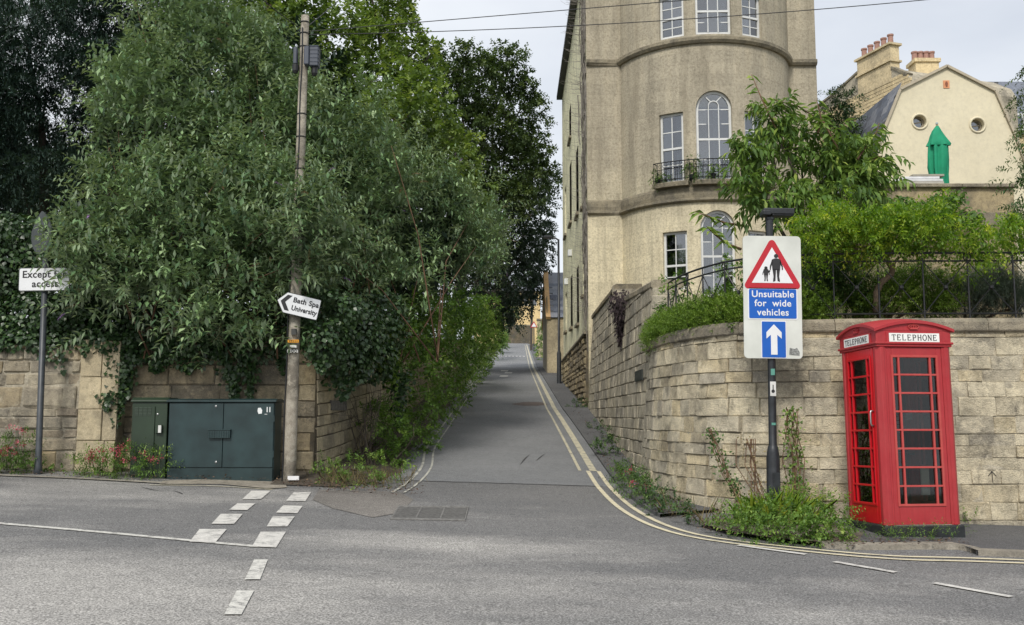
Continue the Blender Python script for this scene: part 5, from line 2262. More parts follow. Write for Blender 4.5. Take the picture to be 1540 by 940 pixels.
# round-edged sign turned away, seen from behind
ang = R(-36)
tz = at(65, 352, pb.y).z - pb.z
prof = [(.30 * math.sin(a), -.33 * math.cos(a)) for a in [R(-100 + 200 * k / 16) for k in range(17)]] + [(.17, .24), (.05, .33), (0, .355), (-.05, .33), (-.17, .24)]
m = MB()
ca, sa_ = math.cos(ang), math.sin(ang)
m.prism(prof, -.02, .0, lambda a, b, d: (a * ca - (d - .07) * sa_, a * sa_ + (d - .07) * ca, b + tz))
loc_(m, "turned_sign", M_BACK, es)
m = MB()
for zz in (tz - .12, tz + .12):
    m.bx(-.05, .05, -.055, .055, zz - .015, zz + .015)
loc_(m, "bracket", M_STEEL, es)

# ------------------------------------------------------------------ telegraph pole
tb = gp(435, 726)
tt = at(459, 24, tb.y)
M_POLE = m_stone("weathered_pole_timber", [S(186, 179, 164), S(160, 153, 140), S(200, 194, 180)], stain=(.09, .08, .065), stain_amt=.6, per_object=False, bmp=.5)
tg = thing("telegraph_pole", "leaning weathered wooden telegraph pole beside the green cabinet", "telegraph pole", tb)


def pp(f, dx=0, dy=0):
    return Vector((tb.x + (tt.x - tb.x) * f + dx, tb.y + (tt.y - tb.y) * f + dy, tb.z - .0 + (tt.z - tb.z) * f))


m = MB()
m.tube([pp(k / 12) - Vector((0, 0, .2 if k == 0 else 0)) for k in range(13)], [.098 - .034 * k / 12 for k in range(13)], 18)
m.build("pole", M_POLE, tg, smooth=True)
for f in (.93, .96, .985, .78, .66, .73):
    m = MB()
    rr_ = .098 - .034 * f + .004
    c = pp(f)
    m.tube([c + Vector((rr_ * math.cos(q), rr_ * math.sin(q), 0)) for q in [2 * math.pi * k / 16 for k in range(17)]], .010, 5, False)
    m.build("strap", M_IRON, tg)
for f0, f1, dx, dy in ((0.0, .52, -.10, -.05), (.5, .97, -.02, -.095)):
    m = MB()
    m.tube([pp(f0 + (f1 - f0) * k / 10, dx * (1 - .25 * (f0 + (f1 - f0) * k / 10)) + .006 * math.sin(k * 1.7), dy * (1 - .25 * (f0 + (f1 - f0) * k / 10))) for k in range(11)], .016 if dx < -.1 else .011, 6)
    m.build("conduit" if dx < -.1 else "cable", m_plain("grey_conduit", S(150, 150, 145), .6) if dx < -.1 else M_IRON, tg)
for f, dx, sz in ((.905, -.11, (.03, .06, .14)), (.905, .07, (.04, .06, .15)), (.905, .18, (.072, .09, .16))):
    c = pp(f, dx, -.08 if dx < .15 else -.02)
    m = MB()
    m.bx(c.x - sz[0], c.x + sz[0], c.y - sz[1], c.y + sz[1], c.z - sz[2], c.z + sz[2])
    if dx > .15:
        for k in range(5):
            m.bx(c.x - sz[0] - .006, c.x + sz[0] + .006, c.y - sz[1] - .006, c.y + sz[1] + .006, c.z - sz[2] + .05 + k * .065, c.z - sz[2] + .075 + k * .065)
    bx1 = m.build("junction_box", m_plain("grey_junction_box", S(66, 72, 84), .5, var=.15), tg, bevel=.012)
    if dx != .07:
        m = MB()
        m.lathe([(.03, -.14), (.05, -.10), (.055, .0), (.03, .01)], (c.x, c.y, c.z - sz[2]), 10)
        m.build("gland", M_IRON, bx1)
# little plates nailed on the pole
for (u, v, ww, hh, col, nm) in ((442, 499, .04, .045, S(60, 60, 58), "plate"), (441, 513, .085, .022, S(214, 150, 40), "plate"), (441, 521, .05, .02, S(220, 220, 215), "plate"), (440, 528, .08, .022, S(225, 225, 220), "plate"), (441, 719, .085, .03, S(230, 230, 230), "plate")):
    c = at(u, v, tb.y - .13)
    m = MB()
    m.bx(c.x - ww / 1, c.x + ww / 1, c.y - .006, c.y + .03, c.z - hh, c.z + hh)
    pl = m.build(nm, m_plain("tag_%d" % int(col[0] * 1000), col, .5), tg)
    if v == 528:
        for k in range(3):
            m = MB()
            m.tube([(c.x - .05 + k * .05 + .017 * math.cos(q), c.y - .009, c.z + .017 * math.sin(q)) for q in [2 * math.pi * i / 10 for i in range(11)]], .005, 4, False)
            m.build("ring_mark", M_INK, pl)
    if v == 513:
        m = MB()
        for k in range(5):
            m.bx(c.x - .06 + k * .028, c.x - .045 + k * .028, c.y - .009, c.y - .005, c.z - .012, c.z + .012)
        m.build("marking", m_plain("dark_amber", (.2, .1, .02), .6), pl)
# flag sign
fc = at(450, 459, tb.y - .17)
fs = thing("direction_sign", "white arrow sign pointing left, fixed skewed on the telegraph pole", "direction sign", fc, (0, R(12.5), R(12)))
ORG[fs.name] = Vector((0, 0, 0))
arw = rpoly([(-.34, 0), (-.215, -.17), (.31, -.17), (.31, .155), (-.215, .155)], .015, 3)
m = MB()
m.prism(arw, -.012, .012, XZ)
loc_(m, "sign_plate", M_BACK, fs)
m = MB()
m.prism([(a * .975, b * .95) for a, b in arw], -.0155, -.0115, XZ)
fp_ = loc_(m, "white_face", M_SWHITE, fs)
m = MB()
m.prism([(-.285, 0), (-.20, .115), (-.13, .115), (-.215, 0), (-.13, -.125), (-.20, -.125)], -.0185, -.015, XZ)
loc_(m, "chevron", M_INK, fs)
text("Bath Spa", .108, fs, (-.105, -.017, .058), M_INK, bold=.0032, align='LEFT', spacing=1.05)
text("University", .108, fs, (-.105, -.017, -.068), M_INK, bold=.0032, align='LEFT', sx=.86, spacing=1.02)
m = MB()
m.bx(-.10, .06, .012, .06, -.05, .05)
loc_(m, "bracket", M_STEEL, fs)
# overhead wires
M_WIRE = m_plain("black_cable", (.02, .02, .022), .6)


def wire(name, label, a, b, sag, rr=.007, group="overhead wires"):
    a, b = Vector(a), Vector(b)
    m = MB()
    m.tube([a + (b - a) * (k / 24) - Vector((0, 0, sag * 4 * (k / 24) * (1 - k / 24))) for k in range(25)], rr, 5)
    o = m.build(name, M_WIRE)
    tag(o, label, "cable", group)


wire("overhead_wire", "upper thin black wire crossing the sky in front of the tall house", pp(.965, .05), at(1180, -12, 13.5), .0)
wire("overhead_wire", "lower thin black wire crossing the top windows of the tall house", pp(.958, .05), at(1480, -9, 14.0), .12)
wire("overhead_wire", "thin wire rising left from the pole top over the bushes", pp(.97, -.05), at(330, -60, 13), .05)
wire("overhead_wire", "thin wire rising right from the pole top into the tree", pp(.975, .03), at(560, -50, 18), .05)

# ------------------------------------------------------------------ green cabinets
M_CABB = m_plain("blue_green_cabinet_paint", (0.018, 0.038, 0.040), .42, var=.3, scale=3.5)
M_CABG = m_plain("dark_green_cabinet_paint", (0.022, 0.04, 0.022), .42, var=.2, scale=2.5)
cf = gp(252, 721)
cr2 = gp(412, 724)
ycf = (cf.y + cr2.y) / 2 - .02
x0, x1 = at(252, 660, ycf).x, at(412, 660, ycf).x
zt = at(330, 605, ycf).z
zg = min(ground(x0, ycf), ground(x1, ycf))
zdb = at(330, 703, ycf).z
cab = thing("utility_cabinet", "large blue green double door street cabinet by the telegraph pole", "cabinet", ((x0 + x1) / 2, ycf + .25, zg))
m = MB()
m.bx(x0, x1, ycf + .022, ycf + .46, zg - .05, zt - .004)
m.build("body", M_CABB, cab, bevel=.006)
m = MB()
m.bx(x0 + .01, x1 - .01, ycf - .004, ycf + .02, zg - .05, zdb - .012)
m.build("plinth", M_CABB, cab, bevel=.004)
m = MB()
m.prism([(ycf - .03, zt), (ycf - .03, zt + .03), (ycf + .06, zt + .055), (ycf + .40, zt + .055), (ycf + .49, zt + .02), (ycf + .49, zt)], x0 - .03, x1 + .03, lambda a, b, d: (d, a, b))
m.build("lid", M_CABB, cab, bevel=.006)
xm = at(335, 660, ycf).x
for a, b in ((x0 + .012, xm - .004), (xm + .004, x1 - .012)):
    m = MB()
    m.bx(a, b, ycf - .004, ycf + .02, zdb, zt - .012)
    d_ = m.build("door", M_CABB, cab, bevel=.004)
    if a < xm - .1:
        for v in (611, 695):
            c = at(325, v, ycf)
            m = MB()
            m.lathe([(.017, 0), (.017, .006), (.01, .010)], (0, 0, 0), 12)
            m.v = [(c.x + p[0], ycf - .004 - p[2], c.z + p[1]) for p in m.v]
            m.build("lock", M_STEEL, d_)
        m = MB()
        m.bx(xm - .022, xm - .004, ycf - .010, ycf + .0, zdb + .01, zt - .02)
        m.build("seam_strip", M_CABB, d_)
c = at(331, 653, ycf)
m = MB()
m.bx(c.x - .165, c.x + .165, ycf - .05, ycf + .01, c.z - .06, c.z + .065)
m.bx(c.x - .175, c.x + .175, ycf - .06, ycf + .01, c.z + .06, c.z + .075)
for k in range(9):
    m.bx(c.x - .15 + k * .036, c.x - .14 + k * .036, ycf - .056, ycf - .04, c.z - .05, c.z + .05)
m.build("lock_guard", M_CABB, cab, bevel=.004)
m = MB()
cst = at(391, 618, ycf)
m.prism([(-.02, -.045), (.03, -.04), (.035, .01), (.012, .05), (-.03, .045), (-.036, 0)], ycf - .0075, ycf - .003, lambda a, b, d: (cst.x + a, d, cst.z + b))
for du in (402, 406):
    q = at(du, 616, ycf)
    m.bx(q.x - .008, q.x + .008, ycf - .0075, ycf - .003, q.z - .04, q.z + .04)
q = at(400, 623, ycf)
m.bx(q.x - .02, q.x + .02, ycf - .0075, ycf - .003, q.z - .004, q.z + .004)
m.build("torn_sticker", m_plain("torn_white_sticker", (.7, .72, .72), .6), cab)
for zz in (zt - .25, zdb + .2):
    m = MB()
    m.tube([(x1 - .004, ycf - .004, zz - .05), (x1 - .004, ycf - .004, zz + .05)], .012, 8)
    m.build("hinge", M_CABB, cab)
# small older cabinet to its left
sx0, sx1 = at(197, 660, ycf + .03).x, x0 - .03
zt2 = at(225, 605, ycf + .03).z
sc_ = thing("utility_cabinet", "small dark green street cabinet with louvres left of the large one", "cabinet", ((sx0 + sx1) / 2, ycf + .25, zg))
m = MB()
yc2 = ycf + .03
m.bx(sx0, sx1, yc2, yc2 + .4, zg - .05, zt2)
m.build("body", M_CABG, sc_, bevel=.005)
m = MB()
m.prism([(yc2 - .03, zt2 + .003), (yc2 - .03, zt2 + .03), (yc2 + .05, zt2 + .075), (yc2 + .42, zt2 + .075), (yc2 + .42, zt2 + .003)], sx0 - .015, sx1 + .015, lambda a, b, d: (d, a, b))
m.build("lid", M_CABG, sc_, bevel=.004)
m = MB()
dx1 = sx0 + (sx1 - sx0) * .66
m.bx(sx0 + .02, dx1, yc2 - .02, yc2 + .01, zg + .1, zt2 - .06)
dd = m.build("door", M_CABG, sc_, bevel=.004)
m = MB()
for zb0 in (zt2 - .2, zg + .25):
    for j in range(6):
        for i in range(4):
            xx = sx0 + .05 + i * (dx1 - sx0 - .09) / 4
            m.bx(xx, xx + (dx1 - sx0 - .09) / 4 - .012, yc2 - .028, yc2 - .018, zb0 + j * .022, zb0 + j * .022 + .009)
stuff(m.build("louvres", m_plain("pale_green_edge", (.06, .085, .06), .5), dd))
m = MB()
c = at(241, 646, yc2)
m.bx(c.x - .065, c.x + .04, yc2 - .045, yc2, c.z - .055, c.z + .07)
hb = m.build("hasp", M_CABG, sc_, bevel=.004)
m = MB()
m.bx(c.x - .012, c.x + .035, yc2 - .065, yc2 - .046, c.z - .05, c.z + .065)
m.build("padlock", m_plain("pale_padlock", (.6, .6, .58), .4), hb, bevel=.004)
m = MB()
c = at(237, 623, yc2)
m.lathe([(.016, 0), (.016, .006), (.008, .01)], (0, 0, 0), 10)
m.v = [(c.x + p[0], yc2 - p[2], c.z + p[1]) for p in m.v]
m.build("lock", M_STEEL, sc_)

# ------------------------------------------------------------------ lane lamp post
lb = gp(841, 578)
lt = at(839, 360, lb.y)
lp = thing("street_lamp", "tall slim black street lamp at the lane edge below the tall house", "street lamp", lb)
m = MB()
HL = lt.z - lb.z
m.lathe([(.12, -.1), (.115, .05), (.10, .1), (.10, 1.35), (.07, 1.45), (.058, 1.5), (.045, HL)], lb, 12)
m.build("column", M_BLK, lp, smooth=True)
m = MB()
m.tube([(lb.x, lb.y, lb.z + HL - .03), (lb.x - .12, lb.y, lb.z + HL + .05), (lb.x - .45, lb.y, lb.z + HL + .08)], .035, 8)
m.build("bracket", M_BLK, lp)
m = MB()
m.prism([(-.18, 0), (.20, 0), (.24, .05), (.16, .12), (-.14, .12), (-.22, .05)], -.12, .12, lambda a, b, d: (lb.x - .48 + a, lb.y + d, lb.z + HL + .05 + b))
m.build("lantern", M_BLK, lp, bevel=.02)

# warning triangle and pole at the bend
wb_ = at(803, 528, 95)
wb_.z = ground(wb_.x, 95)
ws = thing("road_sign", "distant small red bordered triangle sign at the top of the lane", "road sign", wb_)
m = MB()
zt3 = at(803, 484, 95).z
m.tube([(wb_.x, 95, wb_.z), (wb_.x, 95, zt3)], .06, 8)
m.build("post", M_BLK, ws)
m = MB()
m.prism([(-.36, -.27), (.36, -.27), (0, .36)], 94.9, 94.93, lambda a, b, d: (wb_.x + a, d, zt3 - .3 + b))
tr_ = m.build("triangle", M_SRED, ws)
m = MB()
m.prism([(-.24, -.20), (.24, -.20), (0, .21)], 94.87, 94.895, lambda a, b, d: (wb_.x + a, d, zt3 - .3 + b))
m.build("face", M_SWHITE, tr_)
p3 = at(799, 535, 100)
p3.z = ground(p3.x, 100)
m = MB()
m.tube([p3, at(800, 440, 100)], .13, 8)
tag(m.build("utility_pole", m_plain("dark_timber", (.07, .06, .05), .9)), "distant dark timber utility pole near the bend of the lane", "utility pole")

# ------------------------------------------------------------------ iron fence on the garden wall
fn = thing("iron_fence", "black iron fence with crossed diagonals standing on the garden wall", "fence", (4.5, 12.8, WT))
INS = 0.24


def fpt(s, z):
    p, t, n = GW(s)
    q = p - n * INS
    return Vector((q.x, q.y, z))


s0f, s1f = 0.9, 13.3
zb_, zr1, zr2 = WT + .10, at(1420, 393, 12.65).z, at(1420, 381, 12.65).z
for zz, rr_ in ((zb_, .016), (zr1, .016), (zr2, .02)):
    m = MB()
    ss = frange(s0f, s1f, .2)
    m.tube([fpt(s, zz) for s in ss], rr_ * .75, 6)
    m.build("rail", M_IRON, fn)
nb = int((s1f - s0f) / .575)
for k in range(nb + 1):
    s = s0f + (s1f - s0f) * k / nb
    m = MB()
    m.tube([fpt(s, WT - .02), fpt(s, zr1)], .012, 6)
    m.tube([fpt(s, zr1), fpt(s, zr2)], .009, 6)
    m.build("post", M_IRON, fn)
    if k < nb:
        e = s0f + (s1f - s0f) * (k + 1) / nb
        c = fpt((s + e) / 2, (zb_ + zr1) / 2)
        for a, b in ((zb_, zr1), (zr1, zb_)):
            m = MB()
            m.tube([fpt(s, a), fpt((s + e) / 2, (a + b) / 2 + (.004 if a < b else -.004)), fpt(e, b)], .007, 5)
            m.build("diagonal", M_IRON, fn)
        m = MB()
        m.lathe([(.005, -.035), (.032, -.015), (.032, .015), (.005, .035)], c, 8)
        m.build("boss", M_IRON, fn)
        if k % 2 == 0:
            m = MB()
            zc3 = (zr1 + zr2) / 2
            d = (fpt(s + .05, 0) - fpt(s, 0)).normalized()
            c = fpt(s, zc3)
            m.tube([c + d * .05 * math.cos(q) + Vector((0, 0, .055 * math.sin(q))) for q in [2 * math.pi * i / 12 for i in range(13)]], .008, 5, False)
            m.build("ring", M_IRON, fn)

# name plates on the walls
sp_plate = next(s for s in frange(0, GW.L, 0.02) if abs(GW(s)[0].x / GW(s)[0].y - ray(967, 565).x / ray(967, 565).y) < .0008 or s > 3)
def wall_plate(facefn, s, z, half, h, label, mat):
    a, b = facefn(s - half, z, .03), facefn(s + half, z, .03)
    d = (b - a).normalized()
    up = Vector((0, 0, 1))
    nn = d.cross(up).normalized()
    M = Matrix((d, nn, up)).transposed()
    m = MB()
    m.box((a + b) / 2, (half, .012, h / 2), M)
    m.box((a + b) / 2, (half - .02, .017, h / 2 - .015), M)
    for k in range(9):
        m.box((a + b) / 2 + d * (half * (-.7 + .175 * k)), (half * .05, .019, h * .16), M)
    return tag(m.build("name_plate", mat), label, "plate")


M_NP = m_plain("dark_name_plate", (.035, .04, .035), .6, var=.5, scale=30)
# right plate: on the lane side of the bend
def find_s(path, u, v, lo, hi):
    d = ray(u, v)
    return min(frange(lo, hi, .01), key=lambda s: abs(path(s)[0].x / path(s)[0].y - d.x / d.y))


sR = find_s(LW, 966, 565, 0.0, 6.0)
dR = ray(966, 565)
yR = LW(sR)[0].y
wall_plate(lw_face, max(sR, .75), CAMZ + dR.z / dR.y * yR, .48, .19, "small dark street name plate low on the lane wall near the bend", M_NP)
sL = find_s(LC, 506, 610, 0.0, 6.0)
dL = ray(506, 610)
lc_face = lambda s, z, d=0.0: (lambda p, t, n: Vector((p.x + n.x * (d + .02), p.y + n.y * (d + .02), z)))(*LC(s))
wall_plate(lc_face, sL, CAMZ + dL.z / dL.y * LC(sL)[0].y, .5, .17, "small dark stone name plate on the left lane wall beside the corner", m_plain("dark_stone_plate", (.16, .15, .135), .8, var=.5, scale=20))

# ------------------------------------------------------------------ drain grate in the carriageway
gc = [g2(600, 763), g2(704, 764), g2(699, 783), g2(588, 781)]
gr = thing("drain_grate", "long rusty iron drain grate across the foot of the lane", "drain", (gc[0].x + .6, gc[0].y - .2, ground(gc[0].x, gc[0].y)))


def gq(s, t, dz):
    q = gc[0] * (1 - s) * (1 - t) + gc[1] * s * (1 - t) + gc[2] * s * t + gc[3] * (1 - s) * t
    return Vector((q.x, q.y, ground(q.x, q.y) + dz))


M_GRATE = m_plain("rusty_grate", (.17, .165, .155), .8, var=.4, scale=20)
m = MB()
m.prism([(0, 0), (1, 0), (1, 1), (0, 1)], .001, .006, gq)
m.build("pit", m_plain("drain_dark", (.08, .078, .075), .9), gr)
m = MB()
for s0_, s1_, t0, t1 in ((-.01, 1.01, -.05, .03), (-.01, 1.01, .97, 1.05), (-.01, .01, 0, 1), (.99, 1.01, 0, 1), (.32, .34, 0, 1), (.655, .675, 0, 1)):
    m.prism([(s0_, t0), (s1_, t0), (s1_, t1), (s0_, t1)], .004, .016, gq)
m.build("frame", M_GRATE, gr)
for k in range(60):
    s = .012 + .976 * k / 60
    m = MB()
    m.prism([(s, .04), (s + .009, .04), (s + .009, .96), (s, .96)], .004, .013, gq)
    m.build("bar", M_GRATE, gr)
# ------------------------------------------------------------------ plants
def unit(a):
    return a / np.maximum(1e-9, np.linalg.norm(a, axis=-1, keepdims=True))


def leaf_mesh(name, P, D, Nn, Ln, Wd, shade, mat, parent=None, fold=0.25, tipdrop=0.0, mid=0.45):
    """many small folded leaves: base point P, direction D, face normal N"""
    P, D, Nn = np.asarray(P, float), unit(np.asarray(D, float)), np.asarray(Nn, float)
    n = len(P)
    Sd = unit(np.cross(D, Nn))
    Nn = unit(np.cross(Sd, D))
    Ln, Wd = np.broadcast_to(Ln, (n,))[:, None], np.broadcast_to(Wd, (n,))[:, None]
    tip = P + D * Ln - np.array([0, 0, 1.0]) * (tipdrop * Ln)
    m_ = P + D * Ln * mid
    lf = m_ + Sd * Wd * 0.5 + Nn * fold * Wd * 0.5
    rt = m_ - Sd * Wd * 0.5 + Nn * fold * Wd * 0.5
    V = np.stack([P, lf, tip, rt], 1).reshape(-1, 3)
    og = np.array(worg(parent)) if parent is not None else np.array([V[:, 0].mean(), V[:, 1].mean(), V[:, 2].min()])
    V = V - og
    F = (np.arange(n)[:, None] * 4 + np.array([[0, 1, 2, 0, 2, 3]])).reshape(-1)
    me = bpy.data.meshes.new(name)
    me.vertices.add(len(V))
    me.vertices.foreach_set("co", V.astype(np.float32).ravel())
    me.loops.add(len(F))
    me.loops.foreach_set("vertex_index", F.astype(np.int32))
    nf = 2 * n
    me.polygons.add(nf)
    me.polygons.foreach_set("loop_start", (np.arange(nf) * 3).astype(np.int32))
    me.polygons.foreach_set("loop_total", np.full(nf, 3, np.int32))
    me.update(calc_edges=True)
    at_ = me.attributes.new("shade", 'FLOAT', 'FACE')
    at_.data.foreach_set("value", np.repeat(np.clip(shade, 0, 1), 2).astype(np.float32))
    me.materials.append(mat)
    o = bpy.data.objects.new(name, me)
    COL.objects.link(o)
    if parent is not None:
        o.parent = parent
    else:
        o.location = og
    ORG[o.name] = Vector(og)
    return o


def blob(u, v, Y, ru, rv, rd=None):
    c = at(u, v, Y)
    k = Y / FPX
    return (np.array(c), np.array([ru * k, (rd if rd is not None else (ru + rv) * 0.5 * k), rv * k]))


CLEAR = []                              # spots kept free of leaves: the faces of the two signs


def clump(blobs, k=7, f=0.42, core=0.72, rg=nrg):
    """break each big lobe into uneven clumps of foliage standing out from a smaller core"""
    res = []
    for c, r_ in blobs:
        res.append((c, r_ * core))
        for j in range(k):
            d = unit(rg.normal(size=3) + np.array([0, -.25, .15]))
            res.append((c + d * r_ * rg.uniform(.55, 1.0), np.maximum(r_ * f * rg.uniform(.6, 1.35), r_.mean() * f * .5)))
    return res


def shell(blobs, dens, rin=0.45, up=0.15, rg=nrg):
    """points scattered through the outer part of each ellipsoid with outward directions"""
    Ps, Ds, Bi = [], [], []
    for i, (c, r_) in enumerate(blobs):
        n = max(5, int(dens * (r_[0] * r_[2])))
        d = unit(rg.normal(size=(n, 3)))
        rad = rg.uniform(rin ** 3, 1.08 ** 3, n) ** (1 / 3)
        p = c + d * r_ * rad[:, None]
        nn = unit(d / r_)
        Ps.append(p)
        Ds.append(nn)
        Bi.append(np.full(n, i))
    return np.concatenate(Ps), np.concatenate(Ds), np.concatenate(Bi)


def sprays(P, Dout, ls, K, ll, lw_, droop=0.4, up=0.3, scatter=0.5, spread=0.8, leafdrop=0.25, whorl=2, base_shade=None, svar=0.16, rg=nrg, ll_taper=True):
    """shoots with paired leaves; returns arrays for leaf_mesh"""
    n = len(P)
    d = unit(Dout + np.array([0, 0, up]) + rg.normal(size=(n, 3)) * scatter)
    L_ = rg.uniform(0.6, 1.25, n) * ls
    t = (np.arange(K) + 0.7) / K
    pos = P[:, None, :] + d[:, None, :] * (L_[:, None] * t[None, :])[..., None]
    pos[..., 2] -= droop * (L_[:, None] * t[None, :] ** 2)
    tan = np.repeat(d[:, None, :], K, 1).copy()
    tan[..., 2] -= 2 * droop * t[None, :]
    tan = unit(tan)
    a = unit(np.cross(tan, np.array([0.12, 0.05, 1.0])))
    b = np.cross(tan, a)
    ph = rg.uniform(0, 6.28, (n, 1)) + np.arange(K)[None, :] * 1.57 + rg.normal(size=(n, K)) * 0.25
    oP, oD, oN, oL, oS = [], [], [], [], []
    sp = rg.normal(size=(n, 1)) * svar
    bs = (0.5 if base_shade is None else base_shade[:, None]) + sp
    for w_ in range(whorl):
        q = ph + w_ * 2 * math.pi / whorl
        side = a * np.cos(q)[..., None] + b * np.sin(q)[..., None]
        dd = tan * 0.55 + side * spread
        dd[..., 2] -= leafdrop
        nn = unit(np.cross(dd, np.cross(np.broadcast_to(np.array([0, 0, 1.0]), dd.shape) + side * 0.2, dd))) + rg.normal(size=dd.shape) * 0.18
        tl = (1.0 - 0.45 * np.abs(t - 0.45) / 0.55)[None, :] if ll_taper else 1.0
        oP.append(pos.reshape(-1, 3))
        oD.append((dd + rg.normal(size=dd.shape) * 0.12).reshape(-1, 3))
        oN.append(nn.reshape(-1, 3))
        oL.append((rg.uniform(0.75, 1.2, (n, K)) * tl).reshape(-1))
        oS.append((bs + rg.normal(size=(n, K)) * 0.10).reshape(-1))
    return (np.concatenate(oP), np.concatenate(oD), np.concatenate(oN), np.concatenate(oL) * ll, np.concatenate(oL) * lw_, np.concatenate(oS))


def crown(name, parent, mat, blobs, dens, ls=0.4, K=6, ll=0.12, lw_=0.035, shade_blob=0.12, rin=0.45, top_light=0.0, **kw):
    ld = {k: kw.pop(k) for k in ("fold", "tipdrop", "mid") if k in kw}
    # dens is how many times over the leaves would cover the crown's outline
    P, D, B = shell(blobs, dens * math.pi / (2 * K * ll * lw_ * 0.35), rin)
    bsh = nrg.normal(size=len(blobs)) * shade_blob + 0.5
    bs = bsh[B]
    arr = sprays(P, D, ls, K, ll, lw_, base_shade=bs, **kw)
    if CLEAR:
        keep = np.ones(len(arr[0]), bool)
        for c, r_ in CLEAR:
            keep &= np.linalg.norm((arr[0] - np.array(c)) / np.array(r_), axis=1) > 1
        arr = [a[keep] for a in arr]
    o = leaf_mesh(name, *arr, mat, parent, **ld)
    return stuff(o)


def limbs(parent, base, blobs, r0, mat, fork=0.35, name="trunk", nl=99, seed=1):
    """tapered trunk from base and one limb into each clump"""
    r = random.Random(seed)
    cs = [Vector(c) for c, _ in blobs]
    cen = sum(cs, Vector()) / len(cs)
    base = Vector(base)
    top = base + (cen - base) * fork
    m = MB()
    mid = (base + top) / 2 + Vector((r.uniform(-.1, .1), 0, 0))
    m.tube([base - Vector((0, 0, .3)), base + (mid - base) * .3, mid, top], [r0 * 1.25, r0, r0 * .85, r0 * .7], 9)
    m.build(name, mat, parent, smooth=True)
    m = MB()
    for c in cs[:nl]:
        j = Vector((r.gauss(0, .12), r.gauss(0, .12), r.gauss(0, .12))) * (c - top).length * .6
        a = top + (c - top) * .5 + j + Vector((0, 0, .1 * (c - top).length))
        m.tube([top - (top - mid) * r.uniform(0, .5), top + (a - top) * .5 + j * .2, a, c, c + (c - a) * .12], [r0 * .5, r0 * .38, r0 * .26, r0 * .13, r0 * .04], 6)
        for k in range(3):
            d = Vector((r.gauss(0, 1), r.gauss(0, 1), r.gauss(.4, 1))).normalized() * (c - a).length * r.uniform(.25, .5)
            st = a + (c - a) * r.uniform(0, .8)
            m.tube([st, st + d * .5 + Vector((0, 0, .05)), st + d], [r0 * .14, r0 * .09, r0 * .03], 5)
    m.build("branches", mat, parent, smooth=True)


M_BARK = m_plain("grey_brown_bark", (.085, .07, .055), .95, var=.4, scale=9, bmp=.7)
M_TWIG = m_plain("reddish_twig", (.15, .085, .05), .9, var=.4, scale=9)
G = lambda *c: S(*c)
M_BUD = m_leaf("buddleia_leaf", [(0.0, (.04, .085, .042)), (.35, (.095, .175, .075)), (.6, (.155, .26, .108)), (.85, (.25, .37, .165)), (1, (.36, .48, .25))], under=(.20, .27, .16), trans=.16)
M_BUDL = m_leaf("young_buddleia_leaf", [(0.0, (.06, .11, .06)), (.5, (.14, .22, .11)), (1, (.34, .43, .25))], under=(.26, .32, .22), trans=.25)
M_BRI = m_leaf("bright_leaf", [(0, (.045, .08, .025)), (.4, (.125, .19, .05)), (.7, (.21, .285, .075)), (1, (.34, .40, .12))], trans=.32)
M_DRK = m_leaf("dark_evergreen_leaf", [(0, (.013, .027, .018)), (.5, (.03, .056, .034)), (1, (.075, .12, .065))], trans=.14)
M_YEW = m_leaf("yew_needle", [(0, (.016, .034, .030)), (.5, (.036, .066, .052)), (1, (.085, .13, .10))], trans=.12)
M_IVY = m_leaf("ivy_leaf", [(0, (.012, .03, .010)), (.5, (.032, .07, .022)), (.85, (.07, .13, .035)), (1, (.13, .2, .06))], trans=.12, rough=.38, spec=.5)
M_OAK = m_leaf("lane_tree_leaf", [(0, (.028, .048, .022)), (.5, (.062, .10, .038)), (1, (.15, .2, .07))], trans=.26)
M_HDG = m_leaf("hedgerow_leaf", [(0, (.034, .075, .016)), (.5, (.095, .18, .036)), (.8, (.17, .28, .06)), (1, (.30, .40, .10))], trans=.3)
M_WIS = m_leaf("wisteria_leaf", [(0, (.05, .11, .016)), (.4, (.13, .24, .03)), (.7, (.26, .37, .045)), (1, (.48, .50, .08))], trans=.42)
M_CHE = m_leaf("cherry_leaf", [(0, (.042, .095, .024)), (.45, (.105, .195, .043)), (.75, (.2, .31, .06)), (1, (.38, .46, .10))], under=(.14, .21, .07), trans=.38)
M_BOXL = m_leaf("clipped_leaf", [(0, (.055, .11, .02)), (.5, (.15, .25, .035)), (1, (.32, .42, .085))], trans=.3)
M_SHR = m_leaf("shrub_leaf", [(0, (.024, .055, .017)), (.5, (.06, .12, .034)), (1, (.15, .23, .065))], trans=.2)
M_SLV = m_leaf("silver_leaf", [(0, (.06, .085, .06)), (.5, (.12, .16, .12)), (1, (.24, .28, .22))], trans=.15)
M_DRY = m_leaf("dry_leaf", [(0, (.05, .03, .025)), (.5, (.10, .065, .05)), (1, (.2, .13, .08))], trans=.1, rough=.9)
M_STRAW = m_leaf("straw_stem", [(0, (.10, .08, .04)), (.5, (.20, .16, .08)), (1, (.34, .28, .15))], trans=.2, rough=.9)
M_PINK = m_leaf("pink_flower", [(0, (.30, .03, .06)), (.5, (.48, .07, .12)), (1, (.62, .2, .25))], trans=.2)
M_PURP = m_leaf("purple_flower", [(0, (.16, .08, .25)), (.5, (.28, .16, .40)), (1, (.42, .3, .52))], trans=.2)
M_BROWNFL = m_leaf("faded_flower", [(0, (.10, .06, .035)), (.5, (.17, .11, .06)), (1, (.25, .18, .10))], trans=.1)

CLEAR += [(at(450, 459, 14.3), (.6, .9, .36)), (at(56, 421, 13.0), (.44, .8, .29))]
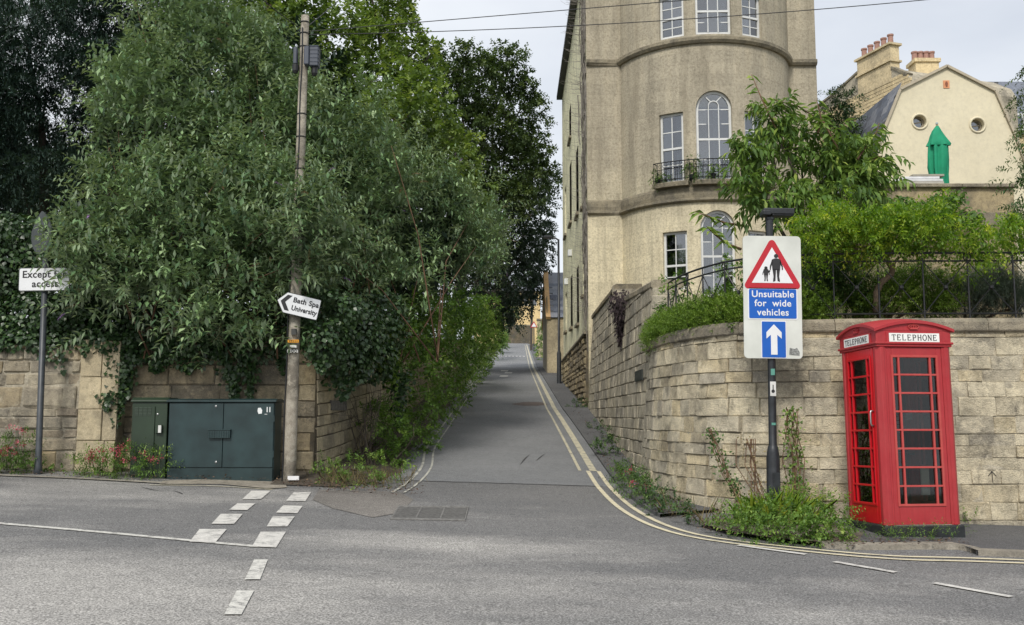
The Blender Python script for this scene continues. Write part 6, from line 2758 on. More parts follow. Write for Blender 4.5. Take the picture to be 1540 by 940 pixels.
# dark yew behind the wall on the left, with darker wood beyond it
bl_ = [blob(*b) for b in ((40, 60, 22, 150, 110), (-60, 200, 22, 90, 120), (180, 20, 23, 110, 90), (60, 190, 22.5, 110, 60), (250, 90, 24, 80, 100), (190, 180, 24, 70, 70), (130, -60, 23, 200, 70), (-10, 130, 21, 90, 70), (120, 120, 21.5, 80, 60), (320, -10, 25, 80, 60), (40, 265, 21.5, 110, 45), (140, 270, 22, 70, 50), (-60, 300, 21, 80, 60), (30, 10, 20.5, 90, 60))]
yew = thing("yew_tree", "large dark evergreen yew filling the top left corner", "tree", (at(60, 400, 23).x, 23, 2.6))
limbs(yew, (at(60, 400, 24).x, 24, 2.6), bl_, .26, M_BARK, nl=5)
crown("crown", yew, M_YEW, clump(bl_, 6, .4), 3.2, ls=.55, K=12, ll=.15, lw_=.042, droop=.55, up=-.05, scatter=.45, spread=.9, leafdrop=.15, shade_blob=.10, svar=.14)
bl_ = [blob(*b) for b in ((-40, 330, 30, 120, 110), (80, 300, 31, 90, 80), (180, 330, 30, 100, 100), (120, 420, 29, 150, 80), (0, 240, 31, 110, 60), (300, 330, 29, 90, 110), (420, 330, 29, 90, 120), (520, 330, 31, 90, 120), (620, 330, 33, 80, 110), (450, 200, 30, 90, 90), (560, 450, 30, 90, 70), (250, 470, 19.5, 110, 70), (390, 460, 19.5, 110, 80), (150, 440, 19, 90, 80), (500, 450, 20, 80, 60), (320, 400, 20, 120, 80), (300, 180, 22, 130, 150), (420, 200, 22, 110, 150), (250, 300, 21, 100, 100), (560, 350, 22, 110, 110))]
wd_ = stuff(crown("dark_wood", None, M_DRK, bl_, 7.0, ls=.6, K=8, ll=.30, lw_=.14, droop=.3, shade_blob=.05))
tag(wd_, "shadowy dark woodland behind the buddleia bushes", "woodland")

# bright broadleaf trees behind
bl_ = [blob(*b) for b in ((560, 130, 23.5, 80, 70), (490, 60, 24, 90, 80), (590, 50, 25, 50, 60), (630, 150, 24, 55, 60), (560, 0, 25, 70, 60), (430, 40, 23, 70, 60), (640, 90, 25, 28, 30), (660, 215, 25, 50, 60), (690, 260, 26, 40, 50), (500, 160, 23, 80, 70), (400, 0, 23, 60, 50), (610, 180, 21.5, 70, 60), (670, 220, 22, 40, 50), (705, 290, 24, 24, 34))]
bt = thing("broadleaf_tree", "bright green broadleaf tree rising behind the telegraph pole", "tree", (at(540, 420, 24.5).x, 24.5, 2.8))
limbs(bt, (at(540, 420, 24.5).x, 24.5, 2.8), bl_, .22, M_BARK)
crown("crown", bt, M_BRI, clump(bl_, 7, .36, .75), 3.0, ls=.38, K=5, ll=.17, lw_=.12, droop=.25, up=.25, scatter=.7, shade_blob=.10, svar=.18, leafdrop=.35)

# buddleia bushes over the wall
def buddleia(label, loc, bl_, dens, seed, stems, flowers):
    t = thing("buddleia_bush", label, "bush", loc, group=None)
    crown("crown", t, M_BUD, clump(bl_, 8, .40, .62), dens, ls=.38, K=5, ll=.185, lw_=.07, droop=.08, up=.75, scatter=.6, spread=.9, leafdrop=-.05, shade_blob=.15, svar=.22, fold=.3, tipdrop=.06)
    crown("shoots", t, M_BUDL, clump(bl_, 3, .5, .95), .42, ls=.75, K=9, ll=.16, lw_=.05, droop=.18, up=.9, scatter=.55, spread=.85, leafdrop=.05, shade_blob=.1, svar=.18, rin=.9, fold=.3, tipdrop=.2)
    r = random.Random(seed)
    m = MB()
    for k in range(stems):
        c, rr_ = bl_[r.randrange(len(bl_))]
        e = Vector(c) + Vector((r.uniform(-.8, .8) * rr_[0], r.uniform(-.8, .4) * rr_[1], r.uniform(-.3, .9) * rr_[2]))
        b = Vector((loc[0] + r.uniform(-1.6, 1.6), loc[1] + r.uniform(-.3, .6), loc[2]))
        a = b + (e - b) * .5 + Vector((r.gauss(0, .15), -.1, .35))
        m.tube([b, b + (a - b) * .5, a, a + (e - a) * .6, e], [.016, .014, .010, .007, .004], 5)
    m.build("stems", M_TWIG, t, smooth=True)
    P, D, B = shell(bl_, 12.0, .95)
    sel = nrg.permutation(len(P))[:flowers]
    P, D = P[sel], D[sel]
    fw = []
    for kind, mt, k0, k1 in (("flower_spikes", M_PURP, 0, flowers // 3), ("faded_spikes", M_BROWNFL, flowers // 3, flowers)):
        p, d = P[k0:k1], D[k0:k1]
        arr = sprays(p + d * .25, d, .22, 14, .03, .022, droop=.5, up=.5, scatter=.4, spread=1.0, leafdrop=0)
        stuff(leaf_mesh(kind, *arr, mt, t))


bl_ = [blob(*b) for b in ((230, 320, 15.5, 90, 100), (330, 410, 15.2, 90, 70), (410, 320, 15.6, 90, 90), (260, 190, 16.2, 90, 90), (370, 190, 16.6, 90, 90), (205, 420, 15.1, 75, 55), (430, 420, 15.9, 70, 65), (445, 345, 14.75, 30, 44), (455, 400, 14.8, 24, 26), (470, 300, 14.9, 24, 30), (310, 70, 16.8, 90, 80), (200, 120, 16.6, 50, 70), (340, 480, 14.9, 110, 35), (310, 290, 15.3, 80, 70), (165, 190, 16.4, 25, 25), (160, 270, 15.8, 30, 16), (175, 370, 15.2, 55, 40), (270, 10, 17, 80, 50), (400, 110, 17, 60, 70), (440, 210, 16.5, 50, 80), (125, 350, 14.9, 36, 26), (125, 395, 14.7, 30, 22), (150, 440, 14.7, 40, 40))]
buddleia("tall buddleia bush spilling over the wall above the green cabinets", (at(300, 520, 15.8).x, 15.9, 2.5), bl_, 2.6, 3, 26, 60)
bl_ = [blob(*b) for b in ((530, 300, 18, 90, 100), (620, 320, 21.5, 90, 90), (550, 420, 18.5, 85, 60), (650, 380, 23, 75, 50), (695, 320, 22, 45, 70), (600, 240, 21.5, 70, 60), (520, 210, 18, 80, 80), (480, 460, 16.2, 70, 35), (735, 330, 25, 24, 50), (570, 260, 19.5, 70, 70), (700, 385, 22, 46, 40), (600, 430, 21.5, 60, 32), (480, 370, 16, 60, 60), (735, 385, 26, 26, 36))]
buddleia("broad buddleia bush leaning over the lane behind the direction sign", (at(590, 500, 18).x - .6, 18.0, 2.6), bl_, 2.6, 5, 26, 60)

# ivy: on the wall top at the far left, above the cabinets, and round the corner
def ivy(label, loc, bl_, dens, strands, mat=M_IVY, ll=.075, name="ivy"):
    P, D, B = shell(bl_, dens * 6.5, .7)
    n = len(P)
    P2 = [P]
    D2 = [D]
    r = random.Random(len(label))
    for (u0, v0, u1, v1, Y, wpx, cnt) in strands:
        for k in range(cnt):
            f = r.random() ** 1.2
            c = at(u0 + (u1 - u0) * f + r.gauss(0, wpx) * (1.1 - f), v0 + (v1 - v0) * f, Y - r.uniform(.02, .12))
            P2.append(np.array([c]))
            D2.append(np.array([[r.gauss(0, .3), -1, r.gauss(0, .3)]]))
    P, D = np.concatenate(P2), unit(np.concatenate(D2))
    keep = np.ones(len(P), bool)
    for c, r_ in CLEAR:
        keep &= np.linalg.norm((P - np.array(c)) / np.array(r_), axis=1) > 1
    P, D = P[keep], D[keep]
    n = len(P)
    dn = unit(np.array([0, 0, -1.0]) + nrg.normal(size=(n, 3)) * .55 + D * .35)
    nn = D + nrg.normal(size=(n, 3)) * .35 + np.array([0, 0, .35])
    sh = .45 + nrg.normal(size=n) * .2
    sz = nrg.uniform(.7, 1.25, n) * ll
    o = leaf_mesh(name, P, dn, nn, sz, sz * .95, sh, mat, None, fold=.15, mid=.35)
    tag(o, label, "ivy")
    return stuff(o)


yA = yw - .02
ivy("dense dark ivy over the wall behind the white plate", None, [blob(*b) for b in ((20, 400, yA + .5, 70, 60, .4), (-60, 420, yA + .3, 70, 70, .6), (100, 450, yA + .45, 60, 50, .4), (60, 480, yA + .3, 90, 40, .4), (150, 490, yA + .5, 50, 40, .45), (-20, 495, yA + .2, 80, 25, .35), (10, 350, yA + .5, 60, 30, .5), (120, 510, yA + .2, 60, 20, .3), (30, 514, yA + .1, 60, 18, .3), (-40, 515, yA + .1, 60, 20, .3), (165, 512, yA + .15, 26, 22, .3))], 900,
    [(90, 510, 95, 560, yA, 14, 60), (130, 515, 128, 535, yA, 8, 30), (178, 500, 173, 640, yA + .1, 16, 700), (195, 500, 185, 600, yA + .2, 18, 500), (60, 510, 70, 540, yA, 25, 80), (160, 590, 160, 615, yA, 8, 60)])
yBv = yb - .02
ivy("dark ivy hanging along the wall top above the green cabinets", None, [blob(*b) for b in ((250, 505, yBv + .25, 70, 32, .45), (350, 505, yBv + .2, 70, 36, .45), (430, 500, yBv + .2, 50, 34, .4), (200, 500, yBv + .3, 40, 40, .45), (300, 520, yBv + .1, 50, 20, .3), (240, 520, yBv + .1, 30, 26, .25))], 850,
    [(350, 520, 352, 595, yBv, 20, 420), (290, 520, 280, 560, yBv, 30, 220), (420, 520, 425, 560, yBv, 12, 120), (380, 530, 375, 600, yBv, 10, 160), (240, 530, 235, 560, yBv, 20, 150)])
# corner: ivy lying along the lane side of the wall
cb = []
for (u, v, Y, ru, rv) in ((490, 510, 15.3, 40, 34), (530, 500, 16.3, 50, 50), (575, 485, 17.5, 40, 50), (520, 545, 16.2, 40, 30), (560, 540, 17.2, 36, 34), (500, 465, 15.2, 50, 30)):
    cb.append(blob(u, v, Y, ru, rv, .55))
ivy("dark ivy cascading over the wall corner beside the lane", None, cb, 800, [(480, 540, 484, 560, 15.1, 8, 60), (600, 560, 600, 640, 18.4, 10, 400), (520, 570, 515, 600, 16, 15, 150)])

# trees overhanging the lane
bl_ = [blob(*b) for b in ((720, 115, 47, 40, 34), (765, 105, 48, 36, 30), (690, 140, 46, 34, 36), (785, 160, 49, 36, 40), (740, 190, 48, 50, 50), (700, 200, 46, 36, 44), (800, 215, 50, 32, 40), (770, 250, 49, 40, 40), (715, 270, 47, 40, 50), (755, 300, 48, 50, 40), (660, 110, 45, 20, 24), (805, 265, 51, 26, 30), (650, 85, 45, 14, 14), (700, 85, 46, 24, 18))]
t_ = thing("lane_tree", "tall airy tree with dark trunk standing left of the lane", "tree", (-3.4, 48, ground(-3.4, 48)))
limbs(t_, (-3.4, 48, ground(-3.4, 48)), bl_, .30, M_BARK, fork=.5, seed=4)
crown("crown", t_, M_OAK, clump(bl_, 7, .36, .85), 4.2, ls=.6, K=5, ll=.24, lw_=.15, droop=.2, shade_blob=.12, svar=.18, scatter=.7)
bl_ = [blob(*b) for b in ((765, 350, 52, 50, 50), (720, 350, 46, 50, 60), (795, 330, 54, 36, 50), (735, 420, 50, 50, 46), (775, 420, 55, 40, 40), (810, 290, 56, 26, 40), (700, 420, 44, 40, 60), (815, 380, 57, 18, 40), (680, 360, 42, 40, 70), (740, 460, 56, 40, 30), (800, 440, 60, 22, 22), (785, 385, 53, 44, 46), (820, 330, 58, 15, 40), (782, 440, 58, 30, 26), (758, 468, 60, 24, 22), (770, 478, 62, 14, 14), (800, 410, 60, 24, 30))]
t_ = thing("lane_tree", "dense dark evergreen tree overhanging the middle of the lane", "tree", (-3.7, 53, ground(-3.7, 53)))
limbs(t_, (-3.7, 53, ground(-3.7, 53)), bl_, .3, M_BARK, fork=.4, seed=6)
crown("crown", t_, M_DRK, clump(bl_, 6, .4, .75), 2.4, ls=.6, K=6, ll=.26, lw_=.14, droop=.3, shade_blob=.10, svar=.16, scatter=.7)

# hedgerow along the left of the lane, then nettles at its foot
hb = []
for (u, v, Y, ru, rv) in ((640, 500, 22, 50, 50), (655, 530, 24, 30, 40), (690, 500, 28, 40, 46), (690, 535, 32, 28, 36), (725, 500, 38, 30, 40), (724, 530, 44, 18, 26), (742, 505, 56, 18, 34), (750, 500, 72, 12, 30), (753, 505, 90, 9, 22), (759, 508, 110, 5, 12), (640, 470, 21, 40, 34), (600, 500, 19.0, 44, 44), (620, 545, 19.5, 34, 34), (590, 540, 18.4, 30, 30), (752, 470, 75, 16, 24), (720, 470, 40, 26, 30), (690, 465, 30, 30, 30), (760, 472, 112, 10, 22), (772, 470, 122, 8, 14), (813, 520, 72, 5, 22), (815, 500, 74, 4, 16)):
    c, r_ = blob(u, v, Y, ru, rv, None)
    r_[1] = max(r_[1], (1.0 if Y < 40 else 3.0) if u < 800 else .8)
    hb.append((c, r_))
M_HGR = m_leaf("fresh_hedge_leaf", [(0, (.045, .095, .02)), (.5, (.12, .215, .042)), (.8, (.2, .31, .065)), (1, (.34, .44, .12))], trans=.32)
hg = crown("hedgerow", None, M_HGR, clump(hb, 7, .38), 2.4, ls=.35, K=5, ll=.13, lw_=.085, droop=.3, up=.2, scatter=.7, shade_blob=.13, svar=.18)
tag(hg, "overgrown mixed green hedgerow along the left edge of the lane", "hedge")
nb_ = []
for (u, v, Y, ru, rv) in ((590, 655, 18.0, 34, 34), (625, 640, 19.5, 34, 38), (600, 690, 17.6, 26, 18), (650, 615, 22, 28, 34), (672, 600, 25, 22, 30), (690, 585, 29, 18, 26), (705, 570, 34, 16, 22), (720, 558, 42, 14, 18), (731, 545, 54, 8, 12), (740, 535, 70, 6, 8), (570, 630, 18.2, 24, 26), (640, 665, 19.5, 14, 20)):
    c, r_ = blob(u, v, Y, ru, rv, .9)
    nb_.append((c, r_))
M_NET = m_leaf("nettle_leaf", [(0, (.05, .105, .022)), (.5, (.13, .235, .045)), (.8, (.22, .34, .07)), (1, (.36, .46, .12))], trans=.32)
ns = crown("nettles", None, M_NET, clump(nb_, 5, .45), 2.2, ls=.28, K=6, ll=.095, lw_=.055, droop=.15, up=.7, scatter=.5, leafdrop=.4, shade_blob=.08, svar=.14, rin=.3)
tag(ns, "bed of green nettles at the foot of the left lane wall", "nettles")
bl_ = [blob(u, v, Y, ru, rv, .35) for (u, v, Y, ru, rv) in ((500, 722, 14.7, 22, 12), (540, 722, 14.7, 26, 12), (575, 725, 14.8, 22, 10), (520, 705, 15.4, 24, 14), (600, 715, 15.6, 14, 10), (485, 705, 15.0, 10, 14), (560, 700, 16, 24, 16))]
ns = crown("verge_weeds", None, M_NET, bl_, 2.2, ls=.2, K=6, ll=.075, lw_=.03, droop=.2, up=.7, scatter=.6, shade_blob=.08, svar=.16, rin=.2)
tag(ns, "low green weeds on the verge below the left wall corner", "weeds")


# dry grass and straw
def straw(label, spots, n, h, mat, parent=None, name="dry_grass", wd_=.005, lean=.3, arch=.15):
    P = []
    for (u, v, su, sv) in spots:
        for k in range(n):
            q = gp(u + nrg.normal() * su, v + nrg.normal() * sv)
            P.append(q)
    P = np.array(P)
    m_ = len(P)
    d = unit(np.array([0, 0, 1.0]) + nrg.normal(size=(m_, 3)) * lean)
    hh = nrg.uniform(.4, 1.2, m_) * h
    ns_ = nrg.normal(size=(m_, 3))
    o1 = leaf_mesh(name, P, d, ns_, hh, wd_, .5 + nrg.normal(size=m_) * .25, mat, parent, fold=0, tipdrop=arch)
    if parent is None:
        tag(o1, label, "grass")
    return stuff(o1)


straw("dry straw and dead stems on the left verge", ((500, 726, 14, 5), (540, 730, 20, 5), (590, 728, 18, 5), (545, 690, 10, 12), (560, 665, 10, 16)), 110, .35, M_STRAW)
# bare brambles against the left wall
m = MB()
r = random.Random(8)
for k in range(34):
    a = gp(550 + r.gauss(0, 14), 700 + r.uniform(-8, 10))
    b = a + Vector((r.gauss(0, .35), r.gauss(0, .2), r.uniform(.4, 1.3)))
    c = b + Vector((r.gauss(0, .35), r.gauss(0, .2), r.uniform(-.3, .4)))
    m.tube([a, (a + b) / 2 + Vector((r.gauss(0, .1), 0, .1)), b, c], [.008, .007, .006, .003], 4)
tag(m.build("brambles", M_BARK), "tangle of bare brown brambles against the left lane wall", "brambles")


# ---------------- right hand side
# cherry tree in the garden
bl_ = [blob(*b) for b in ((1165, 245, 15.6, 52, 42), (1240, 240, 16, 50, 40), (1205, 200, 15.8, 46, 30), (1290, 245, 16, 32, 34), (1140, 285, 15.2, 36, 30), (1200, 300, 15.4, 60, 34), (1270, 290, 15.8, 46, 30), (1120, 235, 15.4, 18, 18), (1310, 225, 16, 18, 22), (1155, 180, 15.6, 24, 24), (1300, 280, 15.6, 30, 26))]
ch_ = thing("cherry_tree", "young tree with long drooping leaves behind the warning sign", "tree", (at(1215, 450, 15.6).x, 15.6, 2.72))
limbs(ch_, (at(1215, 450, 15.6).x, 15.6, 2.72), bl_, .085, M_BARK, fork=.4, seed=3)
crown("crown", ch_, M_CHE, clump(bl_, 6, .42, .65), 1.7, ls=.45, K=6, ll=.21, lw_=.075, droop=.45, up=.35, scatter=.55, spread=.7, leafdrop=.55, shade_blob=.08, svar=.18, tipdrop=.2)
tw_, td_ = [], []
m = MB()
for pts in (((1185, 225), (1165, 190), (1146, 150), (1130, 112)), ((1260, 225), (1240, 185), (1200, 160), (1165, 150)), ((1290, 240), (1305, 215), (1318, 200), (1322, 185)), ((1120, 340), (1090, 335), (1065, 325), (1045, 318)), ((1115, 375), (1090, 365), (1072, 350), (1062, 340)), ((1270, 270), (1300, 250), (1320, 235), (1335, 240)), ((1230, 200), (1235, 180), (1232, 165), (1228, 150))):
    Y = 15.5
    P = [at(u, v, Y) for u, v in pts]
    ln = chain([(0, 0), (1, 0)])
    m.tube(P, [.022, .016, .011, .005], 5)
    for k in range(26):
        f = k / 25 * (len(P) - 1)
        i = min(len(P) - 2, int(f))
        q = P[i] + (P[i + 1] - P[i]) * (f - i)
        if k > 4:
            tw_.append(np.array(q))
            td_.append(np.array([rnd.choice((-1, 1)) * rnd.uniform(.5, 1), rnd.uniform(-.8, .3), rnd.uniform(-.5, .4)]))
m.build("twigs", M_TWIG, ch_, smooth=True)
tw_, td_ = np.array(tw_), np.array(td_)
stuff(leaf_mesh("shoot_leaves", tw_, td_ + np.array([0, 0, -.25]), np.array([0, -.3, 1.0]) + nrg.normal(size=tw_.shape) * .4, nrg.uniform(.14, .24, len(tw_)), .07, nrg.uniform(.55, 1, len(tw_)), M_CHE, ch_, fold=.3, tipdrop=.25))

# wisteria along the fence top
bl_ = [blob(u, v, 12.8, ru, rv, .5) for (u, v, ru, rv) in ((1225, 345, 34, 30), (1280, 345, 42, 34), (1335, 345, 40, 30), (1385, 350, 36, 28), (1430, 362, 36, 18), (1480, 365, 40, 16), (1540, 362, 40, 18), (1600, 360, 40, 20), (1215, 380, 22, 24), (1410, 332, 26, 18), (1260, 325, 30, 16), (1370, 330, 30, 14), (1520, 350, 26, 12), (1465, 395, 18, 14), (1300, 370, 50, 14))]
ws_ = thing("wisteria", "yellow green wisteria trained along the top of the iron fence", "climber", (at(1322, 470, 13.2).x, 13.2, 2.68))
crown("crown", ws_, M_WIS, clump(bl_, 6, .45, .85), 3.6, ls=.30, K=7, ll=.085, lw_=.034, droop=.35, up=.45, scatter=.6, spread=.85, leafdrop=.25, shade_blob=.08, svar=.18)
m = MB()
Yw_ = 13.05
m.tube([at(1318, 470, Yw_), at(1318, 440, Yw_), at(1325, 425, Yw_), at(1341, 412, Yw_), at(1342, 405, Yw_), at(1335, 392, Yw_), at(1322, 382, Yw_), at(1300, 380, Yw_), at(1275, 378, Yw_)], [.05, .045, .045, .042, .04, .035, .03, .024, .015], 8)
m.tube([at(1341, 408, Yw_), at(1345, 395, Yw_), at(1352, 386, Yw_)], [.03, .022, .015], 6)
m.tube([at(1330, 388, Yw_), at(1350, 376, Yw_), at(1390, 372, Yw_), at(1440, 380, Yw_)], [.03, .026, .022, .015], 6)
m.tube([at(1318, 380, Yw_), at(1300, 372, Yw_), at(1280, 370, Yw_)], [.02, .015, .01], 6)
for k in range(16):
    u = 1270 + k * 8
    m.tube([at(u, 378, Yw_ + .1), at(u + rnd.uniform(-10, 10), 365, Yw_ + .1), at(u + rnd.uniform(-16, 16), 350, Yw_ + .15)], [.014, .009, .004], 5)
m.build("trunk", m_plain("wisteria_bark", (.17, .125, .085), .9, var=.3, scale=12, bmp=.5), ws_, smooth=True)

# low clipped shrubs spilling on the curved coping
bl_ = []
for s in np.linspace(.3, 4.6, 12):
    p, t, n = GW(s)
    q = p - n * .42
    bl_.append((np.array([q.x, q.y, WT + .12 + .05 * math.sin(s * 3)]), np.array([.48, .40, .36])))
for s in (.15, .6, 1.1):
    p, t, n = GW(s)
    q = p - n * .22
    bl_.append((np.array([q.x, q.y, WT + .06]), np.array([.36, .30, .26])))
hs = crown("low_hedge", None, M_BOXL, bl_, 4.5, ls=.10, K=6, ll=.032, lw_=.017, droop=.1, up=.6, scatter=.6, shade_blob=.06, svar=.12)
tag(hs, "low bright green shrub spilling over the curved wall coping", "hedge")
for lb_, pts, mt, ll_ in (("dark leafy shrub behind the fence beside the warning sign", ((1225, 425, 13.6, 40, 40), (1250, 450, 13.5, 50, 34), (1215, 460, 13.4, 30, 24), (1275, 430, 13.8, 36, 36)), M_SHR, .05), ("rounded green shrub behind the fence above the telephone box", ((1330, 450, 13.5, 50, 28), (1375, 436, 13.6, 48, 40), (1400, 460, 13.5, 30, 22), (1360, 425, 13.9, 30, 20), (1300, 462, 13.4, 30, 18)), M_BOXL, .035), ("silvery lavender shrub behind the fence at the right", ((1450, 450, 13.6, 50, 32), (1505, 445, 13.6, 46, 38), (1560, 455, 13.6, 50, 30), (1480, 435, 14, 40, 26)), M_SLV, .05)):
    b_ = [blob(u, v, Y, ru, rv, .45) for (u, v, Y, ru, rv) in pts]
    t_ = thing("garden_shrub", lb_, "shrub", Vector(b_[0][0]) - Vector((0, 0, b_[0][1][2])))
    crown("crown", t_, mt, clump(b_, 6, .4, .85), 4.5, ls=.16, K=7, ll=ll_, lw_=ll_ * (.5 if mt is not M_SLV else .16), droop=.1, up=.6, scatter=.55, shade_blob=.08, svar=.15, rin=.3)
    m = MB()
    o = Vector(t_.location)
    for c, r_ in b_:
        m.tube([o + Vector((0, 0, -.1)), (o + Vector(c)) / 2, Vector(c)], [.025, .018, .008], 5)
    m.build("stems", M_TWIG, t_)
bl_ = [blob(u, v, Y, ru, rv, .3) for (u, v, Y, ru, rv) in ((1018, 425, 15.6, 14, 20), (1008, 445, 15.9, 12, 16), (1090, 455, 14.0, 26, 22), (1110, 430, 13.9, 26, 34), (1085, 470, 13.6, 26, 10), (1120, 480, 13.0, 20, 14), (1105, 395, 14.2, 16, 20))]
cl_ = crown("climber_foliage", None, M_HDG, bl_, 2.6, ls=.2, K=5, ll=.085, lw_=.05, droop=.35, up=.2, shade_blob=.1, svar=.18)
tag(cl_, "fresh green climber growing through the curved end of the fence", "climber")
# ivy on the terrace wall
ivy("pale green creeper scrambling over the terrace wall", None, [blob(u, v, 20.7, ru, rv, .3) for (u, v, ru, rv) in ((1350, 312, 34, 18), (1390, 318, 34, 16), (1420, 300, 22, 14), (1330, 330, 30, 16), (1440, 290, 8, 8), (1455, 325, 24, 12), (1400, 335, 60, 12), (1300, 330, 40, 24))], 420, [(1440, 295, 1425, 325, 20.8, 10, 120)], mat=M_HDG, ll=.10, name="creeper")
bl_ = [blob(u, v, Y, ru, rv, .8) for (u, v, Y, ru, rv) in ((1562, 320, 14.5, 26, 44), (1558, 250, 15, 18, 30), (1562, 380, 14.5, 22, 30), (1528, 318, 14.8, 16, 7), (1570, 200, 15.5, 24, 40), (1545, 345, 14.6, 18, 16))]
t_ = thing("edge_shrub", "dark feathery shrub cut by the right edge above the fence", "shrub", (at(1560, 470, 14.8).x, 14.8, 2.7))
limbs(t_, (at(1560, 470, 14.8).x, 14.8, 2.7), bl_, .06, M_BARK)
crown("crown", t_, M_SHR, clump(bl_, 5, .4), 2.6, ls=.35, K=9, ll=.10, lw_=.03, droop=.5, up=.2, leafdrop=.3, spread=.9, scatter=.6)
bl_ = [blob(u, v, Y, ru, rv, 1.0) for (u, v, Y, ru, rv) in ((1562, 110, 26, 22, 22), (1552, 150, 26, 14, 30), (1566, 190, 26, 22, 40), (1560, 230, 26, 18, 24))]
t_ = thing("birch_tree", "weeping birch with hanging dark sprays at the upper right edge", "tree", (at(1565, 300, 26).x, 26, 3.0))
limbs(t_, (at(1565, 300, 26).x, 26, 3.0), bl_, .1, M_BARK)
crown("crown", t_, M_OAK, clump(bl_, 5, .4), 1.6, ls=.5, K=10, ll=.10, lw_=.05, droop=.9, up=-.2, scatter=.4, leafdrop=.5)
bl_ = [blob(u, v, Y, ru, rv, 1.2) for (u, v, Y, ru, rv) in ((1255, 160, 34, 24, 22), (1265, 190, 34, 24, 30), (1245, 220, 34, 22, 40), (1275, 230, 34, 18, 30), (1260, 270, 34, 24, 30))]
t_ = thing("laurel_tree", "dark rounded evergreen between the tall house and the slate roof", "tree", (at(1258, 300, 34).x, 34, 3.0))
limbs(t_, (at(1258, 300, 34).x, 34, 3.0), bl_, .12, M_BARK)
crown("crown", t_, M_IVY, clump(bl_, 6, .4), 3.0, ls=.4, K=6, ll=.16, lw_=.06, droop=.2, up=.3, scatter=.6)

# dry hanging plant on the stepped wall
m_ = 500
P = []
for k in range(m_):
    f = rnd.random()
    c = at(945 + rnd.gauss(0, 12) * (1.1 - f) - 8 * f, 455 + 62 * f, 21.6 - .1 * rnd.random() - .6 * (1 - f) * 0)
    P.append(c)
# hang on the lane face of the wall below the higher step
P = []
for k in range(900):
    f = rnd.random() ** .8
    s = sB - 2.2 + rnd.gauss(0, .55) * (1.1 - f)
    q = lw_face(s, 4.25 - 1.25 * f * rnd.uniform(.6, 1.0), rnd.uniform(.0, .28) * (1.1 - f))
    P.append(q)
P = np.array(P)
o = leaf_mesh("dry_creeper", P, np.array([-.2, -.2, -1.0]) + nrg.normal(size=P.shape) * .4, nrg.normal(size=P.shape), nrg.uniform(.05, .13, len(P)), .045, nrg.uniform(0, .7, len(P)), m_leaf("withered_purple_leaf", [(0, (.02, .014, .016)), (.5, (.05, .036, .04)), (1, (.12, .09, .08))], trans=.05, rough=.9))
tag(stuff(o), "withered dark purple creeper hanging from the stepped lane wall", "creeper")

# balconette pots of greenery
for (u, v, lb_) in ((992, 268, "potted trailing plant at the left end of the iron balconette"), (1041, 262, "bushy potted plant at the middle of the iron balconette"), (1072, 270, "low potted plant before the arched window on the balconette")):
    s_, z_ = fhit(u, v)
    c = FF(s_, wd["zb"] + .002, -.12)
    t_ = thing("potted_plant", lb_, "plant", c)
    m = MB()
    m.lathe([(.07, 0), (.095, .16), (.105, .17), (.1, .18), (.06, .17)], c, 12)
    m.build("pot", M_DARKIN, t_, smooth=True)
    hgt = .22 if u != 1041 else .42
    b_ = [(np.array(c) + np.array([0, -.05, hgt]), np.array([.24, .14, hgt * .8])), (np.array(c) + np.array([.15, -.1, .14]), np.array([.24, .12, .12]))]
    crown("foliage", t_, M_HDG, b_, 2.2, ls=.16, K=5, ll=.075, lw_=.035, droop=.6, up=.3)


# ---------------- plants at the foot of the right wall
def weeds(label, pts, mat, dens=2.6, ls=.2, K=6, ll=.06, lw_=.03, name="weeds", **kw):
    b_ = []
    for (u, v, ru, rv, dY) in pts:
        g_ = gp(u, v)
        k = g_.y / FPX
        b_.append((np.array([g_.x, g_.y + dY, g_.z + rv * k * .9]), np.array([ru * k, max(.16, ru * k * .5), rv * k])))
    o = crown(name, None, mat, b_, dens, ls=ls, K=K, ll=ll, lw_=lw_, droop=kw.pop("droop", .25), up=kw.pop("up", .6), scatter=.6, shade_blob=.08, svar=.16, rin=.2, **kw)
    tag(o, label, "weeds")
    return o


weeds("leafy green weeds round the foot of the black sign post", ((1140, 812, 34, 24, .12), (1190, 818, 40, 28, .05), (1240, 818, 34, 30, .08), (1120, 802, 26, 20, .2), (1270, 804, 16, 28, .2), (1165, 800, 30, 26, .3), (1215, 796, 34, 30, .3), (1262, 822, 22, 18, .03), (1100, 806, 22, 14, .05), (1215, 821, 36, 16, 0), (1150, 816, 30, 13, 0)), M_NET, 3.0, ll=.05, lw_=.03)
weeds("green weeds and dry stems at the wall bend beside the yellow lines", ((1000, 777, 30, 18, .12), (960, 752, 24, 18, .12), (1035, 790, 22, 12, .1), (940, 728, 16, 16, .1), (980, 765, 24, 22, .25)), M_SHR, 2.8, ll=.055, lw_=.03)
weeds("dark leafy weeds against the lane wall", ((915, 690, 26, 14, .3), (925, 672, 16, 16, .5), (900, 650, 10, 8, .4), (873, 618, 14, 8, .8)), M_SHR, 2.6, ll=.07, lw_=.035)
weeds("small weed tuft at the wall foot right of the telephone box", ((1462, 796, 10, 10, .1), (1450, 800, 8, 6, 0)), M_HDG, 2.6, ll=.04, lw_=.02)
weeds("straggly grass along the base of the telephone box", ((1340, 818, 14, 9, .0), (1380, 819, 16, 8, .0), (1415, 818, 16, 11, .0), (1442, 812, 7, 12, .0), (1300, 815, 14, 9, .05), (1362, 820, 10, 8, 0)), M_HDG, 2.6, ll=.04, lw_=.012)
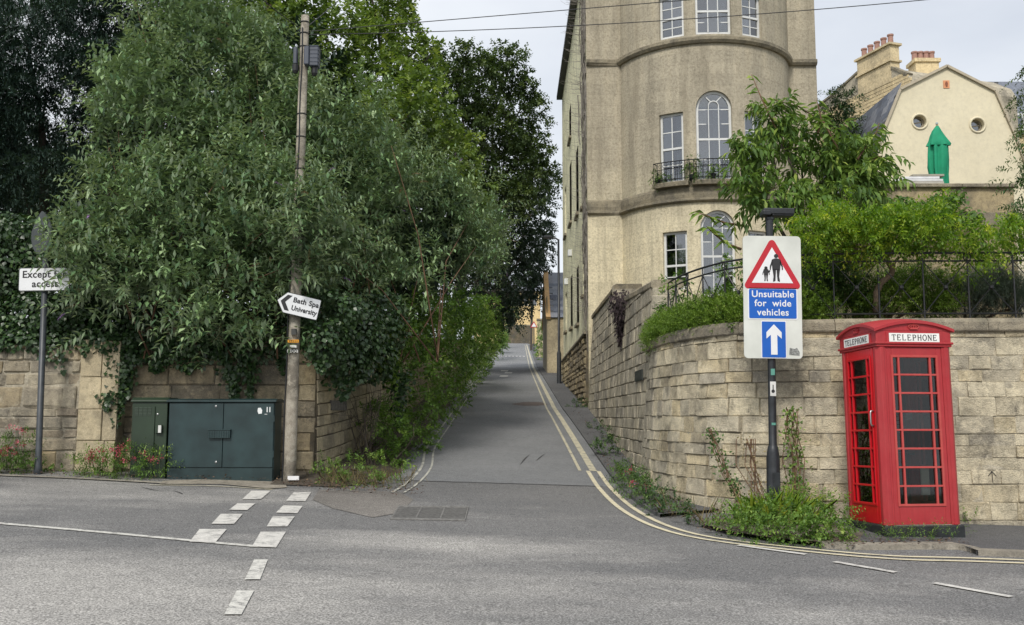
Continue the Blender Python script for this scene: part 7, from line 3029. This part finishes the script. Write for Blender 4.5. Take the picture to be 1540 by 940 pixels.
weeds("low green plants along the left wall foot under the white plate", ((75, 712, 20, 10, .1), (45, 712, 12, 10, .1), (150, 714, 20, 10, .05), (10, 712, 14, 8, .1)), M_HDG, 2.4, ll=.07, lw_=.03)


def valerian(label, pts, nfl, h=.5):
    """red valerian: leafy stems topped with pink flower heads"""
    b_ = []
    for (u, v, ru, rv) in pts:
        g_ = gp(u, v)
        k = g_.y / FPX
        b_.append((np.array([g_.x, g_.y + .1, g_.z + rv * k * .8]), np.array([ru * k, .25, rv * k])))
    t = thing("valerian_plant", label, "plant", gp(*pts[0][:2]))
    crown("foliage", t, M_HDG, b_, 2.4, ls=.22, K=7, ll=.07, lw_=.022, droop=.2, up=.8, scatter=.5, shade_blob=.1, svar=.16, rin=.2)
    P, D = [], []
    m = MB()
    for k in range(nfl):
        c, r_ = b_[rnd.randrange(len(b_))]
        p = Vector(c) + Vector((rnd.uniform(-.9, .9) * r_[0], rnd.uniform(-.25, .0), r_[2] * rnd.uniform(.3, 1.15)))
        m.tube([Vector((p.x, c[1], c[2] - r_[2] * .6)), p], [.005, .003], 4)
        for i in range(26):
            P.append(np.array(p) + nrg.normal(size=3) * np.array([.035, .03, .022]))
            D.append(nrg.normal(size=3) + np.array([0, -.2, .6]))
    m.build("stems", M_HDGS, t)
    P, D = np.array(P), np.array(D)
    stuff(leaf_mesh("flower_heads", P, D, nrg.normal(size=P.shape), .026, .02, nrg.uniform(0, 1, len(P)), M_PINK, t))


M_HDGS = m_plain("green_stem", (.08, .13, .04), .8)
valerian("wide pink flowering valerian in front of the small green cabinet", ((150, 718, 30, 22), (190, 720, 30, 24), (230, 722, 24, 22), (215, 716, 26, 30), (130, 716, 20, 16)), 30)
valerian("upright pink flowering valerian left of the grey sign post", ((22, 712, 18, 36), (8, 712, 14, 22), (-15, 712, 14, 30)), 12)
valerian("pink valerian by the lane wall at the bend of the yellow lines", ((948, 740, 18, 20), (965, 752, 16, 14), (935, 728, 12, 14)), 5)

# tall dry stems and wall climbers by the sign post
def wall_vine(label, path_px, dY, nleaf, mat, ll=.045, wpx=6, stems=6):
    t = thing("wall_climber", label, "climber", gp(path_px[0][0], path_px[0][1]) if path_px[0][1] > 700 else at(path_px[0][0], path_px[0][1], dY))
    P = []
    m = MB()
    for k in range(stems):
        q = []
        o = rnd.gauss(0, wpx * .6)
        for (u, v) in path_px:
            q.append(at(u + o + rnd.gauss(0, wpx * .5), v, dY - rnd.uniform(.02, .10)))
        m.tube(q, [.006] * len(q), 4)
        for i in range(nleaf // stems):
            f = rnd.random() * (len(q) - 1)
            j = min(len(q) - 2, int(f))
            P.append(np.array(q[j] + (q[j + 1] - q[j]) * (f - j)) + nrg.normal(size=3) * np.array([.05, .02, .03]))
    m.build("stems", M_TWIG, t)
    P = np.array(P)
    stuff(leaf_mesh("foliage", P, nrg.normal(size=P.shape) + np.array([0, -.5, .2]), np.array([0, -1, .4]) + nrg.normal(size=P.shape) * .4, nrg.uniform(.6, 1.3, len(P)) * ll, ll * .6, nrg.uniform(.2, 1, len(P)), mat, t))


wall_vine("tall wispy plant climbing the wall right of the sign post", ((1205, 790), (1200, 740), (1195, 690), (1192, 650), (1190, 615)), 12.25, 420, M_HDG, .05, 9, 9)
wall_vine("thin creeper on the curved wall left of the sign post", ((1120, 790), (1105, 740), (1095, 715), (1080, 680), (1068, 645)), 12.55, 300, M_SHR, .05, 6, 6)
wall_vine("wispy dry stems leaning on the wall between creeper and sign post", ((1150, 790), (1140, 745), (1128, 700), (1122, 660)), 12.3, 140, M_STRAW, .04, 10, 10)
P, D, H_ = [], [], []
for k in range(130):
    g_ = gp(1178 + rnd.gauss(0, 22), 800)
    P.append(np.array([g_.x, g_.y + .3 + rnd.uniform(-.1, .15), g_.z]))
    D.append([rnd.gauss(0, .55), rnd.uniform(-.6, .1), 1.0])
    H_.append(rnd.uniform(.35, .75))
P, D = np.array(P), np.array(D)
o = leaf_mesh("strap_leaves", P, D, np.array([0, -1, 1.0]) + nrg.normal(size=P.shape) * .4, np.array(H_), .035, nrg.uniform(.3, 1, len(P)), M_WIS, None, fold=.3, tipdrop=.25)
tag(stuff(o), "arching strap leaved plant tucked behind the black sign post", "plant")
straw("dry grass stems at the foot of the curved wall", ((1060, 788, 14, 3), (1085, 793, 12, 3), (1180, 797, 30, 4), (1235, 797, 20, 4), (1010, 776, 10, 4)), 26, .42, M_STRAW)


# fallen leaves and litter along the edges
P, S_ = [], []
for (u0, v0, u1, v1, n, su) in ((865, 620, 1060, 800, 500, 5), (905, 690, 1000, 775, 300, 6), (480, 738, 640, 742, 260, 8), (560, 744, 700, 600, 260, 3), (0, 716, 430, 726, 260, 4), (1280, 822, 1450, 822, 120, 5), (430, 728, 520, 736, 220, 8), (1060, 800, 1290, 826, 260, 5)):
    for k in range(n):
        f = rnd.random()
        q = gp(u0 + (u1 - u0) * f + rnd.gauss(0, su), v0 + (v1 - v0) * f + rnd.gauss(0, su * .5))
        P.append((q.x, q.y, ground(q.x, q.y) + rnd.uniform(.05, .075)))
P = np.array(P)
d_ = nrg.normal(size=P.shape)
d_[:, 2] *= .2
o = leaf_mesh("leaf_litter", P, d_, np.array([0, 0, 1.0]) + nrg.normal(size=P.shape) * .3, nrg.uniform(.02, .06, len(P)), .025, nrg.uniform(0, 1, len(P)), M_DRY, None)
tag(stuff(o), "brown fallen leaves and grit gathered along the road edges", "leaf litter")
